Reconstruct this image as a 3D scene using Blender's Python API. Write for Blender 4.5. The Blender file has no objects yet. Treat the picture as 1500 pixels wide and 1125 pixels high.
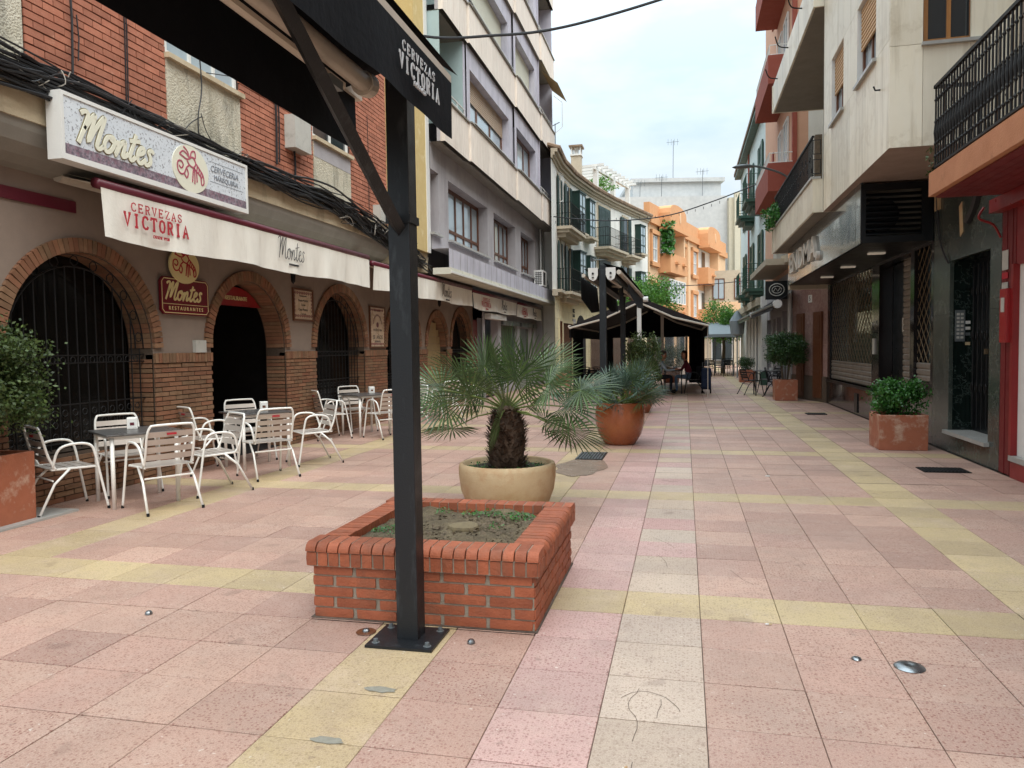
import bpy, bmesh, math, random
from mathutils import Vector, Matrix
random.seed(7)
R = random.random
def U(a, b): return a + (b - a) * random.random()
S = bpy.context.scene
COL = S.collection

# ------------------------------------------------------------------ camera
CX, CY, CF = 750.0, 562.5, 1100.0
ROLL = 0.0145
d1 = Vector(((1003 - CX) / CF, (506 - CY) / CF, 1.0)).normalized()
sr, cr = math.sin(ROLL), math.cos(ROLL)
up = Vector((-sr, -cr, (sr * d1.x + cr * d1.y) / d1.z)).normalized()
rt = up.cross(d1)
if rt.x < 0: rt = -rt
# rows: world axes expressed in image-camera coordinates (x right, y down, z forward)
MW = Matrix((rt, d1, up))
CAMH = 1.52
camd = bpy.data.cameras.new('camera'); cam = bpy.data.objects.new('camera', camd); COL.objects.link(cam)
camd.sensor_fit = 'HORIZONTAL'; camd.sensor_width = 36.0; camd.lens = CF / 1500.0 * 36.0
camd.clip_start = 0.05; camd.clip_end = 2000
right = MW @ Vector((1, 0, 0)); upw = MW @ Vector((0, -1, 0)); back = MW @ Vector((0, 0, -1))
cm = Matrix((right, upw, back)).transposed().to_4x4(); cm.translation = Vector((0, 0, CAMH))
cam.matrix_world = cm
S.camera = cam
def proj(p):
    v = MW.transposed() @ (Vector(p) - Vector((0, 0, CAMH)))
    if v.z < 0.05: return None
    return (CX + CF * v.x / v.z, CY + CF * v.y / v.z, v.z)
def inview(p, m=40):
    q = proj(p)
    return q is not None and -m < q[0] < 1500 + m and -m < q[1] < 1125 + m

# ------------------------------------------------------------------ world: overcast sky with thin blue
W = bpy.data.worlds.new('World'); S.world = W; W.use_nodes = True
nt = W.node_tree; nt.nodes.clear()
def N(t, ty, **k):
    n = t.nodes.new(ty)
    for a, b in k.items(): setattr(n, a, b)
    return n
wo = N(nt, 'ShaderNodeOutputWorld'); sky = N(nt, 'ShaderNodeTexSky', sky_type='NISHITA', sun_disc=False)
SUN_EL, SUN_ROT = math.radians(52), math.radians(140)
sky.sun_elevation = SUN_EL; sky.sun_rotation = SUN_ROT; sky.air_density = 1.2; sky.dust_density = 2.0
bg1 = N(nt, 'ShaderNodeBackground'); bg1.inputs[1].default_value = 0.09
nt.links.new(sky.outputs[0], bg1.inputs[0])
bg2 = N(nt, 'ShaderNodeBackground')
geo = N(nt, 'ShaderNodeTexCoord'); sep = N(nt, 'ShaderNodeSeparateXYZ'); nt.links.new(geo.outputs['Generated'], sep.inputs[0])
# zenith raised beyond a natural overcast sky, added to light the street
mz = N(nt, 'ShaderNodeMapRange'); mz.inputs[1].default_value = 0.0; mz.inputs[2].default_value = 1.0; mz.inputs[3].default_value = 0.52; mz.inputs[4].default_value = 2.9
pw_ = N(nt, 'ShaderNodeMath', operation='POWER', use_clamp=True); pw_.inputs[1].default_value = 1.8; mxz = N(nt, 'ShaderNodeMath', operation='MAXIMUM'); mxz.inputs[1].default_value = 0.0
nt.links.new(sep.outputs[2], mxz.inputs[0]); nt.links.new(mxz.outputs[0], pw_.inputs[0]); nt.links.new(pw_.outputs[0], mz.inputs[0]); nt.links.new(mz.outputs[0], bg2.inputs[1])
mp = N(nt, 'ShaderNodeMapping'); mp.inputs['Scale'].default_value = (1.6, 1.6, 4.5); nt.links.new(geo.outputs['Generated'], mp.inputs[0])
nz = N(nt, 'ShaderNodeTexNoise'); nz.inputs['Scale'].default_value = 1.7; nz.inputs['Detail'].default_value = 7; nz.inputs['Roughness'].default_value = 0.55
nt.links.new(mp.outputs[0], nz.inputs[0])
rp = N(nt, 'ShaderNodeValToRGB'); rp.color_ramp.elements[0].position = 0.36; rp.color_ramp.elements[0].color = (0.55, 0.69, 0.79, 1)
rp.color_ramp.elements[1].position = 0.62; rp.color_ramp.elements[1].color = (0.80, 0.87, 0.92, 1)
nt.links.new(nz.outputs[0], rp.inputs[0]); nt.links.new(rp.outputs[0], bg2.inputs[0])
mx = N(nt, 'ShaderNodeMixShader'); mx.inputs[0].default_value = 0.92
nt.links.new(bg1.outputs[0], mx.inputs[1]); nt.links.new(bg2.outputs[0], mx.inputs[2]); nt.links.new(mx.outputs[0], wo.inputs[0])
sl = bpy.data.lights.new('sun', 'SUN'); sl.energy = 1.5; sl.angle = math.radians(45); sl.color = (1.0, 0.96, 0.90)
so = bpy.data.objects.new('sun', sl); COL.objects.link(so)
so.rotation_euler = (math.radians(90) - SUN_EL, 0, math.pi - SUN_ROT)
S.view_settings.view_transform = 'Standard'; S.view_settings.look = 'None'
S.view_settings.exposure = 0.88; S.view_settings.gamma = 1.0; S.view_settings.use_curve_mapping = False
S.cycles.max_bounces = 6; S.cycles.diffuse_bounces = 4

# ------------------------------------------------------------------ materials
def lin(h):
    if isinstance(h, (tuple, list)): return (h[0], h[1], h[2], 1)
    h = h.lstrip('#'); o = []
    for i in (0, 2, 4):
        c = int(h[i:i + 2], 16) / 255.0
        o.append(c / 12.92 if c < 0.04045 else ((c + 0.055) / 1.055) ** 2.4)
    return (o[0], o[1], o[2], 1)
MATS = {}
def math_n(t, op, a, b=None, clamp=False):
    n = N(t, 'ShaderNodeMath', operation=op, use_clamp=clamp)
    for i, v in enumerate((a, b)):
        if v is None: continue
        if isinstance(v, (int, float)): n.inputs[i].default_value = v
        else: t.links.new(v, n.inputs[i])
    return n.outputs[0]
def mixc(t, f, a, b, bt='MIX'):
    n = N(t, 'ShaderNodeMix', data_type='RGBA', blend_type=bt)
    if isinstance(f, (int, float)): n.inputs[0].default_value = f
    else: t.links.new(f, n.inputs[0])
    for i, v in ((6, a), (7, b)):
        if isinstance(v, tuple): n.inputs[i].default_value = v
        else: t.links.new(v, n.inputs[i])
    return n.outputs[2]
def noise(t, scale, detail=5, rough=0.55, stretch=None):
    g = N(t, 'ShaderNodeNewGeometry')
    v = g.outputs['Position']
    if stretch:
        m = N(t, 'ShaderNodeMapping'); m.inputs['Scale'].default_value = stretch; t.links.new(v, m.inputs[0]); v = m.outputs[0]
    n = N(t, 'ShaderNodeTexNoise'); n.inputs['Scale'].default_value = scale; n.inputs['Detail'].default_value = detail; n.inputs['Roughness'].default_value = rough
    t.links.new(v, n.inputs[0]); return n.outputs[0]
def ramp(t, v, a, b, ca=0.0, cb=1.0):
    n = N(t, 'ShaderNodeMapRange'); n.inputs[1].default_value = a; n.inputs[2].default_value = b; n.inputs[3].default_value = ca; n.inputs[4].default_value = cb
    t.links.new(v, n.inputs[0]); return n.outputs[0]
def rnd_out(t):
    o = N(t, 'ShaderNodeObjectInfo'); g = N(t, 'ShaderNodeNewGeometry')
    return math_n(t, 'FRACT', math_n(t, 'ADD', o.outputs['Random'], g.outputs['Random Per Island']))
def mat(name, col, col2=None, rough=0.8, metal=0.0, var=0.18, scale=3.0, stretch=None, bump=0.2, bscale=60, rnd=0.0, rndcol=None,
        stain=None, sscale=1.5, sstretch=None, slo=0.5, shi=0.7, samt=0.6, spec=0.4, trans=0.0, coat=0.0, sub=0.0, bdist=0.01):
    if name in MATS: return MATS[name]
    m = bpy.data.materials.new(name); m.use_nodes = True; t = m.node_tree; b = t.nodes['Principled BSDF']
    c1 = lin(col)
    c2 = lin(col2) if col2 else tuple(min(1, x * (1 - var * 1.6)) for x in c1[:3]) + (1,)
    c = mixc(t, ramp(t, noise(t, scale, 6, 0.6, stretch), 0.3, 0.7), c1, c2)
    if var > 0:   # fine grain
        c = mixc(t, ramp(t, noise(t, bscale * 0.8, 3), 0.35, 0.65, 0, 0.35), c, tuple(x * (1 - var) for x in c1[:3]) + (1,))
    if rnd or rndcol:
        r = rnd_out(t)
        if rndcol: c = mixc(t, r, c, mixc(t, 0.75, c, lin(rndcol)))
        if rnd:
            h = N(t, 'ShaderNodeHueSaturation'); t.links.new(c, h.inputs['Color'])
            r2 = math_n(t, 'FRACT', math_n(t, 'MULTIPLY', r, 7.31))
            t.links.new(ramp(t, r2, 0, 1, 1 - rnd, 1 + rnd), h.inputs['Value']); c = h.outputs[0]
    if stain:
        c = mixc(t, ramp(t, noise(t, sscale, 7, 0.65, sstretch), slo, shi, 0, samt), c, lin(stain))
    t.links.new(c, b.inputs['Base Color'])
    t.links.new(ramp(t, noise(t, scale * 2, 4), 0.3, 0.7, max(0.02, rough - 0.08), min(1, rough + 0.06)), b.inputs['Roughness'])
    b.inputs['Metallic'].default_value = metal
    b.inputs['Specular IOR Level'].default_value = spec
    if coat: b.inputs['Coat Weight'].default_value = coat; b.inputs['Coat Roughness'].default_value = 0.15
    if trans: b.inputs['Transmission Weight'].default_value = trans
    if bump:
        bn = N(t, 'ShaderNodeBump'); bn.inputs['Strength'].default_value = bump; bn.inputs['Distance'].default_value = bdist
        t.links.new(noise(t, bscale, 4), bn.inputs['Height']); t.links.new(bn.outputs[0], b.inputs['Normal'])
    MATS[name] = m; return m

def tile_mat(name, col, col2, speck, amt):
    m = bpy.data.materials.new(name); m.use_nodes = True; t = m.node_tree; b = t.nodes['Principled BSDF']
    r = rnd_out(t)
    c = mixc(t, r, lin(col), lin(col2))
    h = N(t, 'ShaderNodeHueSaturation'); t.links.new(c, h.inputs['Color'])
    t.links.new(ramp(t, math_n(t, 'FRACT', math_n(t, 'MULTIPLY', r, 9.7)), 0, 1, 0.86, 1.10), h.inputs['Value']); c = h.outputs[0]
    # wide walked-in grime and pale worn patches
    c = mixc(t, ramp(t, noise(t, 0.9, 8, 0.7), 0.42, 0.70, 0, 0.5), c, lin('#86736a'))
    c = mixc(t, ramp(t, noise(t, 2.7, 7, 0.72), 0.5, 0.68, 0, 0.32), c, lin('#c4ab9a'))
    c = mixc(t, ramp(t, noise(t, 7.5, 6, 0.75), 0.56, 0.68, 0, 0.4), c, lin('#86705f'))
    c = mixc(t, ramp(t, noise(t, 220, 2), 0.45, 0.7, 0, 0.40), c, lin('#cdb9a8'))
    c = mixc(t, ramp(t, noise(t, 150, 2), 0.52, 0.7, 0, 0.40), c, lin('#6f4f46'))
    g = N(t, 'ShaderNodeNewGeometry')
    def spots(scale, lo, hi, colr, a, gate=None):
        nonlocal c
        v = N(t, 'ShaderNodeTexVoronoi', voronoi_dimensions='2D'); v.inputs['Scale'].default_value = scale; v.inputs['Randomness'].default_value = 1.0
        dn = N(t, 'ShaderNodeTexNoise'); dn.inputs['Scale'].default_value = scale * 2.2; t.links.new(g.outputs['Position'], dn.inputs[0])
        ad = N(t, 'ShaderNodeVectorMath', operation='MULTIPLY_ADD'); t.links.new(dn.outputs['Color'], ad.inputs[0]); ad.inputs[1].default_value = (0.6 / scale,) * 3
        t.links.new(g.outputs['Position'], ad.inputs[2]); t.links.new(ad.outputs[0], v.inputs[0])
        f = ramp(t, v.outputs['Distance'], lo, hi, a, 0)
        sp = N(t, 'ShaderNodeSeparateColor'); t.links.new(v.outputs['Color'], sp.inputs[0])
        f = math_n(t, 'MULTIPLY', f, ramp(t, sp.outputs[0], 0.45, 0.6) if gate is None else ramp(t, sp.outputs[0], gate, gate + 0.02))
        f = math_n(t, 'MULTIPLY', f, ramp(t, math_n(t, 'FRACT', math_n(t, 'MULTIPLY', r, 5.3)), 0, 1, 0.6, 1.0))
        f = math_n(t, 'MULTIPLY', f, ramp(t, noise(t, 1.1, 4, 0.6), 0.35, 0.65, 0.65, 1.0))
        c = mixc(t, f, c, lin(colr))
    spots(52, 0.18, 0.34, speck, min(1, amt * 1.4))
    spots(27, 0.08, 0.19, speck, min(1, amt * 1.4), 0.72)
    spots(95, 0.18, 0.3, speck, amt * 0.8)
    spots(9, 0.08, 0.15, '#6c564c', 0.5, 0.92)
    spots(2.3, 0.07, 0.13, '#6b544a', 0.45, 0.88)
    spots(14, 0.05, 0.075, '#d9d2c4', 0.7, 0.90)
    t.links.new(c, b.inputs['Base Color'])
    t.links.new(ramp(t, noise(t, 1.3, 6, 0.6), 0.35, 0.7, 0.62, 0.45), b.inputs['Roughness'])
    b.inputs['Specular IOR Level'].default_value = 0.35
    bn = N(t, 'ShaderNodeBump'); bn.inputs['Strength'].default_value = 0.35; bn.inputs['Distance'].default_value = 0.004
    t.links.new(noise(t, 120, 4), bn.inputs['Height']); t.links.new(bn.outputs[0], b.inputs['Normal'])
    MATS[name] = m; return m

def leaf_mat(name, a, b_, rough=0.45, rnd=0.35):
    m = bpy.data.materials.new(name); m.use_nodes = True; t = m.node_tree; b = t.nodes['Principled BSDF']
    r = rnd_out(t)
    c = mixc(t, r, lin(a), lin(b_))
    h = N(t, 'ShaderNodeHueSaturation'); t.links.new(c, h.inputs['Color'])
    t.links.new(ramp(t, math_n(t, 'FRACT', math_n(t, 'MULTIPLY', r, 13.7)), 0, 1, 1 - rnd, 1 + rnd), h.inputs['Value'])
    t.links.new(h.outputs[0], b.inputs['Base Color'])
    b.inputs['Roughness'].default_value = rough
    tr = N(t, 'ShaderNodeBsdfTranslucent'); t.links.new(h.outputs[0], tr.inputs[0])
    ms = N(t, 'ShaderNodeMixShader'); ms.inputs[0].default_value = 0.25
    o = t.nodes['Material Output']; t.links.new(b.outputs[0], ms.inputs[1]); t.links.new(tr.outputs[0], ms.inputs[2]); t.links.new(ms.outputs[0], o.inputs[0])
    MATS[name] = m; return m

def glass_mat(name, col=(0.02, 0.025, 0.028, 1), rough=0.05, alpha=None):
    m = bpy.data.materials.new(name); m.use_nodes = True; b = m.node_tree.nodes['Principled BSDF']
    b.inputs['Base Color'].default_value = col; b.inputs['Roughness'].default_value = rough; b.inputs['Specular IOR Level'].default_value = 0.9
    if alpha is not None: b.inputs['Alpha'].default_value = alpha
    MATS[name] = m; return m
def emit_mat(name, col, s):
    m = bpy.data.materials.new(name); m.use_nodes = True; b = m.node_tree.nodes['Principled BSDF']
    b.inputs['Emission Color'].default_value = lin(col); b.inputs['Emission Strength'].default_value = s; b.inputs['Base Color'].default_value = lin(col)
    return m
def marble_mat(name, base, vein, vein2, scale, rough=0.25, amt=0.8, width=0.05, streak=0):
    m = bpy.data.materials.new(name); m.use_nodes = True; t = m.node_tree; b = t.nodes['Principled BSDF']
    c = mixc(t, ramp(t, noise(t, scale * 0.7, 6, 0.65), 0.35, 0.7), lin(base), lin(vein2))
    n = noise(t, scale, 8, 0.62)
    v = math_n(t, 'ABSOLUTE', math_n(t, 'SUBTRACT', n, 0.5))
    c = mixc(t, ramp(t, v, 0.0, width, amt, 0.0), c, lin(vein))
    h = N(t, 'ShaderNodeHueSaturation'); t.links.new(c, h.inputs['Color'])
    t.links.new(ramp(t, rnd_out(t), 0, 1, 0.86, 1.12), h.inputs['Value']); c = h.outputs[0]
    if streak: c = mixc(t, ramp(t, noise(t, 2.2, 7, 0.65, (2.5, 2.5, 0.22)), 0.5, 0.74, 0, streak), c, lin('#8f7a58')); c = mixc(t, ramp(t, noise(t, 5, 7, 0.65, (2.5, 2.5, 0.3)), 0.52, 0.7, 0, streak * .8), c, lin('#e6dfd0'))
    t.links.new(c, b.inputs['Base Color']); b.inputs['Roughness'].default_value = rough; b.inputs['Specular IOR Level'].default_value = 0.45
    MATS[name] = m; return m

M = {}
M['pink'] = tile_mat('pink_tile', '#bc9885', '#a98475', '#7d4c3f', 0.62)
M['yellow'] = tile_mat('yellow_tile', '#c2ab80', '#b09a70', '#7d6848', 0.45)
M['pale'] = tile_mat('pale_tile', '#b8a696', '#c0a88e', '#7c6050', 0.5)
M['rose'] = tile_mat('rose_tile', '#bf9b92', '#b58d85', '#7f4b47', 0.55)
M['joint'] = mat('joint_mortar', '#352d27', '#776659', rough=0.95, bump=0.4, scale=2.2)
M['earth'] = mat('earth', '#7d7363', rough=0.95)
M['brick'] = mat('planter_brick', '#a25a3c', '#8c4c34', rough=0.62, var=0.15, scale=14, rnd=0.2, bump=0.5, bscale=90, stain='#74503d', sscale=6, slo=0.5, shi=0.75, samt=0.6, spec=0.35)
M['mortar'] = mat('mortar', '#9a8e7e', rough=0.95, bump=0.6, bscale=120)
M['upbrick'] = mat('facing_brick', '#b2735a', '#9b604a', rough=0.85, var=0.15, scale=9, rnd=0.18, bump=0.3, bscale=80, stain='#c9977c', sscale=11, slo=0.6, shi=0.75, samt=0.6)
M['upmortar'] = mat('dark_mortar', '#4e3a33', rough=0.95, bump=0.5)
M['arcbrick'] = mat('thin_brick', '#876a50', '#70553d', rough=0.9, var=0.2, scale=10, rnd=0.2, rndcol='#84533c', bump=0.4, bscale=80)
M['arcmortar'] = mat('brown_mortar', '#54463a', rough=0.95, bump=0.5)
M['plaster'] = mat('greige_plaster', '#8c7c6f', '#817267', rough=0.9, var=0.06, bump=0.15, stain='#7b6b60', sscale=0.8, slo=0.6, shi=0.85, samt=0.5)
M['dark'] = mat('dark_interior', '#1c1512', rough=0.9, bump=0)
M['darkwall'] = mat('interior_wall', '#5a4632', rough=0.9, bump=0)
M['ochrelit'] = mat('ochre_interior', '#b98c38', rough=0.9, bump=0)
M['iron'] = mat('black_iron', '#1b1a1a', rough=0.55, var=0.1, bump=0.15, metal=0.3)
M['concrete'] = mat('stained_concrete', '#c5b69a', '#b5a386', rough=0.95, var=0.15, stain='#6b6150', sscale=3.5, sstretch=(1, 1, 0.35), slo=0.5, shi=0.78, samt=0.8, bump=0.5)
M['stucco'] = mat('rough_stucco', '#cfc7b3', '#bdb39b', rough=0.97, var=0.2, scale=5, stain='#55534a', sscale=4.5, sstretch=(1, 1, 0.3), slo=0.52, shi=0.75, samt=0.75, bump=0.9, bscale=45, bdist=0.03)
M['greyunder'] = mat('grey_soffit', '#8b857b', rough=0.9, var=0.1)
M['cable'] = mat('black_cable', '#1d1d20', rough=0.5, var=0.1, bump=0, rndcol='#3b3a3a')
M['cablew'] = mat('pale_cable', '#a9a195', rough=0.6, bump=0)
M['awn'] = mat('cream_canvas', '#e8e3d7', '#dad3c6', rough=0.9, var=0.08, scale=5, stretch=(1, 1, 0.3), stain='#a79b8a', sscale=2.5, sstretch=(1, 2.5, 0.5), slo=0.55, shi=0.8, samt=0.5, bump=0.3, bscale=30)
M['maroon'] = mat('maroon_metal', '#5e1f2c', rough=0.4, var=0.1, bump=0.1)
M['redprint'] = mat('red_print', '#b32c36', rough=0.8, bump=0)
M['ink'] = mat('dark_print', '#2c2a2c', rough=0.8, bump=0)
M['whiteprint'] = mat('white_print', '#c9cacc', rough=0.8, bump=0)
M['blackcanvas'] = mat('black_canvas', '#121419', '#0c0e12', rough=0.92, var=0.2, scale=2, bump=0.3, bscale=25, spec=0.2)
M['browncanvas'] = mat('brown_black_canvas', '#2a2425', rough=0.92, var=0.2, scale=2, bump=0.2)
M['postblack'] = mat('anthracite_paint', '#1b1d20', rough=0.42, var=0.1, scale=6, bump=0.15, bscale=120, stain='#4a4e51', sscale=14, sstretch=(1, 1, 0.25), slo=0.56, shi=0.72, samt=0.45)
M['alu'] = mat('cream_aluminium', '#c9beaf', rough=0.45, metal=0.1, var=0.08, bump=0.1, stain='#857a6d', sscale=5, slo=0.6, shi=0.8, samt=0.5)
M['chair'] = mat('brushed_aluminium', '#ebe8e0', rough=0.4, metal=0.1, var=0.05, bump=0.05, stain='#8e8a82', sscale=20, slo=0.6, shi=0.75, samt=0.4)
M['slat'] = mat('aluminium_slat', '#c6bbb0', rough=0.4, metal=0.3, var=0.06, bump=0.05)
M['tabletop'] = mat('table_top_metal', '#6d6a68', rough=0.32, metal=0.5, var=0.1, bump=0.05)
M['white'] = mat('white_paint', '#dcdad4', rough=0.6, var=0.05, bump=0.1, stain='#a29c90', sscale=4, slo=0.6, shi=0.8, samt=0.3)
M['whitewall'] = mat('white_render', '#e2e0d9', '#d8d5cc', rough=0.92, var=0.06, bump=0.3, bscale=30, stain='#a5a198', sscale=1.4, sstretch=(1, 1, 0.3), slo=0.55, shi=0.8, samt=0.5)
M['terra'] = mat('terracotta', '#a8664a', '#93553c', rough=0.55, var=0.12, scale=5, bump=0.3, stain='#cdb39c', sscale=5, slo=0.52, shi=0.68, samt=0.7)
M['terraglaze'] = mat('polished_terracotta', '#9f5a34', '#8c4a2c', rough=0.28, var=0.1, scale=4, bump=0.1, coat=0.35, stain='#c98052', sscale=3, slo=0.6, shi=0.8, samt=0.4)
M['claypale'] = mat('pale_clay', '#c4ac88', '#ae926c', rough=0.75, var=0.12, scale=4, bump=0.4, stain='#a57245', sscale=5, slo=0.5, shi=0.7, samt=0.55)
M['soil'] = mat('dry_soil', '#77684f', '#4e4334', rough=0.98, var=0.3, scale=12, bump=1.0, bscale=50, bdist=0.03)
M['darksoil'] = mat('dark_soil', '#3a3026', rough=0.98, var=0.3, scale=12, bump=1.0, bscale=50)
M['bark'] = mat('palm_bark', '#66503f', '#3d2f26', rough=0.95, var=0.3, scale=20, rnd=0.3, bump=0.8, bscale=60)
M['stem'] = mat('brown_stem', '#6d5d4a', rough=0.9, var=0.3, scale=20)
M['palm'] = leaf_mat('palm_leaf', '#54683a', '#394e2c', 0.36)
M['palmblue'] = leaf_mat('blue_palm_leaf', '#62786a', '#43584a', 0.4)
M['box'] = leaf_mat('dark_leaf', '#34461f', '#4f5f2e', 0.55)
M['ficus'] = leaf_mat('glossy_leaf', '#2f4a1f', '#46633a', 0.3)
M['bright'] = leaf_mat('bright_leaf', '#4f7f2c', '#6da040', 0.45)
M['fresh'] = leaf_mat('fresh_leaf', '#2f5d22', '#447a30', 0.35)
M['petiole'] = mat('leaf_stalk', '#6f7d3e', rough=0.5, bump=0)
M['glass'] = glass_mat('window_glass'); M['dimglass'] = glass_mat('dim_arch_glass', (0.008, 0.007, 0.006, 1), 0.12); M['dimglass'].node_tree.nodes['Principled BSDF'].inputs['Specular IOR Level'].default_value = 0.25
M['glassb'] = glass_mat('pale_window_glass', (0.35, 0.42, 0.46, 1), 0.08)
M['glassg'] = glass_mat('shop_glass', (0.06, 0.09, 0.08, 1), 0.04)
M['clear'] = glass_mat('clear_sheet', (0.8, 0.85, 0.85, 1), 0.1, 0.25)
M['yellowwall'] = mat('yellow_render', '#cdb680', '#c0a56c', rough=0.95, var=0.15, bump=0.5, stain='#e0d3a8', sscale=3, slo=0.55, shi=0.7, samt=0.6)
M['lilac'] = mat('lilac_render', '#bfbcc4', '#b3b0ba', rough=0.93, var=0.07, bump=0.4, bscale=50, stain='#77747c', sscale=2.4, sstretch=(1, 1, 0.25), slo=0.48, shi=0.75, samt=0.5)
M['greyrender'] = mat('grey_render', '#aba6a7', rough=0.93, var=0.07, bump=0.3, stain='#716d70', sscale=2.2, sstretch=(1, 1, 0.25), slo=0.5, shi=0.78, samt=0.5)
M['travert'] = mat('pinkish_cladding', '#e6dccf', '#d8cabc', rough=0.85, var=0.12, scale=3.5, stretch=(1, 3, 0.6), stain='#9d8e83', sscale=6, sstretch=(1, 4, 0.3), slo=0.5, shi=0.75, samt=0.5, rnd=0.06, bump=0.4)
M['paleband'] = mat('pale_stone_band', '#cfccbc', rough=0.85, var=0.1, rnd=0.08, stain='#8f8c7d', sscale=4, slo=0.55, shi=0.75, samt=0.5)
M['mint'] = mat('mint_render', '#a5b7b5', rough=0.9, var=0.05)
M['brownwood'] = mat('brown_timber', '#6b4128', '#54301c', rough=0.5, var=0.2, scale=6, stretch=(4, 4, 0.6), bump=0.2)
M['shutter'] = mat('beige_shutter', '#b7a087', rough=0.6, var=0.05, bump=0)
M['tanshutter'] = mat('tan_shutter', '#c09a6e', rough=0.6, var=0.05, bump=0)
M['creamshutter'] = mat('cream_shutter', '#d8d6c4', rough=0.6, var=0.05, bump=0)
M['oak'] = mat('oak_timber', '#a8733e', '#8f5d2f', rough=0.5, var=0.2, scale=6, stretch=(4, 4, 0.6), bump=0.1)
M['towerwhite'] = mat('weathered_white_render', '#b9bab8', '#a9abab', rough=0.92, var=0.06, bump=0.2, stain='#8e9294', sscale=.5, sstretch=(1, 1, 0.4), slo=0.5, shi=0.75, samt=0.4)
M['greenwood'] = mat('dark_green_timber', '#1f3a33', '#17302b', rough=0.45, var=0.1, bump=0.1)
M['greenlight'] = mat('green_timber', '#3a5748', rough=0.5, var=0.1, bump=0.1)
M['beigestone'] = mat('beige_stone', '#ddd0ab', '#d3c59e', rough=0.85, var=0.08, scale=2, rnd=0.07, bump=0.2, stain='#b59a6b', sscale=1.6, slo=0.55, shi=0.8, samt=0.4)
M['cornice'] = mat('stone_cornice', '#beb19b', rough=0.88, var=0.1, stain='#7f7566', sscale=5, slo=0.55, shi=0.75, samt=0.5)
M['rooftile'] = mat('clay_roof_tile', '#97806a', '#7d6856', rough=0.9, var=0.2, rnd=0.25, bump=0.4)
M['orange'] = mat('orange_render', '#d09a6e', '#c68f62', rough=0.9, var=0.05, bump=0.2, stain='#b9754a', sscale=1.5, slo=0.58, shi=0.8, samt=0.4)
M['peach'] = mat('peach_render', '#dcb892', rough=0.9, var=0.05, bump=0.2)
M['cream'] = mat('cream_render', '#ded6bd', rough=0.9, var=0.05, bump=0.1)
M['redrender'] = mat('brick_red_render', '#9c5142', '#8f483a', rough=0.85, var=0.08, bump=0.2, stain='#c77a63', sscale=3, slo=0.55, shi=0.8, samt=0.35)
M['salmon'] = mat('salmon_render', '#d3a58a', rough=0.9, var=0.06, bump=0.2)
M['bluewhite'] = mat('bluish_white_render', '#d0dcda', rough=0.9, var=0.04, bump=0.2)
M['stonepanel'] = marble_mat('cream_marble', '#e2d9c5', '#b3a286', '#d6cbb4', 0.8, 0.4, 0.3, 0.03, streak=0.5)
M['greenmarble'] = marble_mat('dark_green_marble', '#343b36', '#878c84', '#4d5049', 2.0, 0.25, 0.28, 0.012)
M['darkmarble'] = marble_mat('black_green_marble', '#0d1714', '#6c766f', '#15211d', 4.5, 0.16, 0.45, 0.012)
M['brownmarble'] = marble_mat('red_brown_granite', '#8f716a', '#b5a098', '#9c8078', 6.0, 0.16, 0.35, 0.05)
M['paleslab'] = mat('grey_marble_sill', '#a9a7a1', rough=0.35, var=0.15, scale=5, bump=0.05)
M['fascia'] = mat('polished_grey_fascia', '#596365', '#485356', rough=0.07, var=0.05, scale=1.2, bump=0, coat=0.5, spec=0.8)
M['steel'] = mat('black_steel', '#0c0e10', rough=0.35, var=0.1, bump=0.05)
M['shutslat'] = mat('grey_shutter_slat', '#857b70', rough=0.5, metal=0.2, var=0.1, bump=0.05, stain='#5d5248', sscale=6, slo=0.55, shi=0.8, samt=0.4)
M['gold'] = mat('bronze_grille', '#75634c', rough=0.45, metal=0.5, var=0.1, bump=0)
M['polished'] = mat('polished_black_plinth', '#241f1f', rough=0.12, var=0.1, bump=0, spec=0.6)
M['pebble'] = mat('pebble_plinth', '#6b5a4a', '#4a3c32', rough=0.9, var=0.3, scale=60, bump=1.0, bscale=60, bdist=0.02)
M['redpaint'] = mat('red_paint', '#8a1f20', '#761a1b', rough=0.35, var=0.1, bump=0.1, stain='#6c0f12', sscale=4, slo=0.6, shi=0.8, samt=0.4)
M['redwood'] = mat('red_boards', '#6f1e20', rough=0.5, var=0.1, rnd=0.08, bump=0.1)
M['slaborange'] = mat('orange_painted_concrete', '#b97f5b', '#a9704e', rough=0.85, var=0.12, bump=0.5, stain='#7c5038', sscale=5, slo=0.6, shi=0.75, samt=0.5)
M['lampgrey'] = mat('grey_metal', '#6b7071', rough=0.45, metal=0.3, bump=0)
M['letter'] = mat('cream_letter', '#dbd6cb', rough=0.5, var=0.05, bump=0)
M['signred'] = mat('sign_maroon', '#6a0f1e', rough=0.35, var=0.08, bump=0)
M['signcream'] = mat('sign_cream', '#dccb92', rough=0.4, var=0.05, bump=0)
M['signpale'] = mat('sign_ivory', '#dfdcc8', rough=0.4, var=0.03, bump=0, stain='#b7ae93', sscale=8, slo=0.6, shi=0.8, samt=0.4)
M['signface'] = mat('weathered_sign_face', '#d6dadd', '#c8cdd2', rough=0.5, var=0.05, bump=0.1, stain='#4a4446', sscale=38, slo=0.56, shi=0.62, samt=0.75)
M['signlow'] = mat('peeled_sign_strip', '#7a4d5a', '#9d9aa2', rough=0.6, var=0.2, scale=16, bump=0.2, stain='#55535a', sscale=30, slo=0.5, shi=0.56, samt=0.8)
M['tilecer'] = mat('glazed_tile_panel', '#c9b196', rough=0.3, var=0.06, bump=0, rnd=0.06)
M['boxgrey'] = mat('pale_utility_box', '#b9b6ad', rough=0.6, var=0.1, stain='#7f796d', sscale=8, slo=0.55, shi=0.75, samt=0.5)
M['redplastic'] = mat('red_box', '#941f20', rough=0.35, var=0.05, bump=0)
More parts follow.
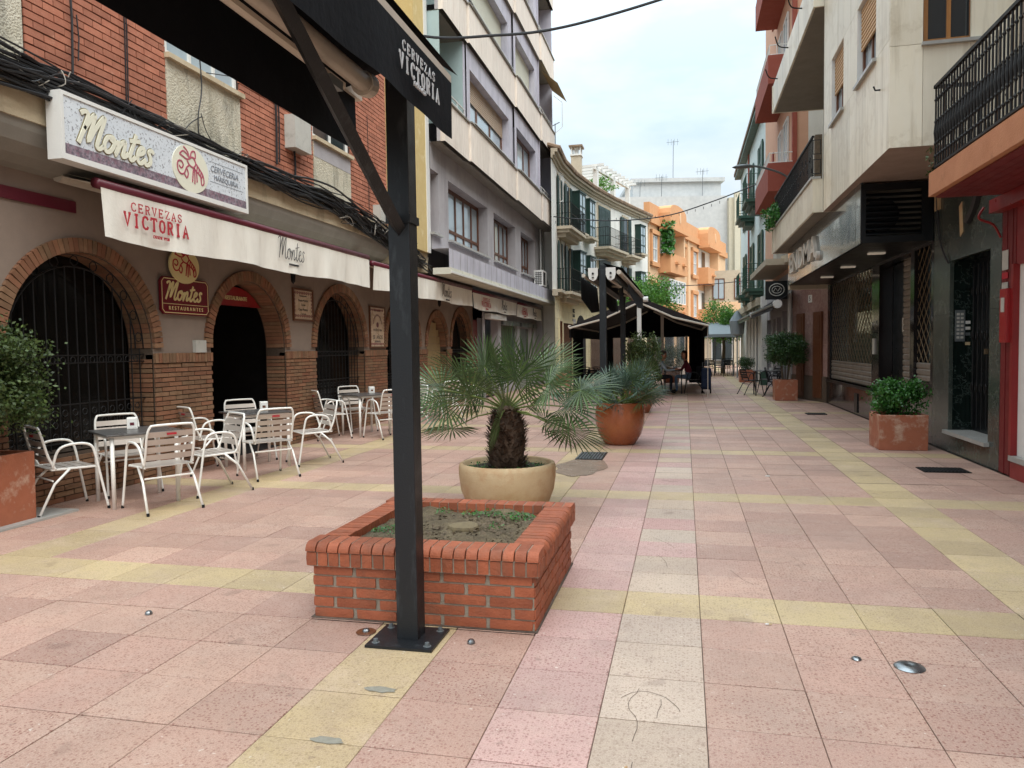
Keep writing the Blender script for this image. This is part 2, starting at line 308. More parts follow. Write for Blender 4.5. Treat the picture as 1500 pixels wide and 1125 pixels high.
M['lit'] = emit_mat('lamp_glow', '#fff4dc', 6.0)
M['downlight'] = emit_mat('downlight_glow', '#e8dcc8', 0.1)
M['greywall'] = mat('far_grey_canvas', '#8e979b', rough=0.9, var=0.05, bump=0)
M['skin'] = mat('skin', '#b98268', rough=0.6, var=0.03, bump=0)
M['maroonknit'] = mat('maroon_knit', '#5c1626', rough=0.9, var=0.1, bump=0.2)
M['jacket'] = mat('pale_blue_jacket', '#a9b6c0', rough=0.8, var=0.08, bump=0.1)
M['trousers'] = mat('dark_trousers', '#181a22', rough=0.9, var=0.1, bump=0)
M['jeans'] = mat('blue_jeans', '#56697d', rough=0.9, var=0.1, bump=0)
M['hair'] = mat('brown_hair', '#3a2318', rough=0.6, var=0.2, bump=0.3)
M['hairg'] = mat('grey_hair', '#5f554c', rough=0.7, var=0.2, bump=0.3)
M['trolley'] = mat('navy_fabric', '#1d2b45', rough=0.85, var=0.1, bump=0.2)
M['discsteel'] = mat('worn_steel', '#8f9293', rough=0.3, metal=0.9, var=0.1, bump=0.1)
M['rubber'] = mat('rubber', '#0d0d0d', rough=0.8, bump=0)

# ------------------------------------------------------------------ geometry helpers
class Fr:
    """frame: s along the wall, d outward, z up"""
    def __init__(s, o=(0, 0, 0), u=(1, 0), n=(0, 1)):
        s.o = Vector((o[0], o[1], o[2] if len(o) > 2 else 0)); s.u = Vector((u[0], u[1], 0)).normalized(); s.n = Vector((n[0], n[1], 0)).normalized()
    def p(s, a, d, z): return s.o + s.u * a + s.n * d + Vector((0, 0, z))
WF = Fr()
ROOT = {}
def setp(o, label=None, cat=None, group=None, kind=None):
    if label: o['label'] = label
    if cat: o['category'] = cat
    if group: o['group'] = group
    if kind: o['kind'] = kind
    return o
def thing(name, label, cat, loc=(0, 0, 0), group=None, kind=None, rz=0.0):
    o = bpy.data.objects.new(name, None); COL.objects.link(o); o.location = loc; o.rotation_euler[2] = rz
    o.empty_display_size = 0.2
    ROOT[o] = Vector(loc); return setp(o, label, cat, group, kind)
class MB:
    def __init__(s, F=WF): s.v = []; s.f = []; s.F = F
    def add(s, pts, faces, F=None):
        F = F or s.F; b = len(s.v)
        for p in pts: s.v.append(F.p(*p))
        for f in faces: s.f.append(tuple(b + i for i in f))
    def addw(s, pts, faces):
        b = len(s.v); s.v.extend(Vector(p) for p in pts); s.f.extend(tuple(b + i for i in f) for f in faces)
    def box(s, a0, a1, d0, d1, z0, z1, F=None):
        s.add([(a0, d0, z0), (a1, d0, z0), (a1, d1, z0), (a0, d1, z0), (a0, d0, z1), (a1, d0, z1), (a1, d1, z1), (a0, d1, z1)],
              [(0, 3, 2, 1), (4, 5, 6, 7), (0, 1, 5, 4), (1, 2, 6, 5), (2, 3, 7, 6), (3, 0, 4, 7)], F)
        return s
    def quad(s, *p): s.add(p, [tuple(range(len(p)))]); return s
    def plate(s, pts, d0, d1):
        n = len(pts)
        s.add([(a, d0, z) for a, z in pts] + [(a, d1, z) for a, z in pts],
              [tuple(range(n)), tuple(range(2 * n - 1, n - 1, -1))] + [(i, (i + 1) % n, n + (i + 1) % n, n + i) for i in range(n)])
        return s
    def tube(s, pts, r, n=8, cap=True, world=False):
        P = [Vector(p) if world else s.F.p(*p) for p in pts]; rings = []
        rr = r if isinstance(r, (list, tuple)) else [r] * len(P)
        prev = None
        for i, p in enumerate(P):
            t = (P[min(i + 1, len(P) - 1)] - P[max(i - 1, 0)])
            if t.length < 1e-9: t = Vector((0, 0, 1))
            t.normalize()
            a = prev if prev is not None else (Vector((0, 0, 1)) if abs(t.z) < 0.9 else Vector((1, 0, 0)))
            x = (a - t * a.dot(t))
            if x.length < 1e-5: x = t.orthogonal()
            x.normalize(); y = t.cross(x); prev = x
            rings.append([p + (x * math.cos(2 * math.pi * k / n) + y * math.sin(2 * math.pi * k / n)) * rr[i] for k in range(n)])
        b = len(s.v)
        for rg in rings: s.v.extend(rg)
        for i in range(len(P) - 1):
            for k in range(n):
                s.f.append((b + i * n + k, b + i * n + (k + 1) % n, b + (i + 1) * n + (k + 1) % n, b + (i + 1) * n + k))
        if cap:
            s.f.append(tuple(b + k for k in reversed(range(n)))); s.f.append(tuple(b + (len(P) - 1) * n + k for k in range(n)))
        return s
    def lathe(s, prof, c, n=32, wob=0.0, sx=1.0, sy=1.0):
        b = len(s.v)
        for i, (r, z) in enumerate(prof):
            for k in range(n):
                a = 2 * math.pi * k / n; q = r * (1 + wob * math.sin(3 * a + z * 9))
                s.v.append(Vector((c[0] + q * sx * math.cos(a), c[1] + q * sy * math.sin(a), c[2] + z)))
        for i in range(len(prof) - 1):
            for k in range(n):
                s.f.append((b + i * n + k, b + i * n + (k + 1) % n, b + (i + 1) * n + (k + 1) % n, b + (i + 1) * n + k))
        return s
    def ribbon(s, pts, w, d0, d1, closed=False):
        """flat stroke of width w through (s,z) points"""
        n = len(pts); L = []; Rr = []
        for i in range(n):
            a = pts[(i - 1) % n] if (closed or i > 0) else pts[i]; c = pts[(i + 1) % n] if (closed or i < n - 1) else pts[i]
            tx, tz = c[0] - a[0], c[1] - a[1]; l = math.hypot(tx, tz) or 1
            ww = w[i] if isinstance(w, (list, tuple)) else w
            nx, nz = -tz / l * ww / 2, tx / l * ww / 2
            L.append((pts[i][0] + nx, pts[i][1] + nz)); Rr.append((pts[i][0] - nx, pts[i][1] - nz))
        b = []
        for i in range(n - (0 if closed else 1)):
            j = (i + 1) % n
            MB.rc = (getattr(MB, 'rc', 0) + 1) % 11; s.plate([L[i], L[j], Rr[j], Rr[i]], d0 + MB.rc * .00012, d1 + MB.rc * .00012)
        return s
    def build(s, name, m, parent=None, kind=None, label=None, smooth=False, bevel=0, rec=False):
        off = ROOT.get(parent, Vector((0, 0, 0))) if parent else getattr(s, 'origin', Vector((0, 0, 0)))
        me = bpy.data.meshes.new(name)
        me.from_pydata([tuple(v - off) for v in s.v], [], s.f); me.update()
        if m: me.materials.append(m)
        if rec or smooth:
            bm = bmesh.new(); bm.from_mesh(me); bmesh.ops.recalc_face_normals(bm, faces=bm.faces); bm.to_mesh(me); bm.free()
        if smooth:
            for p in me.polygons: p.use_smooth = True
        o = bpy.data.objects.new(name, me); COL.objects.link(o)
        if parent: o.parent = parent; ROOT[o] = off
        else: o.location = off; ROOT[o] = off
        if bevel:
            b = o.modifiers.new('bevel', 'BEVEL'); b.width = bevel; b.segments = 2; b.limit_method = 'ANGLE'
        return setp(o, label, None, None, kind)
def box(name, m, parent, F, *a, **k): return MB(F).box(*a).build(name, m, parent, **k)
def solo(mb, name, m, label, cat, group=None, kind=None, origin=None, **k):
    if origin is not None: mb.origin = Vector(origin)
    o = mb.build(name, m, None, **k); return setp(o, label, cat, group, kind)
def inst(src, name, loc, parent, rot=None, scale=None):
    o = bpy.data.objects.new(name, src); COL.objects.link(o); o.parent = parent
    o.location = Vector(loc) - ROOT.get(parent, Vector((0, 0, 0)))
    if rot is not None: o.rotation_euler = rot
    if scale is not None: o.scale = scale
    return o
def unit_brick(name, m, bev=0.06):
    """unit box centred at origin with softened top and side edges"""
    bm = bmesh.new(); bmesh.ops.create_cube(bm, size=1.0)
    me = bpy.data.meshes.new(name); bm.to_mesh(me); bm.free(); me.materials.append(m); return me
def copy_tree(root, loc, rz, label=None, group=None):
    c = root.copy(); COL.objects.link(c); c.location = loc; c.rotation_euler[2] = rz
    if label: c['label'] = label
    if group: c['group'] = group
    def rec(src, dst):
        for ch in list(src.children):
            k = ch.copy(); COL.objects.link(k); k.parent = dst; rec(ch, k)
    rec(root, c); return c

def wall(mb, s0, s1, z0, z1, holes=(), d=0.0, depth=0.25):
    """flat sheet with rectangular openings and their reveals"""
    ss = sorted({s0, s1} | {max(s0, min(s1, h[i])) for h in holes for i in (0, 1)}); zs = sorted({z0, z1} | {max(z0, min(z1, h[i])) for h in holes for i in (2, 3)})
    for i in range(len(ss) - 1):
        run = None
        for j in range(len(zs) - 1):
            cs, cz = (ss[i] + ss[i + 1]) / 2, (zs[j] + zs[j + 1]) / 2
            hole = any(h[0] < cs < h[1] and h[2] < cz < h[3] for h in holes)
            if hole:
                if run is not None: mb.quad((ss[i], d, run), (ss[i + 1], d, run), (ss[i + 1], d, zs[j]), (ss[i], d, zs[j])); run = None
            elif run is None: run = zs[j]
        if run is not None: mb.quad((ss[i], d, run), (ss[i + 1], d, run), (ss[i + 1], d, zs[-1]), (ss[i], d, zs[-1]))
    for h in holes:
        a, b, e, f = h[:4]
        mb.quad((a, d, e), (a, d - depth, e), (a, d - depth, f), (a, d, f)); mb.quad((b, d, e), (b, d, f), (b, d - depth, f), (b, d - depth, e))
        mb.quad((a, d, f), (a, d - depth, f), (b, d - depth, f), (b, d, f)); mb.quad((a, d, e), (b, d, e), (b, d - depth, e), (a, d - depth, e))
    return mb

def window(parent, F, a0, a1, z0, z1, d, fm, gm, nv=1, nh=0, t=0.06, sill=None, shut=None, shm=None, hz=None, name='window'):
    """window part: frame with mullions, pane and optional roller shutter (lowered fraction) as sub-parts"""
    mb = MB(F)
    mb.box(a0, a0 + t, d, d + 0.05, z0, z1); mb.box(a1 - t, a1, d, d + 0.05, z0, z1)
    mb.box(a0 + t, a1 - t, d, d + 0.05, z0, z0 + t); mb.box(a0 + t, a1 - t, d, d + 0.05, z1 - t, z1)
    for i in range(1, nv + 1):
        c = a0 + (a1 - a0) * i / (nv + 1); mb.box(c - t * 0.45, c + t * 0.45, d + 0.002, d + 0.045, z0 + t, z1 - t)
    hs = [z0 + (z1 - z0) * k / (nh + 1) for k in range(1, nh + 1)] if hz is None else hz
    for c in hs: mb.box(a0 + t, a1 - t, d + 0.004, d + 0.048, c - t * 0.4, c + t * 0.4)
    w = mb.build(name, fm, parent)
    box('pane', gm, w, F, a0 + t * 0.5, a1 - t * 0.5, d + 0.012, d + 0.02, z0 + t * 0.5, z1 - t * 0.5)
    if sill: box('sill', sill, w, F, a0 - 0.06, a1 + 0.06, d + 0.06, d + 0.06 + max(0.1, -d + 0.04), z0 - 0.06, z0 - 0.005)
    if shut:
        sb = MB(F); zz = z1; n = 0
        while zz > z1 - (z1 - z0) * shut and n < 60:
            sb.add([(a0 + t * .3, d + .052, zz - .056), (a1 - t * .3, d + .052, zz - .056), (a1 - t * .3, d + .078, zz - .05), (a0 + t * .3, d + .078, zz - .05), (a0 + t * .3, d + .07, zz - .004), (a1 - t * .3, d + .07, zz - .004), (a1 - t * .3, d + .052, zz), (a0 + t * .3, d + .052, zz)], [(0, 1, 2, 3), (3, 2, 5, 4), (4, 5, 6, 7)]); zz -= .06; n += 1
        sb.build('roller_shutter', shm, w, kind='stuff')
    return w

def text(name, s, size, F, a, z, d, m, parent, sx=1, align='CENTER', ex=0.004, bold=0.0, shear=0.0, lab=None, width=1.0, rot=0.0):
    """flat lettering: a,z the anchor on the wall, sx=+1 when the reader's right is +s"""
    cu = bpy.data.curves.new(name, 'FONT'); cu.body = s; cu.size = size; cu.extrude = ex; cu.align_x = align; cu.align_y = 'CENTER'; cu.offset = bold; cu.shear = shear
    cu.resolution_u = 3
    tmp = bpy.data.objects.new(name, cu); me = bpy.data.meshes.new_from_object(tmp); bpy.data.objects.remove(tmp); bpy.data.curves.remove(cu)
    off = ROOT.get(parent, Vector((0, 0, 0))); c, q = math.cos(rot), math.sin(rot)
    for v in me.vertices:
        x, y, zz = v.co.x * width, v.co.y, v.co.z
        v.co = F.p(a + sx * (x * c - y * q), d + zz, z + x * q + y * c) - off
    me.name = name; me.materials.clear(); me.materials.append(m)
    o = bpy.data.objects.new(name, me); COL.objects.link(o); o.parent = parent; ROOT[o] = off
    return o

# slab lettering drawn with strokes (unit box 0..1)
GL = {
 'C': [[(.95, .78), (.8, .95), (.5, 1), (.2, .88), (.06, .5), (.2, .12), (.5, 0), (.8, .05), (.95, .22)]],
 'E': [[(.15, 0), (.15, 1)], [(.02, 0), (.9, 0), (.9, .2)], [(.02, 1), (.88, 1), (.88, .82)], [(.15, .5), (.65, .5)], [(.65, .38), (.65, .62)]],
 'R': [[(.15, 0), (.15, 1)], [(.02, 0), (.35, 0)], [(.02, 1), (.6, 1), (.82, .9), (.85, .72), (.75, .55), (.5, .5), (.15, .5)], [(.5, .5), (.85, .02), (1, .0)]],
 'V': [[(.1, 1), (.5, 0), (.9, 1)], [(-.05, 1), (.3, 1)], [(.7, 1), (1.05, 1)]],
 'Z': [[(.08, .8), (.08, 1), (.9, 1), (.1, 0), (.95, 0), (.95, .2)]],
 'A': [[(.08, 0), (.5, 1), (.92, 0)], [(.25, .35), (.75, .35)], [(-.05, 0), (.25, 0)], [(.75, 0), (1.05, 0)]],
 'S': [[(.88, .75), (.75, .95), (.45, 1), (.15, .88), (.15, .65), (.5, .5), (.85, .36), (.85, .12), (.5, 0), (.2, .05), (.1, .25)]],
 'I': [[(.5, 0), (.5, 1)], [(.25, 0), (.75, 0)], [(.25, 1), (.75, 1)]],
 'T': [[(.5, 0), (.5, 1)], [(.28, 0), (.72, 0)], [(.02, .8), (.02, 1), (.98, 1), (.98, .8)]],
 'O': [[(.5, 1), (.18, .88), (.06, .5), (.18, .12), (.5, 0), (.82, .12), (.94, .5), (.82, .88), (.5, 1)]],
 'D': [[(.15, 0), (.15, 1)], [(.02, 1), (.5, 1), (.85, .85), (.95, .5), (.85, .15), (.5, 0), (.02, 0)]],
}
def slab(mb, word, a, z, h, w, gap, sw, d0, d1, sx=1, slope=0.0, bow=0.0):
    n = len(word); tot = n * w + (n - 1) * gap
    for i, ch in enumerate(word):
        x0 = a + sx * (i * (w + gap) - tot / 2); k = (i - (n - 1) / 2) / max(1, (n - 1) / 2)
        zz = z + slope * (x0 - a) + bow * (1 - k * k)
        for st in GL[ch]:
            mb.ribbon([(x0 + sx * p[0] * w, zz + (p[1] - .5) * h) for p in st], sw, d0, d1)
def smooth_pts(pts, n=6):
    out = []
    for i in range(len(pts) - 1):
        p0 = pts[max(i - 1, 0)]; p1 = pts[i]; p2 = pts[i + 1]; p3 = pts[min(i + 2, len(pts) - 1)]
        for k in range(n):
            t = k / n
            out.append(tuple(0.5 * ((2 * p1[j]) + (-p0[j] + p2[j]) * t + (2 * p0[j] - 5 * p1[j] + 4 * p2[j] - p3[j]) * t * t + (-p0[j] + 3 * p1[j] - 3 * p2[j] + p3[j]) * t ** 3) for j in range(len(p1))))
    out.append(tuple(pts[-1])); return out
# handwriting for the restaurant name, x 0..5.2, y 0..1.6
SCRIPT = [
 [(0.0, 1.25), (.18, 1.38), (.38, 1.3), (.34, .8), (.2, 0), (.3, .5), (.6, 1.2), (.75, 1.35), (.72, .9), (.66, .2), (.9, .8), (1.15, 1.3), (1.28, 1.35), (1.2, .7), (1.15, .15), (1.3, .02), (1.5, .2)],
 [(1.85, .72), (1.6, .62), (1.52, .25), (1.72, .02), (1.95, .15), (2.05, .5), (1.9, .72), (1.78, .62), (2.1, .5), (2.25, .6)],
 [(2.25, .68), (2.3, .5), (2.22, 0), (2.4, .5), (2.62, .7), (2.66, .4), (2.64, .05), (2.8, .08), (2.95, .25)],
 [(3.2, 1.2), (3.12, .6), (3.05, .15), (3.2, 0), (3.4, .2)], [(2.9, .85), (3.5, .95)],
 [(3.5, .35), (3.78, .48), (3.82, .66), (3.65, .72), (3.5, .45), (3.56, .1), (3.78, 0), (4.05, .25)],
 [(4.45, .62), (4.3, .74), (4.15, .62), (4.3, .4), (4.36, .15), (4.15, 0), (3.98, .12)],
]
def script(mb, a, z, k, w, d0, d1, sx=1, shear=0.25):
    for st in SCRIPT:
        q = smooth_pts(st, 5); mb.ribbon([(a + sx * k * (p[0] + shear * p[1]), z + k * p[1]) for p in q], w, d0, d1)
def crayfish(mb, a, z, k, w, d0, d1, sx=1):
    sts = [[(-.7, .45), (-.5, .62), (-.25, .55), (-.1, .4), (-.3, .35), (-.55, .42), (-.7, .45)], [(-.1, .4), (.1, .5), (.3, .3), (.15, .1), (-.1, .15), (-.25, .3)],
           [(.3, .3), (.55, .1), (.75, -.1), (.8, -.4), (.65, -.5), (.6, -.2), (.4, -.05), (.15, .1)], [(.4, .22), (.35, -.02)], [(.52, .12), (.47, -.1)], [(.64, .02), (.58, -.16)], [(.72, -.1), (.62, -.28)],
           [(-.1, .15), (-.3, .0), (-.45, -.25), (-.7, -.3), (-.85, -.1), (-.8, .15), (-.6, .2), (-.5, .05), (-.62, -.08), (-.75, .0)],
           [(-.3, 0), (-.2, -.2), (-.3, -.4), (-.45, -.25)], [(.15, .1), (.1, -.2), (.05, -.5)], [(.2, .08), (.22, -.2), (.2, -.55)], [(.3, .02), (.34, -.2), (.35, -.45)],
           [(-.1, .4), (-.2, .65), (-.45, .8)], [(-.05, .45), (.05, .7), (.25, .75), (.28, .5), (.1, .5)]]
    for st in sts: mb.ribbon([(a + sx * k * p[0], z + k * p[1]) for p in smooth_pts(st, 3)], w, d0, d1)
def disc(mb, a, z, ra, rz, d0, d1, n=36):
    mb.plate([(a + ra * math.cos(2 * math.pi * i / n), z + rz * math.sin(2 * math.pi * i / n)) for i in range(n)], d0, d1)
# ================================================================== SETTING: ground and pavement
solo(MB().quad((-400, -60, -0.05), (400, -60, -0.05), (400, 700, -0.05), (-400, 700, -0.05)), 'ground', M['earth'], None, None, kind='structure')
PAV = solo(MB().quad((-9, -4, -0.012), (6, -4, -0.012), (12, 75, -0.012), (-9, 75, -0.012)), 'pavement', M['joint'], None, None, kind='structure')
TX0, TW, TY0, TL = 0.08, 0.43, 4.24, 0.4075
def tile_kind(i, j):
    if j % 8 == 0 or i in (-4, -12, 4): return 'yellow'
    if i == -1: return 'pale' if (j * 7 + 3) % 5 < 3 or j < 2 else 'rose'
    if i == -2: return 'rose'
    return 'pink'
TM = {}
for k in ('pink', 'yellow', 'pale', 'rose'):
    g = 0.0022
    mb = MB(); a, b = TW / 2 - g * .8, TL / 2 - g * 1.5; e = 0.003
    mb.add([(-a, -b, -0.012), (a, -b, -0.012), (a, b, -0.012), (-a, b, -0.012), (-a, -b, -e * .6), (a, -b, -e * .6), (a, b, -e * .6), (-a, b, -e * .6),
            (-a + e, -b + e, 0), (a - e, -b + e, 0), (a - e, b - e, 0), (-a + e, b - e, 0)],
           [(0, 1, 5, 4), (1, 2, 6, 5), (2, 3, 7, 6), (3, 0, 4, 7), (4, 5, 9, 8), (5, 6, 10, 9), (6, 7, 11, 10), (7, 4, 8, 11), (8, 9, 10, 11)])
    o = mb.build('tile', M[k]); TM[k] = o.data; bpy.data.objects.remove(o)
cand = []; rest = {k: MB() for k in TM}
def in_planter(x, y): return -2.05 < x < -0.8 and 3.9 < y < 5.15
for i in range(-20, 22):
    for j in range(-14, 165):
        x, y = TX0 + (i + .5) * TW, TY0 + (j + .5) * TL
        if x < -6.2 and y < 31 or x > 3.55 and y < 23 or x > 3.3 + y * 0.07: continue
        if y > 40 and (x < -3 + (y - 45) * 0.25 or x > 9): continue
        q = proj((x, y, 0)); vis = inview((x, y, 0), 60) and not in_planter(x, y)
        cand.append((not vis, y if vis else 99, i, j, x, y))
cand.sort()
for n, (nv, _, i, j, x, y) in enumerate(cand):
    k = tile_kind(i, j)
    if n < 300 and not nv:
        o = inst(TM[k], 'tile', (x, y, U(-.0012, .0012)), PAV, (U(-.0022, .0022), U(-.0022, .0022), U(-.002, .002)))
    else:
        a, b = TW / 2 - .003, TL / 2 - .003; mb = rest[k]
        if _ < 22 or nv: zz = U(-.001, .001)
        else: zz = 0
        mb.add([(x - a, y - b, zz), (x + a, y - b, zz), (x + a, y + b, zz), (x - a, y + b, zz)], [(0, 1, 2, 3)])
for k, mb in rest.items(): mb.build('distant_tile', M[k], PAV, kind='stuff')
# hairline cracks in the worn tiles
ck = MB()
for pts in ([(-.2, 3.3), (-.24, 3.15), (-.19, 3.0), (-.2, 2.85)], [(-.28, 3.2), (-.2, 3.28), (-.08, 3.24), (-.02, 3.12)], [(-.1, 3.22), (-.12, 3.05)], [(-.19, 2.7), (-.2, 2.45), (-.22, 2.3)],
            [(-.25, 6.0), (-.12, 5.8), (-.08, 5.7)], [(-.2, 5.5), (-.14, 5.35), (-.12, 5.2)], [(.75, 5.6), (.8, 5.4)], [(.3, 5.2), (.36, 5.0), (.42, 4.9)]):
    q = smooth_pts(pts, 3); q = [(x + U(-.006, .006), y + U(-.006, .006)) for x, y in q]
    for a, b in zip(q, q[1:]):
        dx, dy = b[0] - a[0], b[1] - a[1]; l = math.hypot(dx, dy) or 1; nx, ny = -dy / l * .0012, dx / l * .0012
        ck.addw([(a[0] + nx, a[1] + ny, .002), (b[0] + nx, b[1] + ny, .002), (b[0] - nx, b[1] - ny, .002), (a[0] - nx, a[1] - ny, .002)], [(0, 1, 2, 3)])
ck.build('crack', M['joint'], PAV, kind='stuff')
def blob(x, y, a, b, name, m, z=.0042, n=22):
    mb = MB(); ph = U(0, 6)
    mb.addw([(x + a * math.cos(t * 2 * math.pi / n) * (1 + .22 * math.sin(3 * t * 2 * math.pi / n + ph) + U(-.08, .08)), y + b * math.sin(t * 2 * math.pi / n) * (1 + .2 * math.sin(2 * t * 2 * math.pi / n + ph) + U(-.08, .08)), z) for t in range(n)], [tuple(range(n))])
    return mb.build(name, m, PAV)
stm = mat('spilled_stain', '#a88b7c', '#9a7b6c', rough=.5, var=.2, scale=30, bump=.05)
# cement patches on the yellow tiles
for (x, y, a, b) in ((-1.33, 3.07, .075, .03), (-1.36, 2.62, .07, .025)):
    pm = MB(); n = 14
    pm.addw([(x + a * math.cos(t * 2 * math.pi / n) * U(.8, 1.15), y + b * math.sin(t * 2 * math.pi / n) * U(.8, 1.2), .004) for t in range(n)], [tuple(range(n))])
    pm.build('cement_patch', mat('cement_fill', '#8f8b7f', '#7f7a6c', rough=.95, scale=30, bump=.4), PAV)

# ================================================================== LEFT: restaurant, brick house above
LF = Fr((-6.25, 0), (0, 1), (1, 0))      # s = world Y, d = out to the street
rest_b = thing('restaurant_building', 'brick fronted building with arched restaurant ground floor behind white and steel terrace chairs', 'building', (-6.25, 10, 0))
ARCH = [(6.84, 1.02, 'grille'), (9.97, 0.97, 'door'), (12.98, 1.02, 'grille'), (16.15, 1.02, 'grille'), (18.55, 0.80, 'shutter'), (20.72, 0.98, 'grille')]
SPR = 1.58; TOPZ = 3.62; ENDS = (2.5, 21.95)
pl = MB(LF)
edges = []
prev = ENDS[0]
# plaster above the brick dado, with arched openings
for (c, r, kind) in ARCH:
    pl.quad((prev, 0, 1.5), (c - r - .001, 0, 1.5), (c - r - .001, 0, TOPZ), (prev, 0, TOPZ)); n = 28
    pl.quad((c - r, 0, 1.5), (c - r, 0, TOPZ), (c - r, 0, TOPZ), (c - r, 0, SPR))
    for k in range(n):
        t0, t1 = math.pi - math.pi * k / n, math.pi - math.pi * (k + 1) / n
        a, b = (c + r * math.cos(t0), SPR + r * math.sin(t0)), (c + r * math.cos(t1), SPR + r * math.sin(t1))
        pl.quad((a[0], 0, a[1]), (b[0], 0, b[1]), (b[0], 0, TOPZ), (a[0], 0, TOPZ))
    prev = c + r
pl.quad((prev, 0, 1.5), (ENDS[1], 0, 1.5), (ENDS[1], 0, TOPZ), (prev, 0, TOPZ))
pl.build('plaster_wall', M['plaster'], rest_b)
rv = MB(LF); DEP = 0.34
for (c, r, kind) in ARCH:
    n = 28; base = 0.5 if kind == 'grille' else 0.0
    pts = [(c - r, base)] + [(c + r * math.cos(math.pi - math.pi * k / n), SPR + r * math.sin(math.pi - math.pi * k / n)) for k in range(n + 1)] + [(c + r, base)]
    for a, b in zip(pts, pts[1:]): rv.quad((a[0], -.005, a[1]), (b[0], -.005, b[1]), (b[0], -DEP, b[1]), (a[0], -DEP, a[1]))
    if base: rv.quad((c - r, .0, base), (c + r, .0, base), (c + r, -DEP, base), (c - r, -DEP, base))
rv.build('arch_reveal', M['arcmortar'], rest_b)
# mortar backing of dado and rings
bk = MB(LF); prev = ENDS[0]; spans = []
for (c, r, kind) in ARCH:
    spans.append((prev, c - r)); 
    if kind == 'grille': spans.append((c - r, c + r, .5))
    prev = c + r
spans.append((prev, ENDS[1]))
for sp in spans: bk.box(sp[0], sp[1], -.1, .004, 0, (sp[2] if len(sp) > 2 else 1.5))
for (c, r, kind) in ARCH:
    n = 28
    for k in range(n):
        t0, t1 = math.pi * k / n, math.pi * (k + 1) / n
        bk.add([(c + q * math.cos(t), .006, SPR + q * math.sin(t)) for q, t in ((r, t0), (r + .145, t0), (r + .145, t1), (r, t1))], [(0, 1, 2, 3)])
bk.build('dado_mortar', M['arcmortar'], rest_b)
BR = unit_brick('thin_brick', M['arcbrick']); items = []
for sp in spans:
    a0, a1 = sp[0], sp[1]; top = sp[2] if len(sp) > 2 else 1.395
    nrow = int(top / .058)
    for rw in range(nrow):
        z = .03 + rw * .058; s = a0 + (.0 if rw % 2 else -.125)
        while s < a1 - .02:
            e = min(s + .243, a1); s_ = max(s, a0)
            if e - s_ > .03: items.append(((s_ + e) / 2, .008 + U(-.004, .004), z, e - s_ - .009, .028, .047, 0, 'brick'))
            s += .25
    if len(sp) < 3:
        k = int((a1 - a0) / .062); w = (a1 - a0) / max(1, k)
        for q in range(k): items.append((a0 + (q + .5) * w, .016, 1.458, w - .01, .04, .118, 0, 'cap_brick'))
for (c, r, kind) in ARCH:
    n = int(math.pi * r / .06)
    for k in range(n):
        t = math.pi * (k + .5) / n
        items.append((c + (r + .075) * math.cos(t), .016 + U(-.004, .004), SPR + (r + .075) * math.sin(t), .147, .045, math.pi * r / n - .006, -t, 'arch_brick'))
    for sd in (-1, 1):   # jamb bricks seen in the reveal
        for rw in range(int(1.5 / .058)):
            if kind == 'grille' and rw * .058 < .5: continue
            items.append((c + sd * (r - .006), -DEP / 2, .03 + rw * .058, .016, DEP - .03, .047, 0, 'jamb_brick'))
    nn = int(math.pi * r / .06)
    for k in range(nn):
        t = math.pi * (k + .5) / nn
        items.append((c + (r - .005) * math.cos(t), -DEP / 2, SPR + (r - .005) * math.sin(t), .014, DEP - .04, math.pi * r / nn - .007, -t, 'soffit_brick'))
def lay(items, F, parent, me, m, maxn=300):
    """items: (s, d, z, ls, ld, lz, rot, name): the 300 largest in view as parts, the rest joined"""
    by = {}
    for it in items: by.setdefault(it[7], []).append(it)
    for nm, L in by.items():
        def key(it):
            p = F.p(it[0], it[1], it[2]); q = proj(p)
            return (0 if inview(p, 20) else 1, q[2] if q else 99)
        L.sort(key=key); mb = MB(F)
        yaw = math.atan2(F.u.y, F.u.x)
        for n, it in enumerate(L):
            s, d, z, ls, ld, lz, rot, _ = it
            if n < maxn and key(it)[0] == 0:
                o = inst(me, nm, F.p(s, d, z), parent)
                # local x -> s, y -> outward, z -> up, turned in the wall plane by rot
                X = F.u * math.cos(rot) + Vector((0, 0, -math.sin(rot))); Z = F.u * math.sin(rot) + Vector((0, 0, math.cos(rot)))
                mm = Matrix((X, F.n, Z)).transposed().to_4x4(); o.rotation_euler = mm.to_euler() if mm.determinant() > 0 else Matrix((X, -F.n, Z)).transposed().to_euler()
                o.scale = (ls, ld, lz)
            else:
                c, q = math.cos(rot), math.sin(rot)
                P = []
                for zz in (-.5, .5):
                    for (xx, yy) in ((-.5, -.5), (.5, -.5), (.5, .5), (-.5, .5)):
                        x, w = xx * ls, zz * lz; P.append((s + x * c + w * q, d + yy * ld, z - x * q + w * c))
                mb.add(P, [(0, 3, 2, 1), (4, 5, 6, 7), (0, 1, 5, 4), (1, 2, 6, 5), (2, 3, 7, 6), (3, 0, 4, 7)])
        if mb.v: mb.build('distant_' + nm, m, parent, kind='stuff')
lay(items, LF, rest_b, BR, M['arcbrick'])
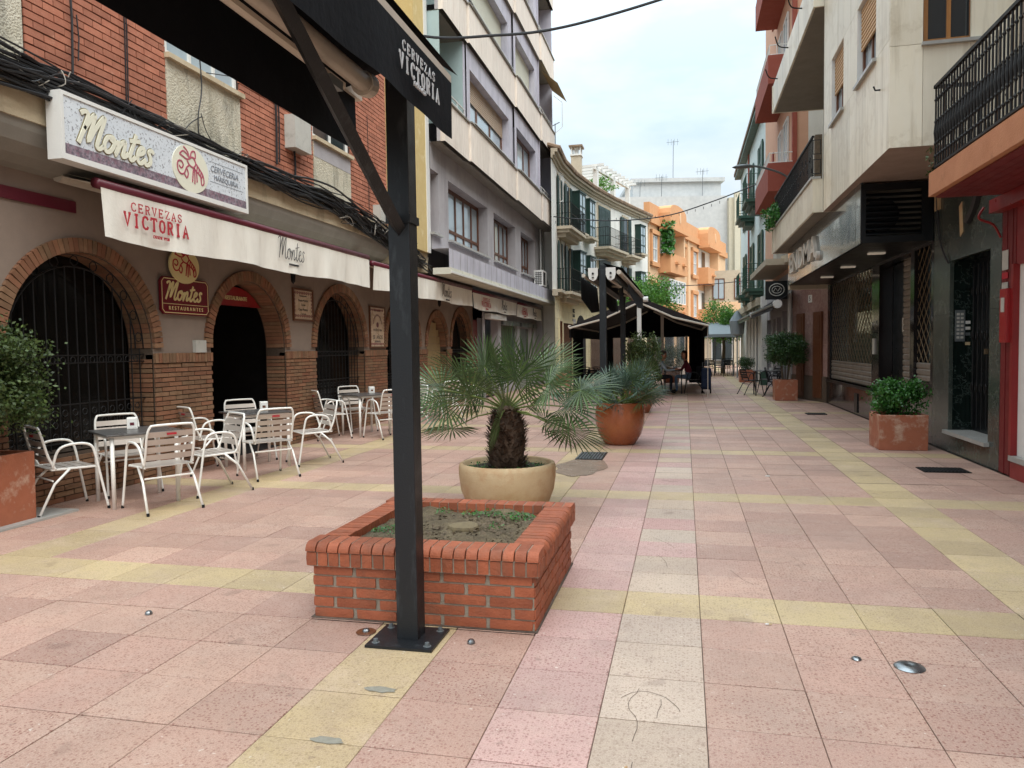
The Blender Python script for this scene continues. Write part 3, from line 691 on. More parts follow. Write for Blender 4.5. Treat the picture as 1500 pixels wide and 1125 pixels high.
# dark rooms behind the arches
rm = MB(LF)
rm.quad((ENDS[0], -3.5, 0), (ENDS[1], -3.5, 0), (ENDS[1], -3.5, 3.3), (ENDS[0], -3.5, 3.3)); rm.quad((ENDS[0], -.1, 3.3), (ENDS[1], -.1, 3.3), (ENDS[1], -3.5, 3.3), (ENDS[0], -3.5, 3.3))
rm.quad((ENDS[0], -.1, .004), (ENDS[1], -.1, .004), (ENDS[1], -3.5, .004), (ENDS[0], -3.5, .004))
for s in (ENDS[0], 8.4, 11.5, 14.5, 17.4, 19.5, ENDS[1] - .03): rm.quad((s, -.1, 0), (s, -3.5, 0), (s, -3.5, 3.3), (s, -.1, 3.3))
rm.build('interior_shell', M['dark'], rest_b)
box('interior_picture', M['ochrelit'], rest_b, LF, 6.9, 7.5, -3.48, -3.42, 1.7, 2.5)
box('interior_picture', M['ochrelit'], rest_b, LF, 5.9, 6.3, -3.48, -3.42, 1.2, 2.6)
# glazed leaves behind the grilles
for (c, r, kind) in ARCH:
    if kind == 'grille':
        g = MB(LF); n = 20
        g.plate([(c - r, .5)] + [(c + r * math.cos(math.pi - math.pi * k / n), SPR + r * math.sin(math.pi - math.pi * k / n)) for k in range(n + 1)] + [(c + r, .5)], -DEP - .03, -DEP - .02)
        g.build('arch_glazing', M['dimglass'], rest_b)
        gr = MB(LF)
        for k in range(-7, 8):
            s = c + k * r / 7.6
            h = SPR + math.sqrt(max(0, (r * .86) ** 2 - (s - c) ** 2)) if abs(s - c) < r * .86 else SPR
            gr.tube([(s, -.12, .52), (s, -.12, h)], .008, 6)
        for z in (.58, .98, 1.42, 1.5): gr.box(c - r + .01, c + r - .01, -.128, -.112, z, z + .014)
        for q in (.86, .99):
            gr.tube([(c + q * r * math.cos(math.pi * k / 24), -.12, SPR + q * r * math.sin(math.pi * k / 24)) for k in range(25)], .009, 6)
        for k in range(11):   # scrolls in the crown
            t = math.pi * (k + .5) / 11; cc = (c + .925 * r * math.cos(t), SPR + .925 * r * math.sin(t))
            gr.tube([(cc[0] + .055 * math.cos(u), -.12, cc[1] + .055 * math.sin(u)) for u in [i * .9 for i in range(8)]], .006, 5)
        for k in range(-7, 7):
            s = c + (k + .5) * r / 7.6
            for z in (.66, .78, .9, 1.46):
                gr.tube([(s + .035 * math.cos(u), -.12, z + .035 * math.sin(u)) for u in [i * .9 for i in range(8)]], .005, 5)
        gr.build('window_grille', M['iron'], rest_b)
    elif kind == 'door':
        g = MB(LF); g.box(c - r, c - r + .5, -1.0, -.94, 0, 2.1); g.build('door_leaf', M['iron'], rest_b)
        lp = MB(LF); n = 16
        # red transom board in the arch crown
        lp.plate([(c - .72, 2.2)] + [(c + .93 * r * math.cos(math.pi - math.pi * k / n), SPR + .93 * r * math.sin(math.pi - math.pi * k / n)) for k in range(4, n - 3)] + [(c + .72, 2.2)], -.26, -.23)
        lp.build('transom_board', M['redpaint'], rest_b)
        text('transom_lettering', 'RESTAURANTE', .085, LF, c, 2.31, -.22, M['signcream'], rest_b)
        for s in (9.75, 9.95): box('spot_lamp', M['lit'], rest_b, LF, s, s + .05, -2.2, -2.15, 1.95, 2.0)
        box('counter', M['darkwall'], rest_b, LF, c - .9, c + 1.2, -3.2, -2.6, .0, 1.05)
        box('corner_trim', M['white'], rest_b, LF, c - .55, c - .53, -.5, -.48, .2, 1.3)
    else:
        sb = MB(LF); n = 16
        for k in range(13):
            z = .0 + k * .185; hh = min(z + .178, SPR + .98 * r)
            w = r if hh < SPR else math.sqrt(max(.001, r * r - (hh - SPR) ** 2))
            inst(BR, 'shutter_slat', LF.p(c, -.2, (z + hh) / 2), rest_b, (0, 0, math.pi / 2), (2 * w, .03, hh - z)).data = BR
        nb = MB(LF); nb.box(c - r, c + r, -.27, -.25, 0, SPR + r); nb.build('shutter_back', M['shutslat'], rest_b)
SHM = unit_brick('shutter_slat', mat('ochre_shutter', '#a08a63', rough=0.6, var=0.1, rnd=0.06))
for o in list(rest_b.children):
    if o.name.startswith('shutter_slat'): o.data = SHM
# grey rounded soffit, concrete beam, brick wall above
UF = Fr((-5.95, 0), (0, 1), (1, 0))
sf = MB(LF); prof = [(0.0, 3.3), (.12, 3.32), (.24, 3.38), (.33, 3.47), (.38, 3.58), (.40, 3.66)]
for a, b in zip(prof, prof[1:]): sf.quad((ENDS[0], a[0], a[1]), (16.9, a[0], a[1]), (16.9, b[0], b[1]), (ENDS[0], b[0], b[1]))
sf.build('curved_soffit', M['greyunder'], rest_b, smooth=True)
box('concrete_beam', M['concrete'], rest_b, UF, ENDS[0], 14.6, -.25, .12, 3.66, 4.02)
box('red_stripe', M['maroon'], rest_b, LF, ENDS[0], 6.75, 0, .02, 3.0, 3.12)
HO = [(7.86, 9.36, 4.02, 6.6), (11.45, 12.85, 4.02, 6.6), (3.2, 5.93, 4.02, 6.9)]
wb = wall(MB(UF), 2.5, 14.6, 4.02, 9.5, HO[:2] + [(2.9, 5.9, 4.02, 8.4)], 0, .12); wb.build('wall', M['upmortar'], rest_b)
UB = unit_brick('facing_brick', M['upbrick']); ub = []
for rw in range(0, 68):
    z = 4.06 + rw * .078; s = 2.5 + (.0 if rw % 2 else .125)
    while s < 14.6:
        e = s + .25; segs = [(s, min(e, 14.6))]
        for h in [(7.86, 9.36, 4.02, 6.6), (11.45, 12.85, 4.02, 6.6), (2.4, 5.9, 4.02, 8.4)]:
            if h[2] < z < h[3]:
                ns = []
                for a, b in segs:
                    if b <= h[0] or a >= h[1]: ns.append((a, b))
                    else:
                        if a < h[0]: ns.append((a, h[0]))
                        if b > h[1]: ns.append((h[1], b))
                segs = ns
        for a, b in segs:
            if b - a > .03 and z < 9.4: ub.append(((a + b) / 2, .006 + U(-.004, .004), z, b - a - .011, .026, .064, U(-.004, .004), 'facing_brick'))
        s = e
lay(ub, UF, rest_b, UB, M['upbrick'], 300)
# stucco panels, ledges and window
for a, b, z1, lab in ((7.86, 9.36, 4.98, 1), (11.45, 12.85, 4.98, 0)):
    box('stucco_panel', M['stucco'], rest_b, UF, a, b, -.1, .03, 4.02, z1)
    box('ledge', M['concrete'], rest_b, UF, a - .02, b + .04, -.1, .09, z1, z1 + .06)
box('cement_repair', M['greyrender'], rest_b, UF, 11.46, 12.84, .03, .034, 4.72, 4.97)
w = window(rest_b, UF, 7.88, 9.34, 5.05, 6.55, -.06, M['white'], M['glassb'], nv=2, t=.05)
cu = MB(UF)
for k in range(24):
    s = 7.95 + k * .055; cu.quad((s, -.1 + .02 * (k % 2), 5.08), (s + .055, -.1 + .02 * ((k + 1) % 2), 5.08), (s + .055, -.1 + .02 * ((k + 1) % 2), 6.5), (s, -.1 + .02 * (k % 2), 6.5))
cu.build('curtain', M['white'], w)
window(rest_b, UF, 11.47, 12.83, 5.05, 6.55, -.06, M['white'], M['glass'], nv=1, t=.05)
box('render_panel', M['stucco'], rest_b, UF, 2.5, 5.88, -.1, .02, 4.02, 8.4)
# yellow party pier between brick house and apartment block
box('yellow_wall', M['yellowwall'], rest_b, UF, 14.6, 15.9, -.9, -.4, 3.0, 12)
box('yellow_pier', M['yellowwall'], rest_b, UF, 15.9, 16.75, -.9, .18, 3.75, 12)
box('pier_trim', M['white'], rest_b, UF, 16.56, 16.76, .18, .2, 3.75, 12)
box('pier_base', M['concrete'], rest_b, UF, 14.602, 16.79, -.3, .1, 3.3, 3.74)
# body of the building behind
box('body', M['stucco'], rest_b, UF, 2.5, 16.7, -8, -3.9, 0, 9.5)
box('roof_slab', M['concrete'], rest_b, UF, 2.5, 14.6, -8, .1, 9.5, 9.7)
box('end_wall', M['stucco'], rest_b, UF, 2.38, 2.5, -8, .1, 0, 9.5)
# facade fittings
box('junction_box', M['boxgrey'], rest_b, UF, 10.55, 11.05, .02, .2, 4.62, 5.12)
box('meter_box', M['boxgrey'], rest_b, UF, 13.85, 14.35, .02, .18, 4.05, 4.35)
box('switch_box', M['boxgrey'], rest_b, LF, 8.62, 8.84, .0, .05, 1.52, 1.68)
box('switch_box', M['boxgrey'], rest_b, LF, 9.06, 9.2, -.3, -.26, 1.6, 1.72)
for (s, z0, z1, r) in ((10.25, 4.3, 5.6, .018), (10.33, 4.35, 5.6, .012), (10.78, 4.15, 4.62, .018), (6.42, 4.25, 5.4, .012), (6.5, 4.45, 4.9, .007), (7.15, 4.1, 5.9, .008), (7.18, 4.1, 5.9, .008), (13.6, 4.2, 6.0, .007)):
    MB(UF).tube([(s, .05, z0), (s + .02, .05, (z0 + z1) / 2), (s, .05, z1)], r, 6).build('conduit', M['cable'], rest_b)
mb = MB(UF)
mb.tube(smooth_pts([(8.35, .1, 4.0), (8.3, .12, 4.4), (8.42, .1, 4.8), (8.4, .09, 5.3)], 5), .009, 5); mb.tube(smooth_pts([(8.0, .06, 4.1), (8.2, .09, 4.32), (8.4, .1, 4.45)], 5), .006, 5)
mb.tube(smooth_pts([(8.42, .08, 4.5), (8.5, .09, 4.3), (8.75, .07, 4.12)], 5), .006, 5); mb.tube([(8.45, .15, 5.0), (8.7, .35, 5.02), (8.6, .1, 5.05)], .006, 5)
mb.build('loose_cable', M['cable'], rest_b)
# thick bundle of telephone and power cables draped along the beam
cb = MB(UF); cw = MB(UF)
for k in range(46):
    z0 = 4.06 + U(-.11, .15); d0 = .13 + U(0, .1); pts = []; s = 2.5; ph = U(0, 6); e_ = 15.6 + U(0, 1.4)
    while s < e_:
        sag = -.07 * abs(math.sin(s * .45 + ph * .2))
        pts.append((s, d0 + .04 * math.sin(s * 1.3 + ph) + U(-.02, .02), z0 + sag + .05 * math.sin(s * .9 + ph) + U(-.035, .035) - (s > 11.5) * (s - 11.5) * .11)); s += .42
    cb.tube(smooth_pts(pts, 2), U(.006, .018), 5, cap=False)
for k in range(14):   # snarls
    s = U(12.2, 15.4); pts = [(s + U(-.5, .5), .2 + U(-.05, .1), 3.85 + U(-.15, .2)) for _ in range(6)]
    (cw if k % 3 == 0 else cb).tube(smooth_pts(pts, 4), .006, 5)
for k in range(18):
    s = U(4.8, 9.6); pts = [(s + U(-.3, .3), .2 + U(-.05, .08), 4.0 + U(-.08, .22)) for _ in range(5)]
    (cw if k % 4 == 0 else cb).tube(smooth_pts(pts, 4), .005, 5)
cb.build('cable_bundle', M['cable'], rest_b, kind='stuff'); cw.build('pale_cable_tangle', M['cablew'], rest_b, kind='stuff')

# ---- roof sign with script name
sg = thing('sign_box', 'long weathered grey sign box reading Montes with ivory crayfish oval, above the first awning', 'sign', LF.p(7.45, .55, 3.35))
SG = Fr((-5.62, 0), (0, 1), (1, 0)); A0, A1, Z0, Z1 = 5.95, 9.0, 3.34, 3.97
box('case', M['white'], sg, SG, A0, A1, -.16, -.012, Z0, Z1)
fm = MB(SG); t = .035
fm.box(A0, A1, -.012, .006, Z0, Z0 + t + .02); fm.box(A0, A1, -.012, .006, Z1 - t, Z1); fm.box(A0, A0 + t, -.012, .006, Z0 + t + .02, Z1 - t); fm.box(A1 - t, A1, -.012, .006, Z0 + t + .02, Z1 - t)
fm.build('frame', M['white'], sg)
box('face_panel', M['signface'], sg, SG, A0 + t, A1 - t, -.011, -.004, Z0 + .055 + .1, Z1 - t)
box('peeled_strip', M['signlow'], sg, SG, A0 + t, A1 - t, -.011, -.004, Z0 + .055, Z0 + .055 + .1)
ov = MB(SG); disc(ov, 7.83, 3.66, .33, .27, -.004, .004, 40); ov.build('crayfish_oval', M['signpale'], sg)
cf = MB(SG); crayfish(cf, 7.83, 3.66, .29, .018, .004, .008); cf.build('crayfish_emblem', mat('faded_red_print', '#b4596a', rough=.7, bump=0), sg)
lt = MB(SG); script(lt, 6.1, 3.53, .235, .042, .002, .01, shear=.3); lt.build('script_letters', M['signpale'], sg)
le = MB(SG); script(le, 6.1, 3.53, .235, .06, -.0036, -.0005, shear=.3); le.build('letter_edge', mat('worn_gold_edge', '#8c8061', rough=.7), sg)  # wider gold outline behind the script letters
fg = mat('faded_grey_print', '#8b9097', rough=.7, bump=0, stain='#6c6f76', sscale=30)
text('faded_lettering', 'CERVECERIA', .11, SG, 8.5, 3.76, -.003, fg, sg, shear=.2, width=.95)
text('faded_lettering', 'MARISQUERIA', .085, SG, 8.53, 3.66, -.003, fg, sg, width=.95)
for z in (3.84, 3.6): box('faded_line', fg, sg, SG, 8.2, 8.9, -.004, -.002, z, z + .006)

# ---- wall sign with roundel
ws = thing('wall_sign', 'maroon board reading Montes RESTAURANTES with yellow crayfish roundel, between two arches', 'sign', LF.p(8.45, .03, 2.0))
pb = MB(LF); a0, a1, z0, z1, c = 7.98, 8.92, 2.0, 2.46, .05
def rrect(a0, a1, z0, z1, c): return [(a0 + c, z0), (a1 - c, z0), (a1, z0 + c), (a1, z1 - c), (a1 - c, z1), (a0 + c, z1), (a0, z1 - c), (a0, z0 + c)]
pb.plate(rrect(a0, a1, z0, z1, c), .02, .05); pb.build('board', M['signred'], ws)
o2 = MB(LF); o2.ribbon(rrect(a0 + .02, a1 - .02, z0 + .02, z1 - .02, c * .8), .009, .05, .053, closed=True); o2.box(a0 + .03, a1 - .03, .05, .053, 2.125, 2.132); o2.build('border_line', M['signcream'], ws)
ov = MB(LF); disc(ov, 8.43, 2.62, .29, .225, .045, .065, 36); ov.build('roundel', M['signcream'], ws)
cf = MB(LF); crayfish(cf, 8.43, 2.63, .27, .016, .065, .069); cf.build('crayfish_emblem', M['redprint'], ws)
lt = MB(LF); script(lt, 8.03, 2.18, .16, .027, .05, .055, shear=.3); lt.build('script_letters', M['signcream'], ws)
text('restaurant_lettering', 'R E S T A U R A N T E S', .066, LF, 8.45, 2.075, .052, M['signcream'], ws)

# ---- glazed tile panels
def tile_panel(a0, a1, z0, z1, lines, lab, arch=False):
    t = thing('tile_panel', lab, 'wall plaque', LF.p((a0 + a1) / 2, .01, z0))
    fr = MB(LF); w = .03
    fr.box(a0, a1, .0, .035, z0, z0 + w); fr.box(a0, a1, .0, .035, z1 - w, z1); fr.box(a0, a0 + w, .0, .035, z0 + w, z1 - w); fr.box(a1 - w, a1, .0, .035, z0 + w, z1 - w); fr.build('frame', M['brownwood'], t)
    b0, b1, c0, c1 = a0 + w, a1 - w, z0 + w, z1 - w; nx = max(3, round((b1 - b0) / .15)); nz_ = max(3, round((c1 - c0) / .15))
    tm = unit_brick('glazed_tile', M['tilecer'])
    for i in range(nx):
        for j in range(nz_):
            inst(tm, 'glazed_tile', LF.p(b0 + (i + .5) * (b1 - b0) / nx, .01, c0 + (j + .5) * (c1 - c0) / nz_), t, (0, 0, math.pi / 2), ((b1 - b0) / nx - .003, .016, (c1 - c0) / nz_ - .003))
    sc = MB(LF); per = []
    k = 0; s = b0 + .05
    while s < b1 - .03:
        for z in (c0 + .05, c1 - .05): sc.tube([(s + .028 * math.cos(u) * (1 - i * .08), .02, z + .028 * math.sin(u) * (1 - i * .08)) for i, u in enumerate([q * .8 for q in range(9)])], .006, 4)
        s += .075
    z = c0 + .12
    while z < c1 - .1:
        for s in (b0 + .03, b1 - .03): sc.box(s - .012, s + .012, .018, .021, z, z + .04)
        z += .06
    sc.build('scroll_border', mat('maroon_glaze', '#7e3440', rough=.35, bump=0), t, kind='stuff')
    for (s_, sz, z_) in lines: text('plaque_lettering', s_, sz, LF, (a0 + a1) / 2 , z_, .019, M['ink'], t, ex=.001)
    if arch:
        am = MB(LF); cc = ((a0 + a1) / 2, 2.02)
        for k in range(15):
            tt = math.pi * (.08 + .84 * k / 14); am.box(cc[0] + .22 * math.cos(tt) - .012, cc[0] + .22 * math.cos(tt) + .012, .018, .02, cc[1] + .22 * math.sin(tt) - .02, cc[1] + .22 * math.sin(tt) + .02)
        disc(am, cc[0], cc[1] + .02, .055, .055, .018, .021, 16); am.build('emblem', M['maroon'], t)
tile_panel(11.2, 11.88, 2.02, 2.56, [('Restaurante', .05, 2.44), ('Mesón Montes', .055, 2.36), ('Cocina', .05, 2.29), ('Casa Montes', .06, 2.21), ('Cervecería', .04, 2.14)], 'square glazed tile plaque with maroon scrolls, between the doorway arch and third arch')
tile_panel(14.25, 15.06, 1.56, 2.42, [('RESTAURANTE', .05, 2.33), ('MONTES 1966', .07, 1.93), ('50  AÑOS', .12, 1.78), ('SIRVIENDO', .06, 1.69)], 'tall glazed tile plaque showing a big 50, beside the third arch', arch=True)

# ---- wall lanterns under the awning
for i, (s, lab) in enumerate(((10.9, 'small black iron wall lantern above the square tile plaque'), (15.9, 'black wall lantern just left of the near canopy post'), (18.2, 'black wall lantern just right of the near canopy post'))):
    t = thing('wall_lantern', lab, 'lantern', LF.p(s, .2, 2.62), group='wall lanterns under the awnings')
    m_ = MB(LF); m_.tube([(s, 0, 2.86), (s, .14, 2.9), (s, .2, 2.84)], .012, 6); m_.build('bracket', M['iron'], t)
    m_ = MB(); p = LF.p(s, .2, 0); m_.lathe([(.0, 2.85), (.07, 2.78), (.05, 2.77), (.035, 2.62), (.0, 2.58)], (p.x, p.y, 0), 6); m_.build('lantern_body', M['iron'], t)

# ---- awnings
def valance(mb, F, s0, s1, d, zt, zb, wave=.02, n=60, lift=.0):
    g = []
    for i in range(n + 1):
        s = s0 + (s1 - s0) * i / n; ph = wave * (math.sin(s * 5.1) + .6 * math.sin(s * 11.7 + 1)) 
        e = lift * math.sin(s * 2.3)
        g.append([(s, d + ph * k / 4 * .6, zt + (zb + e - zt) * k / 4) for k in range(5)])
    b = len(mb.v)
    for col in g:
        for p in col: mb.v.append(F.p(*p))
    for i in range(n):
        for k in range(4): mb.f.append((b + i * 5 + k, b + (i + 1) * 5 + k, b + (i + 1) * 5 + k + 1, b + i * 5 + k + 1))
AF = Fr((-5.7, 0), (0, 1), (1, 0))
awd = [(6.46, 13.0, 3.22, 2.68, 7.25, 10.2, 'nearest cream awning valance under the grey sign box, printed in red and black'),
       (13.22, 19.85, 3.14, 2.66, 14.6, 17.6, 'second cream awning valance, crossed by the near black post'),
       (19.95, 25.5, 3.10, 2.62, 21.3, 23.6, 'third cream awning valance, in front of the shop under the lilac ledge'),
       (25.6, 30.0, 3.08, 2.60, 26.7, 28.6, 'farthest and shortest cream awning valance on the left side')]
for (a, b, zt, zb, sv, sm, lab) in awd:
    t = thing('awning', lab, 'awning', AF.p((a + b) / 2, 0, zb), group='cream awnings along the restaurant')
    MB(AF).tube([(a - .03, 0, zt), (b, 0, zt)], .055, 10).build('front_bar', M['maroon'], t, smooth=True)
    v = MB(AF); valance(v, AF, a, b, .035, zt - .02, zb, .034, int((b - a) * 14), .016); v.build('valance', M['awn'], t, smooth=True)
    v = MB(AF); v.quad((a, -.02, zt + .03), (b, -.02, zt + .03), (b, -.52, zt + .16), (a, -.52, zt + .16)); v.quad((a, -.02, zt + .0), (b, -.02, zt), (b, -.52, zt + .12), (a, -.52, zt + .12)); v.build('canvas_roof', M['awn'], t)
    MB(AF).tube([(a, -.47, zt + .1), (b, -.47, zt + .1)], .06, 8).build('roller', M['alu'], t)
    h = zt - zb
    rp_ = MB(AF); slab(rp_, 'CERVEZAS', sv, zt - .165, .085, .072, .034, .013, .062, .066); slab(rp_, 'VICTORIA', sv, zt - .305, .13, .092, .042, .026, .062, .066); rp_.build('red_lettering', M['redprint'], t)
    text('small_lettering', 'DESDE 1928', .05, AF, sv + .05, zt - .435, .064, M['redprint'], t)
    bp = MB(AF)
    for st in SCRIPT: bp.ribbon([(sm - .45 + .17 * (p[0] + .1 * p[1]), zt - .36 + .17 * p[1] * 1.3) for p in smooth_pts(st, 4)], .01, .062, .066)
    bp.build('black_script', M['ink'], t)
    text('small_lettering', 'RESTAURANTES', .04, AF, sm, zt - .43, .064, M['ink'], t)
# ================================================================== LEFT: lilac apartment block over a shop
AP = thing('apartment_building', 'tall lilac and pinkish clad apartment block with brown windows over a grey shop', 'building', (-5.5, 24, 0))
PF = Fr((-5.75, 0), (0, 1), (1, 0)); S0, S1 = 16.8, 31.0
# ledge at first floor
lb = MB(PF); wall(lb, S0, S1, 3.42, 3.86, (), .42); lb.quad((S0, .42, 3.86), (S1, .42, 3.86), (S1, -.02, 3.86), (S0, -.02, 3.86)); lb.quad((S1, .42, 3.42), (S1, .42, 3.86), (S1, -.5, 3.86), (S1, -.5, 3.42)); lb.build('ledge', M['lilac'], AP)
UBX = unit_brick('ledge_stone', M['paleband']); k = 0; s = S0
while s < S1 + .1:
    inst(UBX, 'ledge_stone', PF.p(s + .47, .24, 3.34), AP, (0, 0, math.pi / 2), (.93, .44, .15 + .004 * (k % 3))); s += .945; k += 1
box('ledge_rail', M['white'], AP, PF, S0, S1 + .1, .46, .5, 3.28, 3.33)
LW = [(18.15, 22.0), (22.75, 25.8), (26.7, 29.3), (15.9, 17.4)]
pw = MB(PF); wall(pw, S0, S1, 3.86, 6.35, [(max(a, S0), b, 4.25, 5.72) for a, b in LW], 0, .35); pw.build('wall', M['greyrender'], AP)
for a, b in LW: window(AP, PF, max(a, S0), b, 4.25, 5.72, -.33, M['brownwood'], M['glassb'], nv=4, hz=[4.62], sill=M['paleslab'], t=.1)
box('end_wall', M['greyrender'], AP, PF, S1 - .25, S1, -6, -.01, 0, 18)
box('body', M['greyrender'], AP, PF, S0, S1 - .25, -8, -2.4, 0, 18)
jl = MB(PF)
for k in range(24): jl.box(S0 + .3 + k * .6, S0 + .312 + k * .6, .421, .4235, 3.425, 3.855)
jl.build('panel_joint', M['greyunder'], AP, kind='stuff')
# overhanging floors; step outwards a little at each bay
bays = [(16.8, 18.8, .38), (18.8, 24.1, .44), (24.1, 28.2, .5), (28.2, 31.0, .56)]
UPB = unit_brick('cladding_panel', M['travert']); FH = 2.98
for fl in range(4):
    zb = 6.32 + fl * FH
    for bi, (a, b, d) in enumerate(bays):
        so = MB(PF); so.quad((a, d, zb), (b, d, zb), (b, -.6 if fl else 0, zb), (a, -.6 if fl else 0, zb)); so.build('soffit', M['greyunder'], AP)
        n = max(1, round((b - a) / .62)); w = (b - a) / n
        for q in range(n):
            inst(UPB, 'cladding_panel', PF.p(a + (q + .5) * w, d - .06, zb + .48), AP, (0, 0, math.pi / 2), (w - .008, .12, .96))
        box('parapet_back', M['greyrender'], AP, PF, a, b, d - .2, d - .118, zb + .01, zb + .95)
        box('coping', M['greyunder'], AP, PF, a - .02, b + .02, d - .2, d + .04, zb + .962, zb + 1.0)
        z0, z1 = zb + 1.0, zb + FH
        if bi in (1, 2):
            wa, wb_ = (a + .3, b - .55)
            pw = MB(PF); wall(pw, a, b, z0, z1, [(wa, wb_, z0 + .04, z1 - .55)], d - .1, .3); pw.build('lilac_wall', M['lilac'], AP)
            window(AP, PF, wa, wb_, z0 + .04, z1 - .55, d - .38, M['brownwood'], M['glassb'], nv=2, t=.12,
                   shut=(.42 if fl == 0 and bi == 1 else (.93 if (fl + bi) % 2 else .55)) if not (fl == 0 and bi == 2) else None, shm=M['shutter'] if fl == 0 else M['creamshutter'])
            box('window_ledge', M['paleslab'], AP, PF, wa - .05, wb_ + .05, d - .1, d + .06, z0 + .004, z0 + .036)
        else:   # open loggia
            pw = MB(PF)
            pw.quad((a, d - 1.5, z0), (b, d - 1.5, z0), (b, d - 1.5, z1), (a, d - 1.5, z1)); pw.quad((b - .14, d - .1, z0), (b - .14, d - 1.5, z0), (b - .14, d - 1.5, z1), (b - .14, d - .1, z1)); pw.quad((a + .01, d - .1, z0), (a + .01, d - 1.5, z0), (a + .01, d - 1.5, z1), (a + .01, d - .1, z1))
            pw.build('loggia_wall', M['mint'] if bi == 0 else M['lilac'], AP)
            box('loggia_pier', M['lilac'], AP, PF, b - .13, b, d - .3, d - .08, z0, z1)
            window(AP, PF, a + .3, a + 1.2, zb + .2, z0 + 1.35, d - 1.48, M['white'], M['glass'], nv=1, t=.06, shut=.2, shm=M['creamshutter'])
            rl = MB(PF)
            for z in (z0 + .12, z0 + .26): rl.tube([(a, d - .08, z), (b - .14, d - .08, z)], .018, 6)
            for q in range(int((b - a) / .6) + 1): rl.tube([(a + q * .6 + .05, d - .08, z0 - .02), (a + q * .6 + .05, d - .08, z0 + .28)], .012, 5)
            rl.build('balcony_rail', M['white'], AP)
            if bi == 3 and fl == 1:
                aw = MB(PF); aw.quad((a + .3, d - .05, z1 - .3), (b - .2, d - .05, z1 - .3), (b - .2, d + .55, z1 - .8), (a + .3, d + .55, z1 - .8)); aw.build('balcony_awning', mat('striped_awning', '#c9ad78', rough=.9), AP)
            if bi == 3 and fl in (0, 1):
                dr = MB(PF); dr.tube([(b - .1, d + .05, z0), (b + .15, d + .3, z0 + .3), (b + .15, d + .3, z0 + 1.3), (b - .1, d, z0 + 1.5)], .014, 5); dr.build('drying_frame', M['white'], AP)
box('roof_slab', M['greyunder'], AP, PF, S0, S1, -8, .7, 18.1, 18.3)
# air conditioner and pipes at the far end
ac = MB(PF); ac.box(28.8, 29.65, .05, .4, 3.92, 4.52); ac.build('air_conditioner', M['white'], AP)
g = MB(PF)
for k in range(9): g.box(28.88, 29.3, .402, .412, 3.98 + k * .055, 4.0 + k * .055)
for k in range(5): g.box(28.9 + k * .09, 28.91 + k * .09, .405, .415, 3.97, 4.45)

for k in range(7): g.box(28.785, 28.799, .1, .36, 3.99 + k * .07, 4.01 + k * .07)
for k in range(3): g.box(28.782, 28.798, .14 + k * .09, .15 + k * .09, 3.97, 4.46)
g.build('fan_grille', M['ink'], AP)
for s, r, m_ in ((30.1, .04, 'white'), (30.35, .025, 'cable'), (30.6, .04, 'boxgrey'), (30.8, .02, 'cable')): MB(PF).tube([(s, .08, 3.9), (s, .08, 6.3)], r, 6).build('conduit', M[m_], AP)
g = MB(PF)
for k in range(12): g.tube(smooth_pts([(30 + U(-.4, .8), .1 + U(0, .2), 3.9 + U(0, .4)) for _ in range(4)], 3), .01, 4)
g.build('cable_tangle', M['cable'], AP, kind='stuff')
# ---- grey shop at street level
SHF = Fr((-5.95, 0), (0, 1), (1, 0))
sw = MB(SHF); wall(sw, 21.95, 30.4, 0, 3.3, [(22.25, 23.9, .0, 2.45), (24.3, 26.8, .35, 2.3), (27.2, 29.2, .3, 2.25), (29.5, 30.1, .1, 2.3)], 0, .25); sw.quad((30.4, 0, 0), (30.4, 0, 3.3), (30.4, -3, 3.3), (30.4, -3, 0)); sw.build('shop_wall', M['greyrender'], AP)
box('shop_door', M['redpaint'], AP, SHF, 22.3, 23.8, -.5, -.42, .02, 2.4)
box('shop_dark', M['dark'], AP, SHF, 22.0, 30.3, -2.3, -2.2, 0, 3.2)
box('shutter_case', M['white'], AP, SHF, 22.2, 24.2, .01, .22, 2.42, 2.58)
for a, b in ((24.3, 26.8), (27.2, 29.2), (29.5, 30.1)):
    box('shop_window', M['lampgrey'], AP, SHF, a, b, .005, .09, 2.3, 2.45); box('glass_sheet', M['glassg'], AP, SHF, a, b, -.12, -.1, .35 if a < 29 else .1, 2.3)

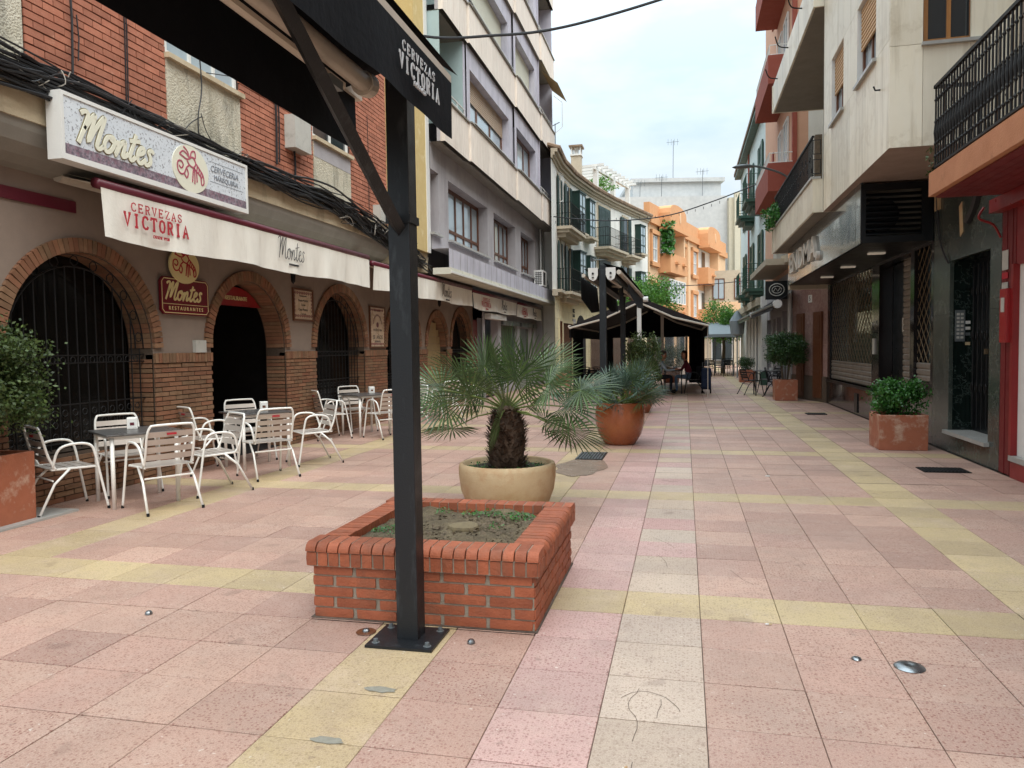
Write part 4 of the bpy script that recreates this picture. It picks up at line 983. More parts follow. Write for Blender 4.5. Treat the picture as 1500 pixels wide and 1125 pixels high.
# ================================================================== LEFT FAR: curved white building
def poly_wall(pts):  # list of plan points -> frames with cumulative length
    out = []
    for a, b in zip(pts, pts[1:]):
        u = Vector((b[0] - a[0], b[1] - a[1])); l = u.length; u /= l
        out.append((Fr(a, (u.x, u.y), (u.y, -u.x)), l))
    return out
curve = [(-5.05, 29.2), (-5.15, 31.5), (-5.0, 34.0), (-4.55, 37.0), (-3.85, 40.2), (-3.0, 43.3), (-2.15, 46.2)]
CWL = poly_wall(curve); WB = thing('curved_building', 'white curved building with dark green shutters and balconies over a beige stone ground floor', 'building', (-4.5, 38, 0))
EZ = 9.25
segS = []; acc = 0
for F, l in CWL: segS.append((acc, acc + l, F)); acc += l
def at(s):
    for a, b, F in segS:
        if s <= b or F is segS[-1][2]: return F, s - a
for a, b, F in segS:
    m_ = MB(F); m_.quad((0, 0, 3.75), (b - a, 0, 3.75), (b - a, 0, EZ), (0, 0, EZ)); m_.build('upper_wall', M['whitewall'], WB)
    holes = []
    m_ = MB(F); m_.quad((0, .1, 0), (b - a, .1, 0), (b - a, .1, 3.55), (0, .1, 3.55)); m_.build('ground_floor_wall', M['beigestone'], WB)
    # stone courses
    g = MB(F)
    for z in [k * .38 for k in range(1, 10)]: g.box(0, b - a, .1, .104, z, z + .008)
    for r_ in range(9):
        q = .3 + .3 * (r_ % 2)
        while q < b - a: g.box(q, q + .008, .1, .104, r_ * .38, r_ * .38 + .38); q += .75
    g.build('stone_joint', M['cornice'], WB, kind='stuff')
    for z0, z1, d in ((3.55, 3.68, .22), (3.68, 3.8, .38)): box('string_course', M['cornice'], WB, F, -.02, b - a + .02, 0, d, z0, z1 - .002)
    for z0, z1, d in ((EZ - .36, EZ - .26, .07), (EZ - .26, EZ - .14, .15), (EZ - .14, EZ, .26)): box('eaves_moulding', M['cornice'], WB, F, -.03, b - a + .03, 0, d, z0, z1 - .002)
    n = int((b - a) / .19)
    for q in range(n):
        m_ = MB(F); s = (q + .5) * (b - a) / n
        m_.tube([(s, .36, EZ + .03), (s, -.6, EZ + .32)], [.085, .085], 6); m_.build('roof_tile', M['rooftile'], WB)
    m_ = MB(F); m_.quad((0, .32, EZ + .0), (b - a, .32, EZ), (b - a, -1.6, EZ + .6), (0, -1.6, EZ + .6)); m_.build('roof', M['rooftile'], WB)
m_ = MB(); m_.box(-10, -5.3, 31.1, 31.3, 0, EZ); m_.build('flank_wall', M['whitewall'], WB)
m_ = MB(); m_.addw([(-5.0, 31.4, 0), (-2.2, 46.2, 0), (-8, 48, 0), (-10, 31.4, 0), (-5.3, 31.4, EZ), (-2.4, 46.2, EZ), (-8, 48, EZ), (-10, 31.4, EZ)], [(4, 5, 6, 7), (1, 2, 6, 5)]); m_.build('roof_deck', M['cornice'], WB)
def shutters(F, s0, s1, z0, z1, openw, arch=0.0, door=True):
    fr = MB(F); fr.box(s0 - .14, s0, .0, .05, z0, z1 + .14); fr.box(s1, s1 + .14, 0, .05, z0, z1 + .14); fr.box(s0, s1, 0, .05, z1, z1 + .14); w = fr.build('window', M['cornice'], WB)
    box('pane', M['glass'], w, F, s0, s1, .01, .03, z0, z1)
    for side in (0, 1):
        sh = MB(F)
        c0, c1 = (s0 - openw, s0 - .02) if side == 0 else (s1 + .02, s1 + openw)
        if openw < .1: c0, c1 = (s0, (s0 + s1) / 2 - .01) if side == 0 else ((s0 + s1) / 2 + .01, s1)
        dd = .34 if openw >= .1 else .04
        sh.box(c0, c1, .05, .09, z0, z1)
        k = z0 + .1
        while k < z1 - .1: sh.box(c0 + .05, c1 - .05, .09, .102, k, k + .03); k += .07
        sh.build('shutter', M['greenwood'], w)
def balcony(F, s0, s1, z, d=.75, m_=None, stone=None, parent=None, h=.95, step=.12):
    m_ = m_ or M['iron']; stone = stone or M['cornice']; parent = parent or WB
    sl_ = MB(F); sl_.box(s0, s1, 0.002, d, z - .12, z); sl_.box(s0 + .1, s1 - .1, 0.002, d - .12, z - .25, z - .122); sl_.box(s0 + .25, s1 - .25, 0.002, d - .3, z - .42, z - .252); b = sl_.build('balcony', stone, parent)
    r = MB(F)
    for zz in (z + .08, z + h * .55, z + h): r.tube([(s0 + .04, .02, zz), (s0 + .04, d - .04, zz), (s1 - .04, d - .04, zz), (s1 - .04, .02, zz)], .014, 5)
    s = s0 + .04
    while s < s1: r.tube([(s, d - .04, z), (s, d - .04, z + h)], .008, 4); s += step
    y = .1
    while y < d - .05:
        for s in (s0 + .04, s1 - .04): r.tube([(s, y, z), (s, y, z + h)], .008, 4)
        y += step
    r.build('railing', m_, b); return b
def bay_window(F, s0, s1, z0, z1, d=.35):
    c = MB(F); t = .06
    for s in (s0, (s0 + s1) / 2 - t / 2, s1 - t): c.box(s, s + t, d - .05, d, z0, z1)
    for z in (z0, z0 + (z1 - z0) * .28, z0 + (z1 - z0) * .64, z1 - .08): c.box(s0, s1, d - .048, d - .002, z, z + .06)
    c.box(s0, s0 + .04, .0, d - .05, z0, z1); c.box(s1 - .04, s1, .0, d - .05, z0, z1); c.box(s0 - .03, s1 + .03, 0, d + .03, z1, z1 + .06)
    w = c.build('bay_window', M['greenwood'], WB); box('pane', M['glassb'], w, F, s0 + .03, s1 - .03, d - .035, d - .02, z0 + .03, z1 - .03)
    b = MB(F); b.box(s0 - .1, s1 + .1, 0, d + .12, z0 - .1, z0); b.box(s0, s1, 0, d - .05, z0 - .2, z0 - .1); b.build('sill', M['cornice'], w)
# openings placed along the curve, upper floor z 6.35, lower floor 3.95
for fl, zf in enumerate((3.82, 6.5)):
    F, o = at(2.2); shutters(F, o - .2, o + .5, zf, zf + 2.1, .42)
    F, o = at(3.9); shutters(F, o - .2, o + .5, zf, zf + 2.1, .4)
    F, o = at(3.2); balcony(F, o - 1.6, o + 1.6, zf, .7)
    F, o = at(5.6); bay_window(F, o - .5, o + .5, zf + .25, zf + 2.05)
    F, o = at(7.3); bay_window(F, o - .5, o + .5, zf + .25, zf + 2.0)
    F, o = at(10.1); shutters(F, o - .95, o + .95, zf, zf + 2.15, .0); 
    F, o = at(10.5); 
    if fl: balcony(F, o - 1.9, o + 1.5, zf, .8)
    F, o = at(13.5); shutters(F, o - .35, o + .35, zf, zf + 2.1, .5)
    if fl: balcony(F, o - .8, o + .9, zf, .7)
    F, o = at(15.6); bay_window(F, o - .45, o + .4, zf + .35, zf + 1.95)
# ground floor openings, lettering and plates
for s, w_, h, kind in ((1.6, .5, 2.6, 'g'), (3.3, .95, 2.55, 'g'), (5.9, .8, 3.0, 'a'), (8.5, 1.2, 2.3, 'g'), (11.5, 1.5, 2.3, 'g'), (14.4, 1.2, 2.3, 'g')):
    F, o = at(s)
    m_ = MB(F)
    if kind == 'a': m_.plate([(o - w_, 0), (o + w_, 0), (o + w_, h - w_)] + [(o + w_ * math.cos(math.pi * k / 10), h - w_ + w_ * math.sin(math.pi * k / 10)) for k in range(1, 10)] + [(o - w_, h - w_)], .101, .112)
    else: m_.box(o - w_, o + w_, .101, .112, .0, h)
    op = m_.build('doorway', M['dark'] if kind == 'a' else M['shutslat'], WB)
    if kind == 'g':
        g = MB(F); k = -w_
        while k < w_:
            g.tube([(o + k, .125, .1), (o + min(k + .08, w_), .125, .5), (o + k, .125, .9), (o + min(k + .08, w_), .125, 1.3), (o + k, .125, 1.7), (o + min(k + .08, w_), .125, 2.1), (o + k, .125, h)], .012, 4); k += .15
        g.build('folding_grille', M['brownwood'], op)
        j = MB(F); j.box(o - w_ - .12, o - w_, .1, .16, 0, h + .12); j.box(o + w_, o + w_ + .12, .1, .16, 0, h + .12); j.box(o - w_, o + w_, .1, .16, h, h + .12); j.build('surround', M['beigestone'], op)
F, o = at(4.75); text('shop_lettering', 'ORO', .22, F, o, 3.15, .11, M['ink'], WB, bold=.01); text('shop_lettering', 'PLATA', .17, F, o, 2.93, .11, M['ink'], WB, bold=.01); box('notice_board', M['greyrender'], WB, F, o - .3, o + .3, .105, .13, 2.45, 2.78)
text('notice_lettering', 'COMPRO', .11, F, o, 2.62, .132, M['white'], WB)
F, o = at(8.0); text('house_number', '3', .3, F, o, 2.95, .11, M['ink'], WB)
# roof terrace: chimney and pergola
ch = thing('chimney', 'square rendered chimney with a small white tiled cap on the curved building', 'chimney', (-5.4, 39, EZ))
MB().box(-5.65, -5.15, 38.7, 39.3, EZ, EZ + 2.05).build('shaft', M['cornice'], ch)
c = MB()
for x in (-5.65, -5.2): 
    for y in (38.7, 39.25): c.box(x, x + .06, y, y + .06, EZ + 2.05, EZ + 2.5)
c.box(-5.7, -5.1, 38.65, 39.35, EZ + 2.05, EZ + 2.12); c.build('cap_posts', M['white'], ch); MB().box(-5.75, -5.05, 38.6, 39.4, EZ + 2.5, EZ + 2.58).build('cap', M['rooftile'], ch); MB().box(-5.5, -5.3, 38.85, 39.15, EZ + 2.12, EZ + 2.5).build('flue', M['white'], ch)
pg = thing('pergola', 'white roof terrace pergola with slatted top behind the curved eaves', 'pergola', (-4.6, 42, EZ))
PG = Fr((-5.6, 40), (0.25, 1), (1, -.25))
for s in (.3, 3.0, 5.6): MB(PG).box(s - .12, s + .12, .9, 1.14, EZ - .2, EZ + 1.55).build('post', M['white'], pg)
MB(PG).box(0, 6.0, .95, 1.1, EZ + 1.55, EZ + 1.72).build('beam', M['white'], pg); MB(PG).box(0, 6.0, -.6, -.45, EZ + 1.55, EZ + 1.72).build('beam', M['white'], pg)
for k in range(9): MB(PG).box(.2 + k * .68, .3 + k * .68, -.9, 1.5, EZ + 1.725, EZ + 1.86).build('rafter', M['white'], pg)
MB(PG).box(0, 6, -.9, -.8, EZ, EZ + 1.2).build('parapet', M['whitewall'], pg)
sl_ = thing('street_lamp', 'street lamp on a short arm fixed to the curved white building', 'street lamp', (-3.7, 38.2, 6.0))
MB().tube([(-3.9, 41, 6.1), (-3.9, 40, 6.1), (-4.1, 35.5, 5.6)], .035, 6).build('arm', M['lampgrey'], sl_)
MB().tube([(-4.1, 35.6, 5.6), (-4.14, 34.6, 5.5)], [.05, .09], 6).build('lamp_head', M['lampgrey'], sl_)

# ================================================================== FAR: orange houses
OF = Fr((-2.1, 46.4), (0.26, 1), (1, -.26)); OB = thing('orange_building', 'orange rendered house with curved gables and deep balconies beyond the curved white building', 'building', (-1, 50, 0))
L = 22
box('wall', M['peach'], OB, OF, 0, L, -8, 0, 0, 9.4)
box('cornice', M['orange'], OB, OF, -.1, L, 0, .2, 8.95, 9.4)
box('parapet', M['orange'], OB, OF, 0, L, -.3, .06, 9.402, 10.2)
for (c, w_) in ((3.9, 1.95), (14.2, 2.1)):
    n = 12; g = MB(OF); g.plate([(c - w_, 8.95)] + [(c + w_, 8.95)] + [(c + w_ * .999 * math.cos(math.pi * k / n), 9.8 + .65 * math.sin(math.pi * k / n) ** .6) for k in range(n + 1)], -.1, .8); g.build('gable', M['orange'], OB)
    box('gable_soffit', M['orange'], OB, OF, c - w_ - .1, c + w_ + .1, 0.1, .95, 8.75, 8.94)
    e = MB(OF); disc(e, c + .3, 9.7, .14, .35, .8, .84, 16); e.build('gable_emblem', M['peach'], OB)
    for z in (6.1, 3.0):
        box('balcony', M['orange'], OB, OF, c - w_, c + w_, 0, .8, z, z + 1.2)
        for q in (-.6, 1.1): box('planter_ledge', M['orange'], OB, OF, c + q - .3, c + q + .3, .8, 1.0, z + .6, z + .72)
        rc = MB(OF); rc.box(c - w_ + .2, c + w_ - .2, .001, .02, z + 1.2, z + 2.65); rc.build('recess', M['whitewall'], OB)
        box('balcony_door', M['glass'], OB, OF, c - .9, c + .1, .02, .05, z + 1.2, z + 2.5)
        box('side_pier', M['peach'], OB, OF, c + w_ - .3, c + w_, 0.02, .7, z + 1.2, z + 2.64)
for c in (1.0, 7.6, 10.9, 18.0):
    for z in (3.6, 6.7):
        window(OB, OF, c - .55, c + .55, z, z + 1.6, .03, M['white'], M['glassb'], nv=1, nh=1, t=.08)
        fr = MB(OF)
        fr.box(c - .8, c - .58, 0, .16, z - .3, z + 1.9); fr.box(c + .58, c + .8, 0, .16, z - .3, z + 1.9); fr.box(c - .8, c + .8, 0, .2, z + 1.65, z + 1.9); fr.box(c - .8, c + .8, 0, .2, z - .3, z - .05); fr.build('window_surround', M['orange'], OB)
for q in range(6): window(OB, OF, 2.0 + q * .64, 2.62 + q * .64, 4.2, 5.7, .7, M['white'], M['glassb'], nv=0, nh=1, t=.07)
box('downpipe', M['peach'], OB, OF, 9.0, 9.12, .02, .12, 0, 9)
vn = MB()
for k in range(500):
    p = OF.p(2.1 + U(-.35, .5), .75 + U(-.5, .15), U(7.2, 9.3)); a = U(.1, .2); v = Vector((U(-1, 1), U(-1, 1), U(-1, 1))).normalized() * a; w_ = v.orthogonal().normalized() * a * .6
    vn.addw([p - v, p + w_, p + v, p - w_], [(0, 1, 2, 3)])
vn.build('climbing_vine', M['fresh'], OB, kind='stuff')
for k in range(7): box('shop_opening', M['glass'], OB, OF, .6 + k * 2.8, 2.6 + k * 2.8, .003, .04, 0, 2.3)
box('shop_band', M['cream'], OB, OF, 0, L, .0, .1, 2.4, 2.95)
M['creamdim'] = mat('dim_cream_render', '#c2bba6', rough=.9, var=.06)
# white tower block beyond
TB = thing('white_tower_block', 'big plain white block with a set back penthouse behind the orange house', 'building', (0, 75, 0))
TF = Fr((-9, 70), (1, .22), (.22, -1))
box('wall', M['towerwhite'], TB, TF, 0, 13.2, -12, 0, 0, 15.3)
box('side_wall', M['creamdim'], TB, TF, 13.2, 17.5, -12, .6, 0, 15.0)
for k in range(4): box('cream_pier', M['creamdim'], TB, TF, 13.6 + k * .95, 14.1 + k * .95, .602, 1.0, 0, 15.4)
for k in range(9): window(TB, TF, 14.25, 14.6, 2 + k * 1.6, 3 + k * 1.6, .62, M['peach'], M['glass'], nv=0, t=.06)
for k in range(9): window(TB, TF, 16.15, 16.45, 2 + k * 1.6, 3 + k * 1.6, .62, M['peach'], M['glass'], nv=0, t=.06)
box('penthouse', M['towerwhite'], TB, TF, 4.7, 13.0, -9, -1.5, 15.3, 16.9); box('penthouse_roof', M['towerwhite'], TB, TF, 4.5, 13.3, -9.2, -1.2, 16.9, 17.25)
for i, (s, h) in enumerate(((8.8, 21.2), (5.2, 16.8), (7.2, 17.3), (11.0, 17.8))):
    a = thing('aerial', ['tall thin television aerial on the white penthouse', 'low television aerial left of the white penthouse', 'low television aerial in front of the white penthouse', 'small television aerial right of the tall one'][i], 'aerial', TF.p(s, -1.0, 15.3))
    zz = 17.25 if i == 0 else 15.3; dd = -3 if i == 0 else -.5
    m_ = MB(TF); m_.tube([(s, dd, zz), (s + .05, dd, h)], .028, 5); m_.build('mast', M['lampgrey'], a)
    m_ = MB(TF); m_.tube([(s - .6, dd, h - .2), (s + .6, dd, h - .1)], .018, 4)
    for q in range(4): m_.tube([(s - .45 + q * .3, dd, h - .45), (s - .45 + q * .3, dd, h + .15)], .012, 4)
    m_.build('antenna', M['lampgrey'], a)
a = thing('aerial', 'thin aerial mast at the far corner of the lilac block', 'aerial', (-5.6, 33, 9)); MB().tube([(-5.5, 33, 9), (-5.5, 33, 11.3)], .02, 5).build('mast', M['lampgrey'], a); MB().tube([(-5.65, 33, 11.2), (-5.3, 33, 11.35)], .02, 4).build('antenna', M['lampgrey'], a)
# street end closing block
EB = thing('brick_end_building', 'low brown building with red shop lettering at the end of the street', 'building', (5, 62, 0))
EF = Fr((1.5, 60), (1, 0), (0, -1)); box('wall', M['cornice'], EB, EF, 0, 9, -5, 0, 0, 7.2); box('sign_band', M['peach'], EB, EF, 0, 9, 0, .1, 3.6, 4.8); text('shop_lettering', 'A3', 1.0, EF, 2.9, 6.2, .05, M['redprint'], EB)
for k in range(5): window(EB, EF, .6 + k * 1.6, 1.5 + k * 1.6, 5.0, 6.6, .02, M['brownwood'], M['glassb'], nv=1, t=.07)
for k in range(4): window(EB, EF, .5 + k * 2.1, 2.1 + k * 2.1, .3, 3.2, .02, M['white'], M['glass'], nv=1, t=.07)
# ================================================================== RIGHT: stone clad building with closed shop and portal
RF = Fr((3.55, 0), (0, 1), (-1, 0))
SB = thing('stone_building', 'cream marble clad building with wooden shutters above a closed black fronted shop', 'building', (3.55, 15, 0))
SP = unit_brick('stone_panel', M['stonepanel'])
def panel(a, b, z0, z1, x0, face='side'):
    if b - a < .02: return
    g = .005
    if face == 'side': inst(SP, 'stone_panel', (x0 + .02, (a + b) / 2, (z0 + z1) / 2), SB, None, (.04, b - a - g, z1 - z0 - g))
    else: inst(SP, 'stone_panel', ((a + b) / 2, x0 + .02, (z0 + z1) / 2), SB, None, (b - a - g, .04, z1 - z0 - g))
XW = 2.45; YF = 10.15
cols = [(10.19, 10.85), (10.85, 11.95), (11.95, 12.92), (12.92, 13.9), (13.9, 14.65)]; rows = [(3.9, 5.22), (5.22, 6.32), (6.32, 7.5)]
rows = rows + [(z0 + 3.6, z1 + 3.6) for z0, z1 in rows]
for ci, (a, b) in enumerate(cols):
    for ri, (z0, z1) in enumerate(rows):
        if ci in (1, 3) and ri % 3 == 1: continue
        if b - a > .9 and ri % 3 != 1: panel(a, (a + b) / 2, z0, z1, XW); panel((a + b) / 2, b, z0, z1, XW)
        else: panel(a, b, z0, z1, XW)
fcols = [(2.45, 2.82), (2.82, 3.34), (3.34, 3.9)]
for ci, (a, b) in enumerate(fcols):
    for ri, (z0, z1) in enumerate(rows):
        if ci == 1 and ri % 3 == 1: continue
        panel(a, b, z0 - (.0 if ri % 3 != 1 else .1), z1 - (.1 if ri % 3 == 0 else 0), YF, 'front')
s_ = MB(); s_.box(XW + .25, 3.9, YF + .2, 14.6, 3.96, 11); s_.build('core_wall', M['plaster'], SB)
s_ = MB(); s_.quad((XW, YF, 3.9), (3.55, YF, 3.9), (3.55, 14.65, 3.9), (XW, 14.65, 3.9)); s_.build('soffit', mat('painted_soffit', '#a08c80', '#8f7d72', rough=.85, stain='#6f625b', sscale=1.6, slo=.55, shi=.8, samt=.5), SB)
s_ = MB(); s_.box(XW, XW + .3, 14.61, 14.65, 3.905, 11); s_.build('wall_end', M['stonepanel'], SB)
XF = Fr((XW, 0), (0, 1), (-1, 0))
for (a, b) in ((10.85, 11.95), (12.92, 13.9)):
    for k in range(2):
        z = 5.22 + 3.6 * k
        rv_ = MB(XF); rv_.quad((b, 0, z), (b, -.28, z), (b, -.28, z + 1.1), (b, 0, z + 1.1)); rv_.quad((a, 0, z), (a, -.28, z), (a, -.28, z + 1.1), (a, 0, z + 1.1)); rv_.quad((a, 0, z + 1.1), (a, -.28, z + 1.1), (b, -.28, z + 1.1), (b, 0, z + 1.1)); rv_.quad((a, 0, z), (b, 0, z), (b, -.28, z), (a, -.28, z)); rv_.build('window_reveal', M['white'], SB)
        w = window(SB, XF, a + .02, b - .02, z + .02, z + 1.08, -.12, M['brownwood'], M['glassb'], nv=1, t=.06, shut=.56, shm=M['tanshutter'])
        box('sill', M['paleslab'], w, XF, a - .04, b + .04, -.05, .05, z - .03, z + .015)
FF = Fr((0, YF), (1, 0), (0, -1))
for k in range(2):
    z = 5.12 + 3.6 * k
    w = window(SB, FF, 2.84, 3.4, z + .02, z + 1.2, -.12, M['oak'], M['glass'], nv=1, t=.05)
    cq = MB(FF); 
    for q in range(6): cq.quad((3.1 + q * .05, -.13 + .02 * (q % 2), z + .05), (3.15 + q * .05, -.13 + .02 * ((q + 1) % 2), z + .05), (3.15 + q * .05, -.13 + .02 * ((q + 1) % 2), z + 1.1), (3.1 + q * .05, -.13 + .02 * (q % 2), z + 1.1))
    cq.build('curtain', M['cream'], w); box('sill', M['paleslab'], w, FF, 2.8, 3.44, -.05, .05, z - .03, z + .01)
MB(XF).tube([(10.6, .0, 4.75), (10.6, .06, 4.75), (10.6, .08, 4.8)], .012, 5).build('wall_hook', M['iron'], SB)
# loggia balconies further along
XB = Fr((2.27, 0), (0, 1), (-1, 0)); Y0, Y1 = 14.7, 21.0
for zb, zt, nm in ((3.9, 4.5, 0), (7.55, 8.25, 1), (11.2, 11.9, 1)):
    n = 11; w_ = (Y1 - Y0) / n
    for k in range(n): inst(SP, 'balcony_panel', (2.29, Y0 + (k + .5) * w_, (zb + zt) / 2), SB, None, (.04, w_ - .006, zt - zb))
    inst(SP, 'balcony_panel', (2.42, Y0 - .02, (zb + zt) / 2), SB, None, (.3, .04, zt - zb)); inst(SP, 'balcony_panel', (2.9, Y1 + .02, (zb + zt) / 2), SB, None, (1.3, .04, zt - zb))
    s_ = MB(); s_.box(2.312, 3.6, Y0 + .003, Y1 - .003, zb + .01, zb + .18); s_.build('balcony_floor', M['greyunder'], SB)
    if nm == 0: box('coping', M['paleslab'], SB, XB, Y0 - .05, Y1 + .05, -.14, .03, zt, zt + .04)
rl = MB(XB); zt = 4.54
rl.box(Y0 + .25, Y1, -.07, -.03, zt + .78, zt + .81); rl.box(Y0 + .25, Y1, -.065, -.035, zt + .08, zt + .1); s = Y0 + .3; k = 0
while s < Y1:
    rl.box(s, s + .014, -.057, -.043, zt, zt + .78)
    if k % 2 == 0: rl.tube([(s + .09 + .05 * math.cos(u), -.05, zt + .2 + .12 * k % .4 + .05 * math.sin(u)) for u in [i * .9 for i in range(8)]], .006, 4); rl.box(s, s + .18, -.055, -.045, zt + .45, zt + .462)
    s += .12; k += 1
rl.build('balcony_railing', M['iron'], SB)
for s in (14.95,): box('railing_post', M['stem'], SB, XB, s - .06, s + .06, -.2, -.08, 4.54, 5.35)
sq = MB(FF); sq.o = None
q = MB(Fr((0, 14.72), (1, 0), (0, -1)))
for (a, b, z0, z1) in ((2.28, 2.42, 4.6, 4.85), (2.28, 2.42, 4.95, 5.2)): q.box(a, b, 0, .012, z0, z0 + .012); q.box(a, b, 0, .012, z1, z1 + .012); q.box(a, a + .012, 0, .012, z0, z1); q.box(b - .012, b, 0, .012, z0, z1)
q.build('end_railing', M['iron'], SB)
for zt in (8.25, 11.9):
    q = MB(XB)
    for s in (16, 18, 20): q = MB(XB); q.tube(smooth_pts([(s, 0, zt - .15), (s, .2, zt - .1), (s - .35, .32, zt - .02)], 4), .014, 5); q.build('clothes_line_arm', M['iron'], SB)
s_ = MB(); s_.box(3.55, 4.6, 14.65, Y1, 4.08, 14.0); s_.build('loggia_back_wall', M['stonepanel'], SB)
s_ = MB(); s_.box(3.9, 9, 9.75, 21.2, 0, 14.0); s_.build('body', M['stonepanel'], SB)
# ---- shop front under the projecting fascia
SHP = thing('closed_shop_front', 'closed shop with polished grey fascia reading ENDMA, folding grilles and black louvre', 'shop front', (3.0, 16, 0))
GF = Fr((2.56, 0), (0, 1), (-1, 0))
for k in range(6):
    a = 12.2 + k * 1.34; inst(unit_brick('fascia_panel', M['fascia']) if k == 0 else fpd, 'fascia_panel', (2.58, a + .67, 3.45), SHP, None, (.04, 1.332, .9))
    if k == 0: fpd = [o for o in SHP.children if o.name.startswith('fascia_panel')][0].data
text('shop_lettering', 'ENDMA,', .62, GF, 17.6, 3.42, .03, M['letter'], SHP, sx=-1, ex=.03, bold=.012, width=1.75)
s_ = MB(); s_.quad((2.56, 12.2, 3.0), (3.55, 12.2, 3.0), (3.55, 20.24, 3.0), (2.56, 20.24, 3.0)); s_.build('fascia_soffit', M['steel'], SHP)
for y in (13.4, 15.6, 17.8): 
    s_ = MB(); s_.box(2.95, 3.2, y, y + .12, 2.97, 2.996); s_.build('downlight', M['downlight'], SHP)
# black louvred end box
s_ = MB(); X0, X1, Z0, Z1 = 2.56, 3.55, 3.0, 3.87
s_.box(X0, X1, 12.16, 12.2, Z1 - .1, Z1); s_.box(X0, X1, 12.16, 12.2, Z0, Z0 + .1); s_.box(X0, X0 + .07, 12.16, 12.2, Z0 + .1, Z1 - .1); s_.box(X1 - .16, X1, 12.16, 12.2, Z0 + .1, Z1 - .1); s_.build('louvre_frame', M['steel'], SHP)
s_ = MB(); s_.box(X0, X1, 12.5, 12.52, Z0, Z1); s_.build('louvre_back', M['greyunder'], SHP)
for k in range(8):
    s_ = MB(); z = Z0 + .13 + k * .08; s_.addw([(X0 + .07, 12.165, z), (X1 - .16, 12.165, z), (X1 - .16, 12.215, z + .045), (X0 + .07, 12.215, z + .045), (X0 + .07, 12.165, z - .012), (X1 - .16, 12.165, z - .012), (X1 - .16, 12.215, z + .033), (X0 + .07, 12.215, z + .033)], [(0, 1, 2, 3), (4, 7, 6, 5), (0, 4, 5, 1), (3, 2, 6, 7)]); s_.build('louvre_slat', M['steel'], SHP)
s_ = MB(Fr((0, 12.3), (1, 0), (0, -1))); disc(s_, 2.86, 3.42, .25, .25, 0, .05, 24); s_.build('fan_housing', M['steel'], SHP)
# lower shop front
W_ = RF
def folding(parent, F, a, b, z0, z1, d, m, pitch=.11):
    g = MB(F); n = int((b - a) / pitch); rowsn = int((z1 - z0) / .11)
    for i in range(n + 1):
        s = a + (b - a) * i / n; sw_ = pitch * .46 * (1 if i % 2 else -1); pts1 = []; pts2 = []
        for k in range(rowsn + 1):
            z = z0 + (z1 - z0) * k / rowsn; e = sw_ if k % 2 else -sw_; pts1.append((s + e, d, z))
        g.tube(pts1, .006, 4, cap=False)
    return g.build('folding_grille', m, parent)
def slats(parent, F, a, b, z0, z1, d, h=.1):
    z = z0
    while z < z1 - .01:
        e = min(h, z1 - z)
        s = MB(F); s.add([(a, d, z), (b, d, z), (b, d + .02, z + e * .25), (a, d + .02, z + e * .25), (a, d + .02, z + e * .8), (b, d + .02, z + e * .8), (b, d, z + e), (a, d, z + e)], [(0, 1, 2, 3), (3, 2, 5, 4), (4, 5, 6, 7)]); s.build('shutter_slat', M['shutslat'], parent); z += e
bw = MB(RF); wall(bw, 12.15, 20.5, 0, 3.0, [(15.85, 20.2, .62, 2.96), (13.3, 15.3, .0, 2.96), (12.25, 13.1, .9, 2.96)], 0, .3); bw.build('black_surround', M['polished'], SHP)
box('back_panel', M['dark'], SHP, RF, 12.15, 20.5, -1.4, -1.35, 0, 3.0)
for k in range(5): box('display_shelf', M['darkwall'], SHP, RF, 16.0 + k * .8, 16.6 + k * .8, -1.2, -.9, .7 + .2 * (k % 2), 1.5 + .3 * (k % 3))
box('window_pane', M['glassg'], SHP, RF, 15.85, 20.2, -.24, -.22, .62, 2.96); box('window_pane', M['glassg'], SHP, RF, 12.25, 13.1, -.24, -.22, .9, 2.96)
folding(SHP, RF, 15.88, 20.15, 1.1, 2.96, -.06, M['gold'], .13); slats(SHP, RF, 15.87, 20.18, .64, 1.1, -.06)
folding(SHP, RF, 12.27, 13.08, 1.2, 2.96, -.06, M['gold']); slats(SHP, RF, 12.27, 13.08, .9, 1.2, -.06)
slats(SHP, RF, 13.35, 14.2, .02, 2.94, -.15); box('door_leaf', M['steel'], SHP, RF, 14.25, 15.28, -.28, -.24, .02, 2.94)
box('entry_keypad', M['boxgrey'], SHP, RF, 14.3, 14.42, -.2, -.17, 1.7, 1.95); box('entry_keypad', M['boxgrey'], SHP, RF, 15.55, 15.68, .002, .03, 1.3, 1.6)
box('vent_frame', M['steel'], SHP, RF, 17.0, 17.3, .003, .02, .05, .45); box('window_sill', M['steel'], SHP, RF, 15.7, 20.3, .003, .08, .57, .62)
# ---- marble portal
wq = unit_brick('portal_panel', M['greenmarble'])
def pq(a, b, z0, z1): inst(wq, 'portal_panel', RF.p((a + b) / 2, -.025, (z0 + z1) / 2), SB, None, (.05, b - a - .004, z1 - z0 - .004))
for z0, z1 in ((0, .85), (.85, 1.9), (1.9, 2.9), (2.9, 3.88)): pq(11.45, 12.14, z0, z1); pq(9.72, 10.05, z0, z1)
for a, b in ((10.05, 10.55), (10.55, 11.0), (11.0, 11.45)): pq(a, b, 2.62, 3.88)
pq(10.05, 11.45, 0, .25)
box('threshold', M['paleslab'], SB, RF, 10.0, 11.5, -.35, .06, .252, .30)
dk = MB(RF); dk.quad((11.45, -.05, .3), (11.45, -.3, .3), (11.45, -.3, 2.62), (11.45, -.05, 2.62)); dk.quad((10.05, -.05, .3), (10.05, -.3, .3), (10.05, -.3, 2.62), (10.05, -.05, 2.62)); dk.quad((10.05, -.05, 2.62), (11.45, -.05, 2.62), (11.45, -.3, 2.62), (10.05, -.3, 2.62)); dk.build('portal_reveal', M['darkmarble'], SB)
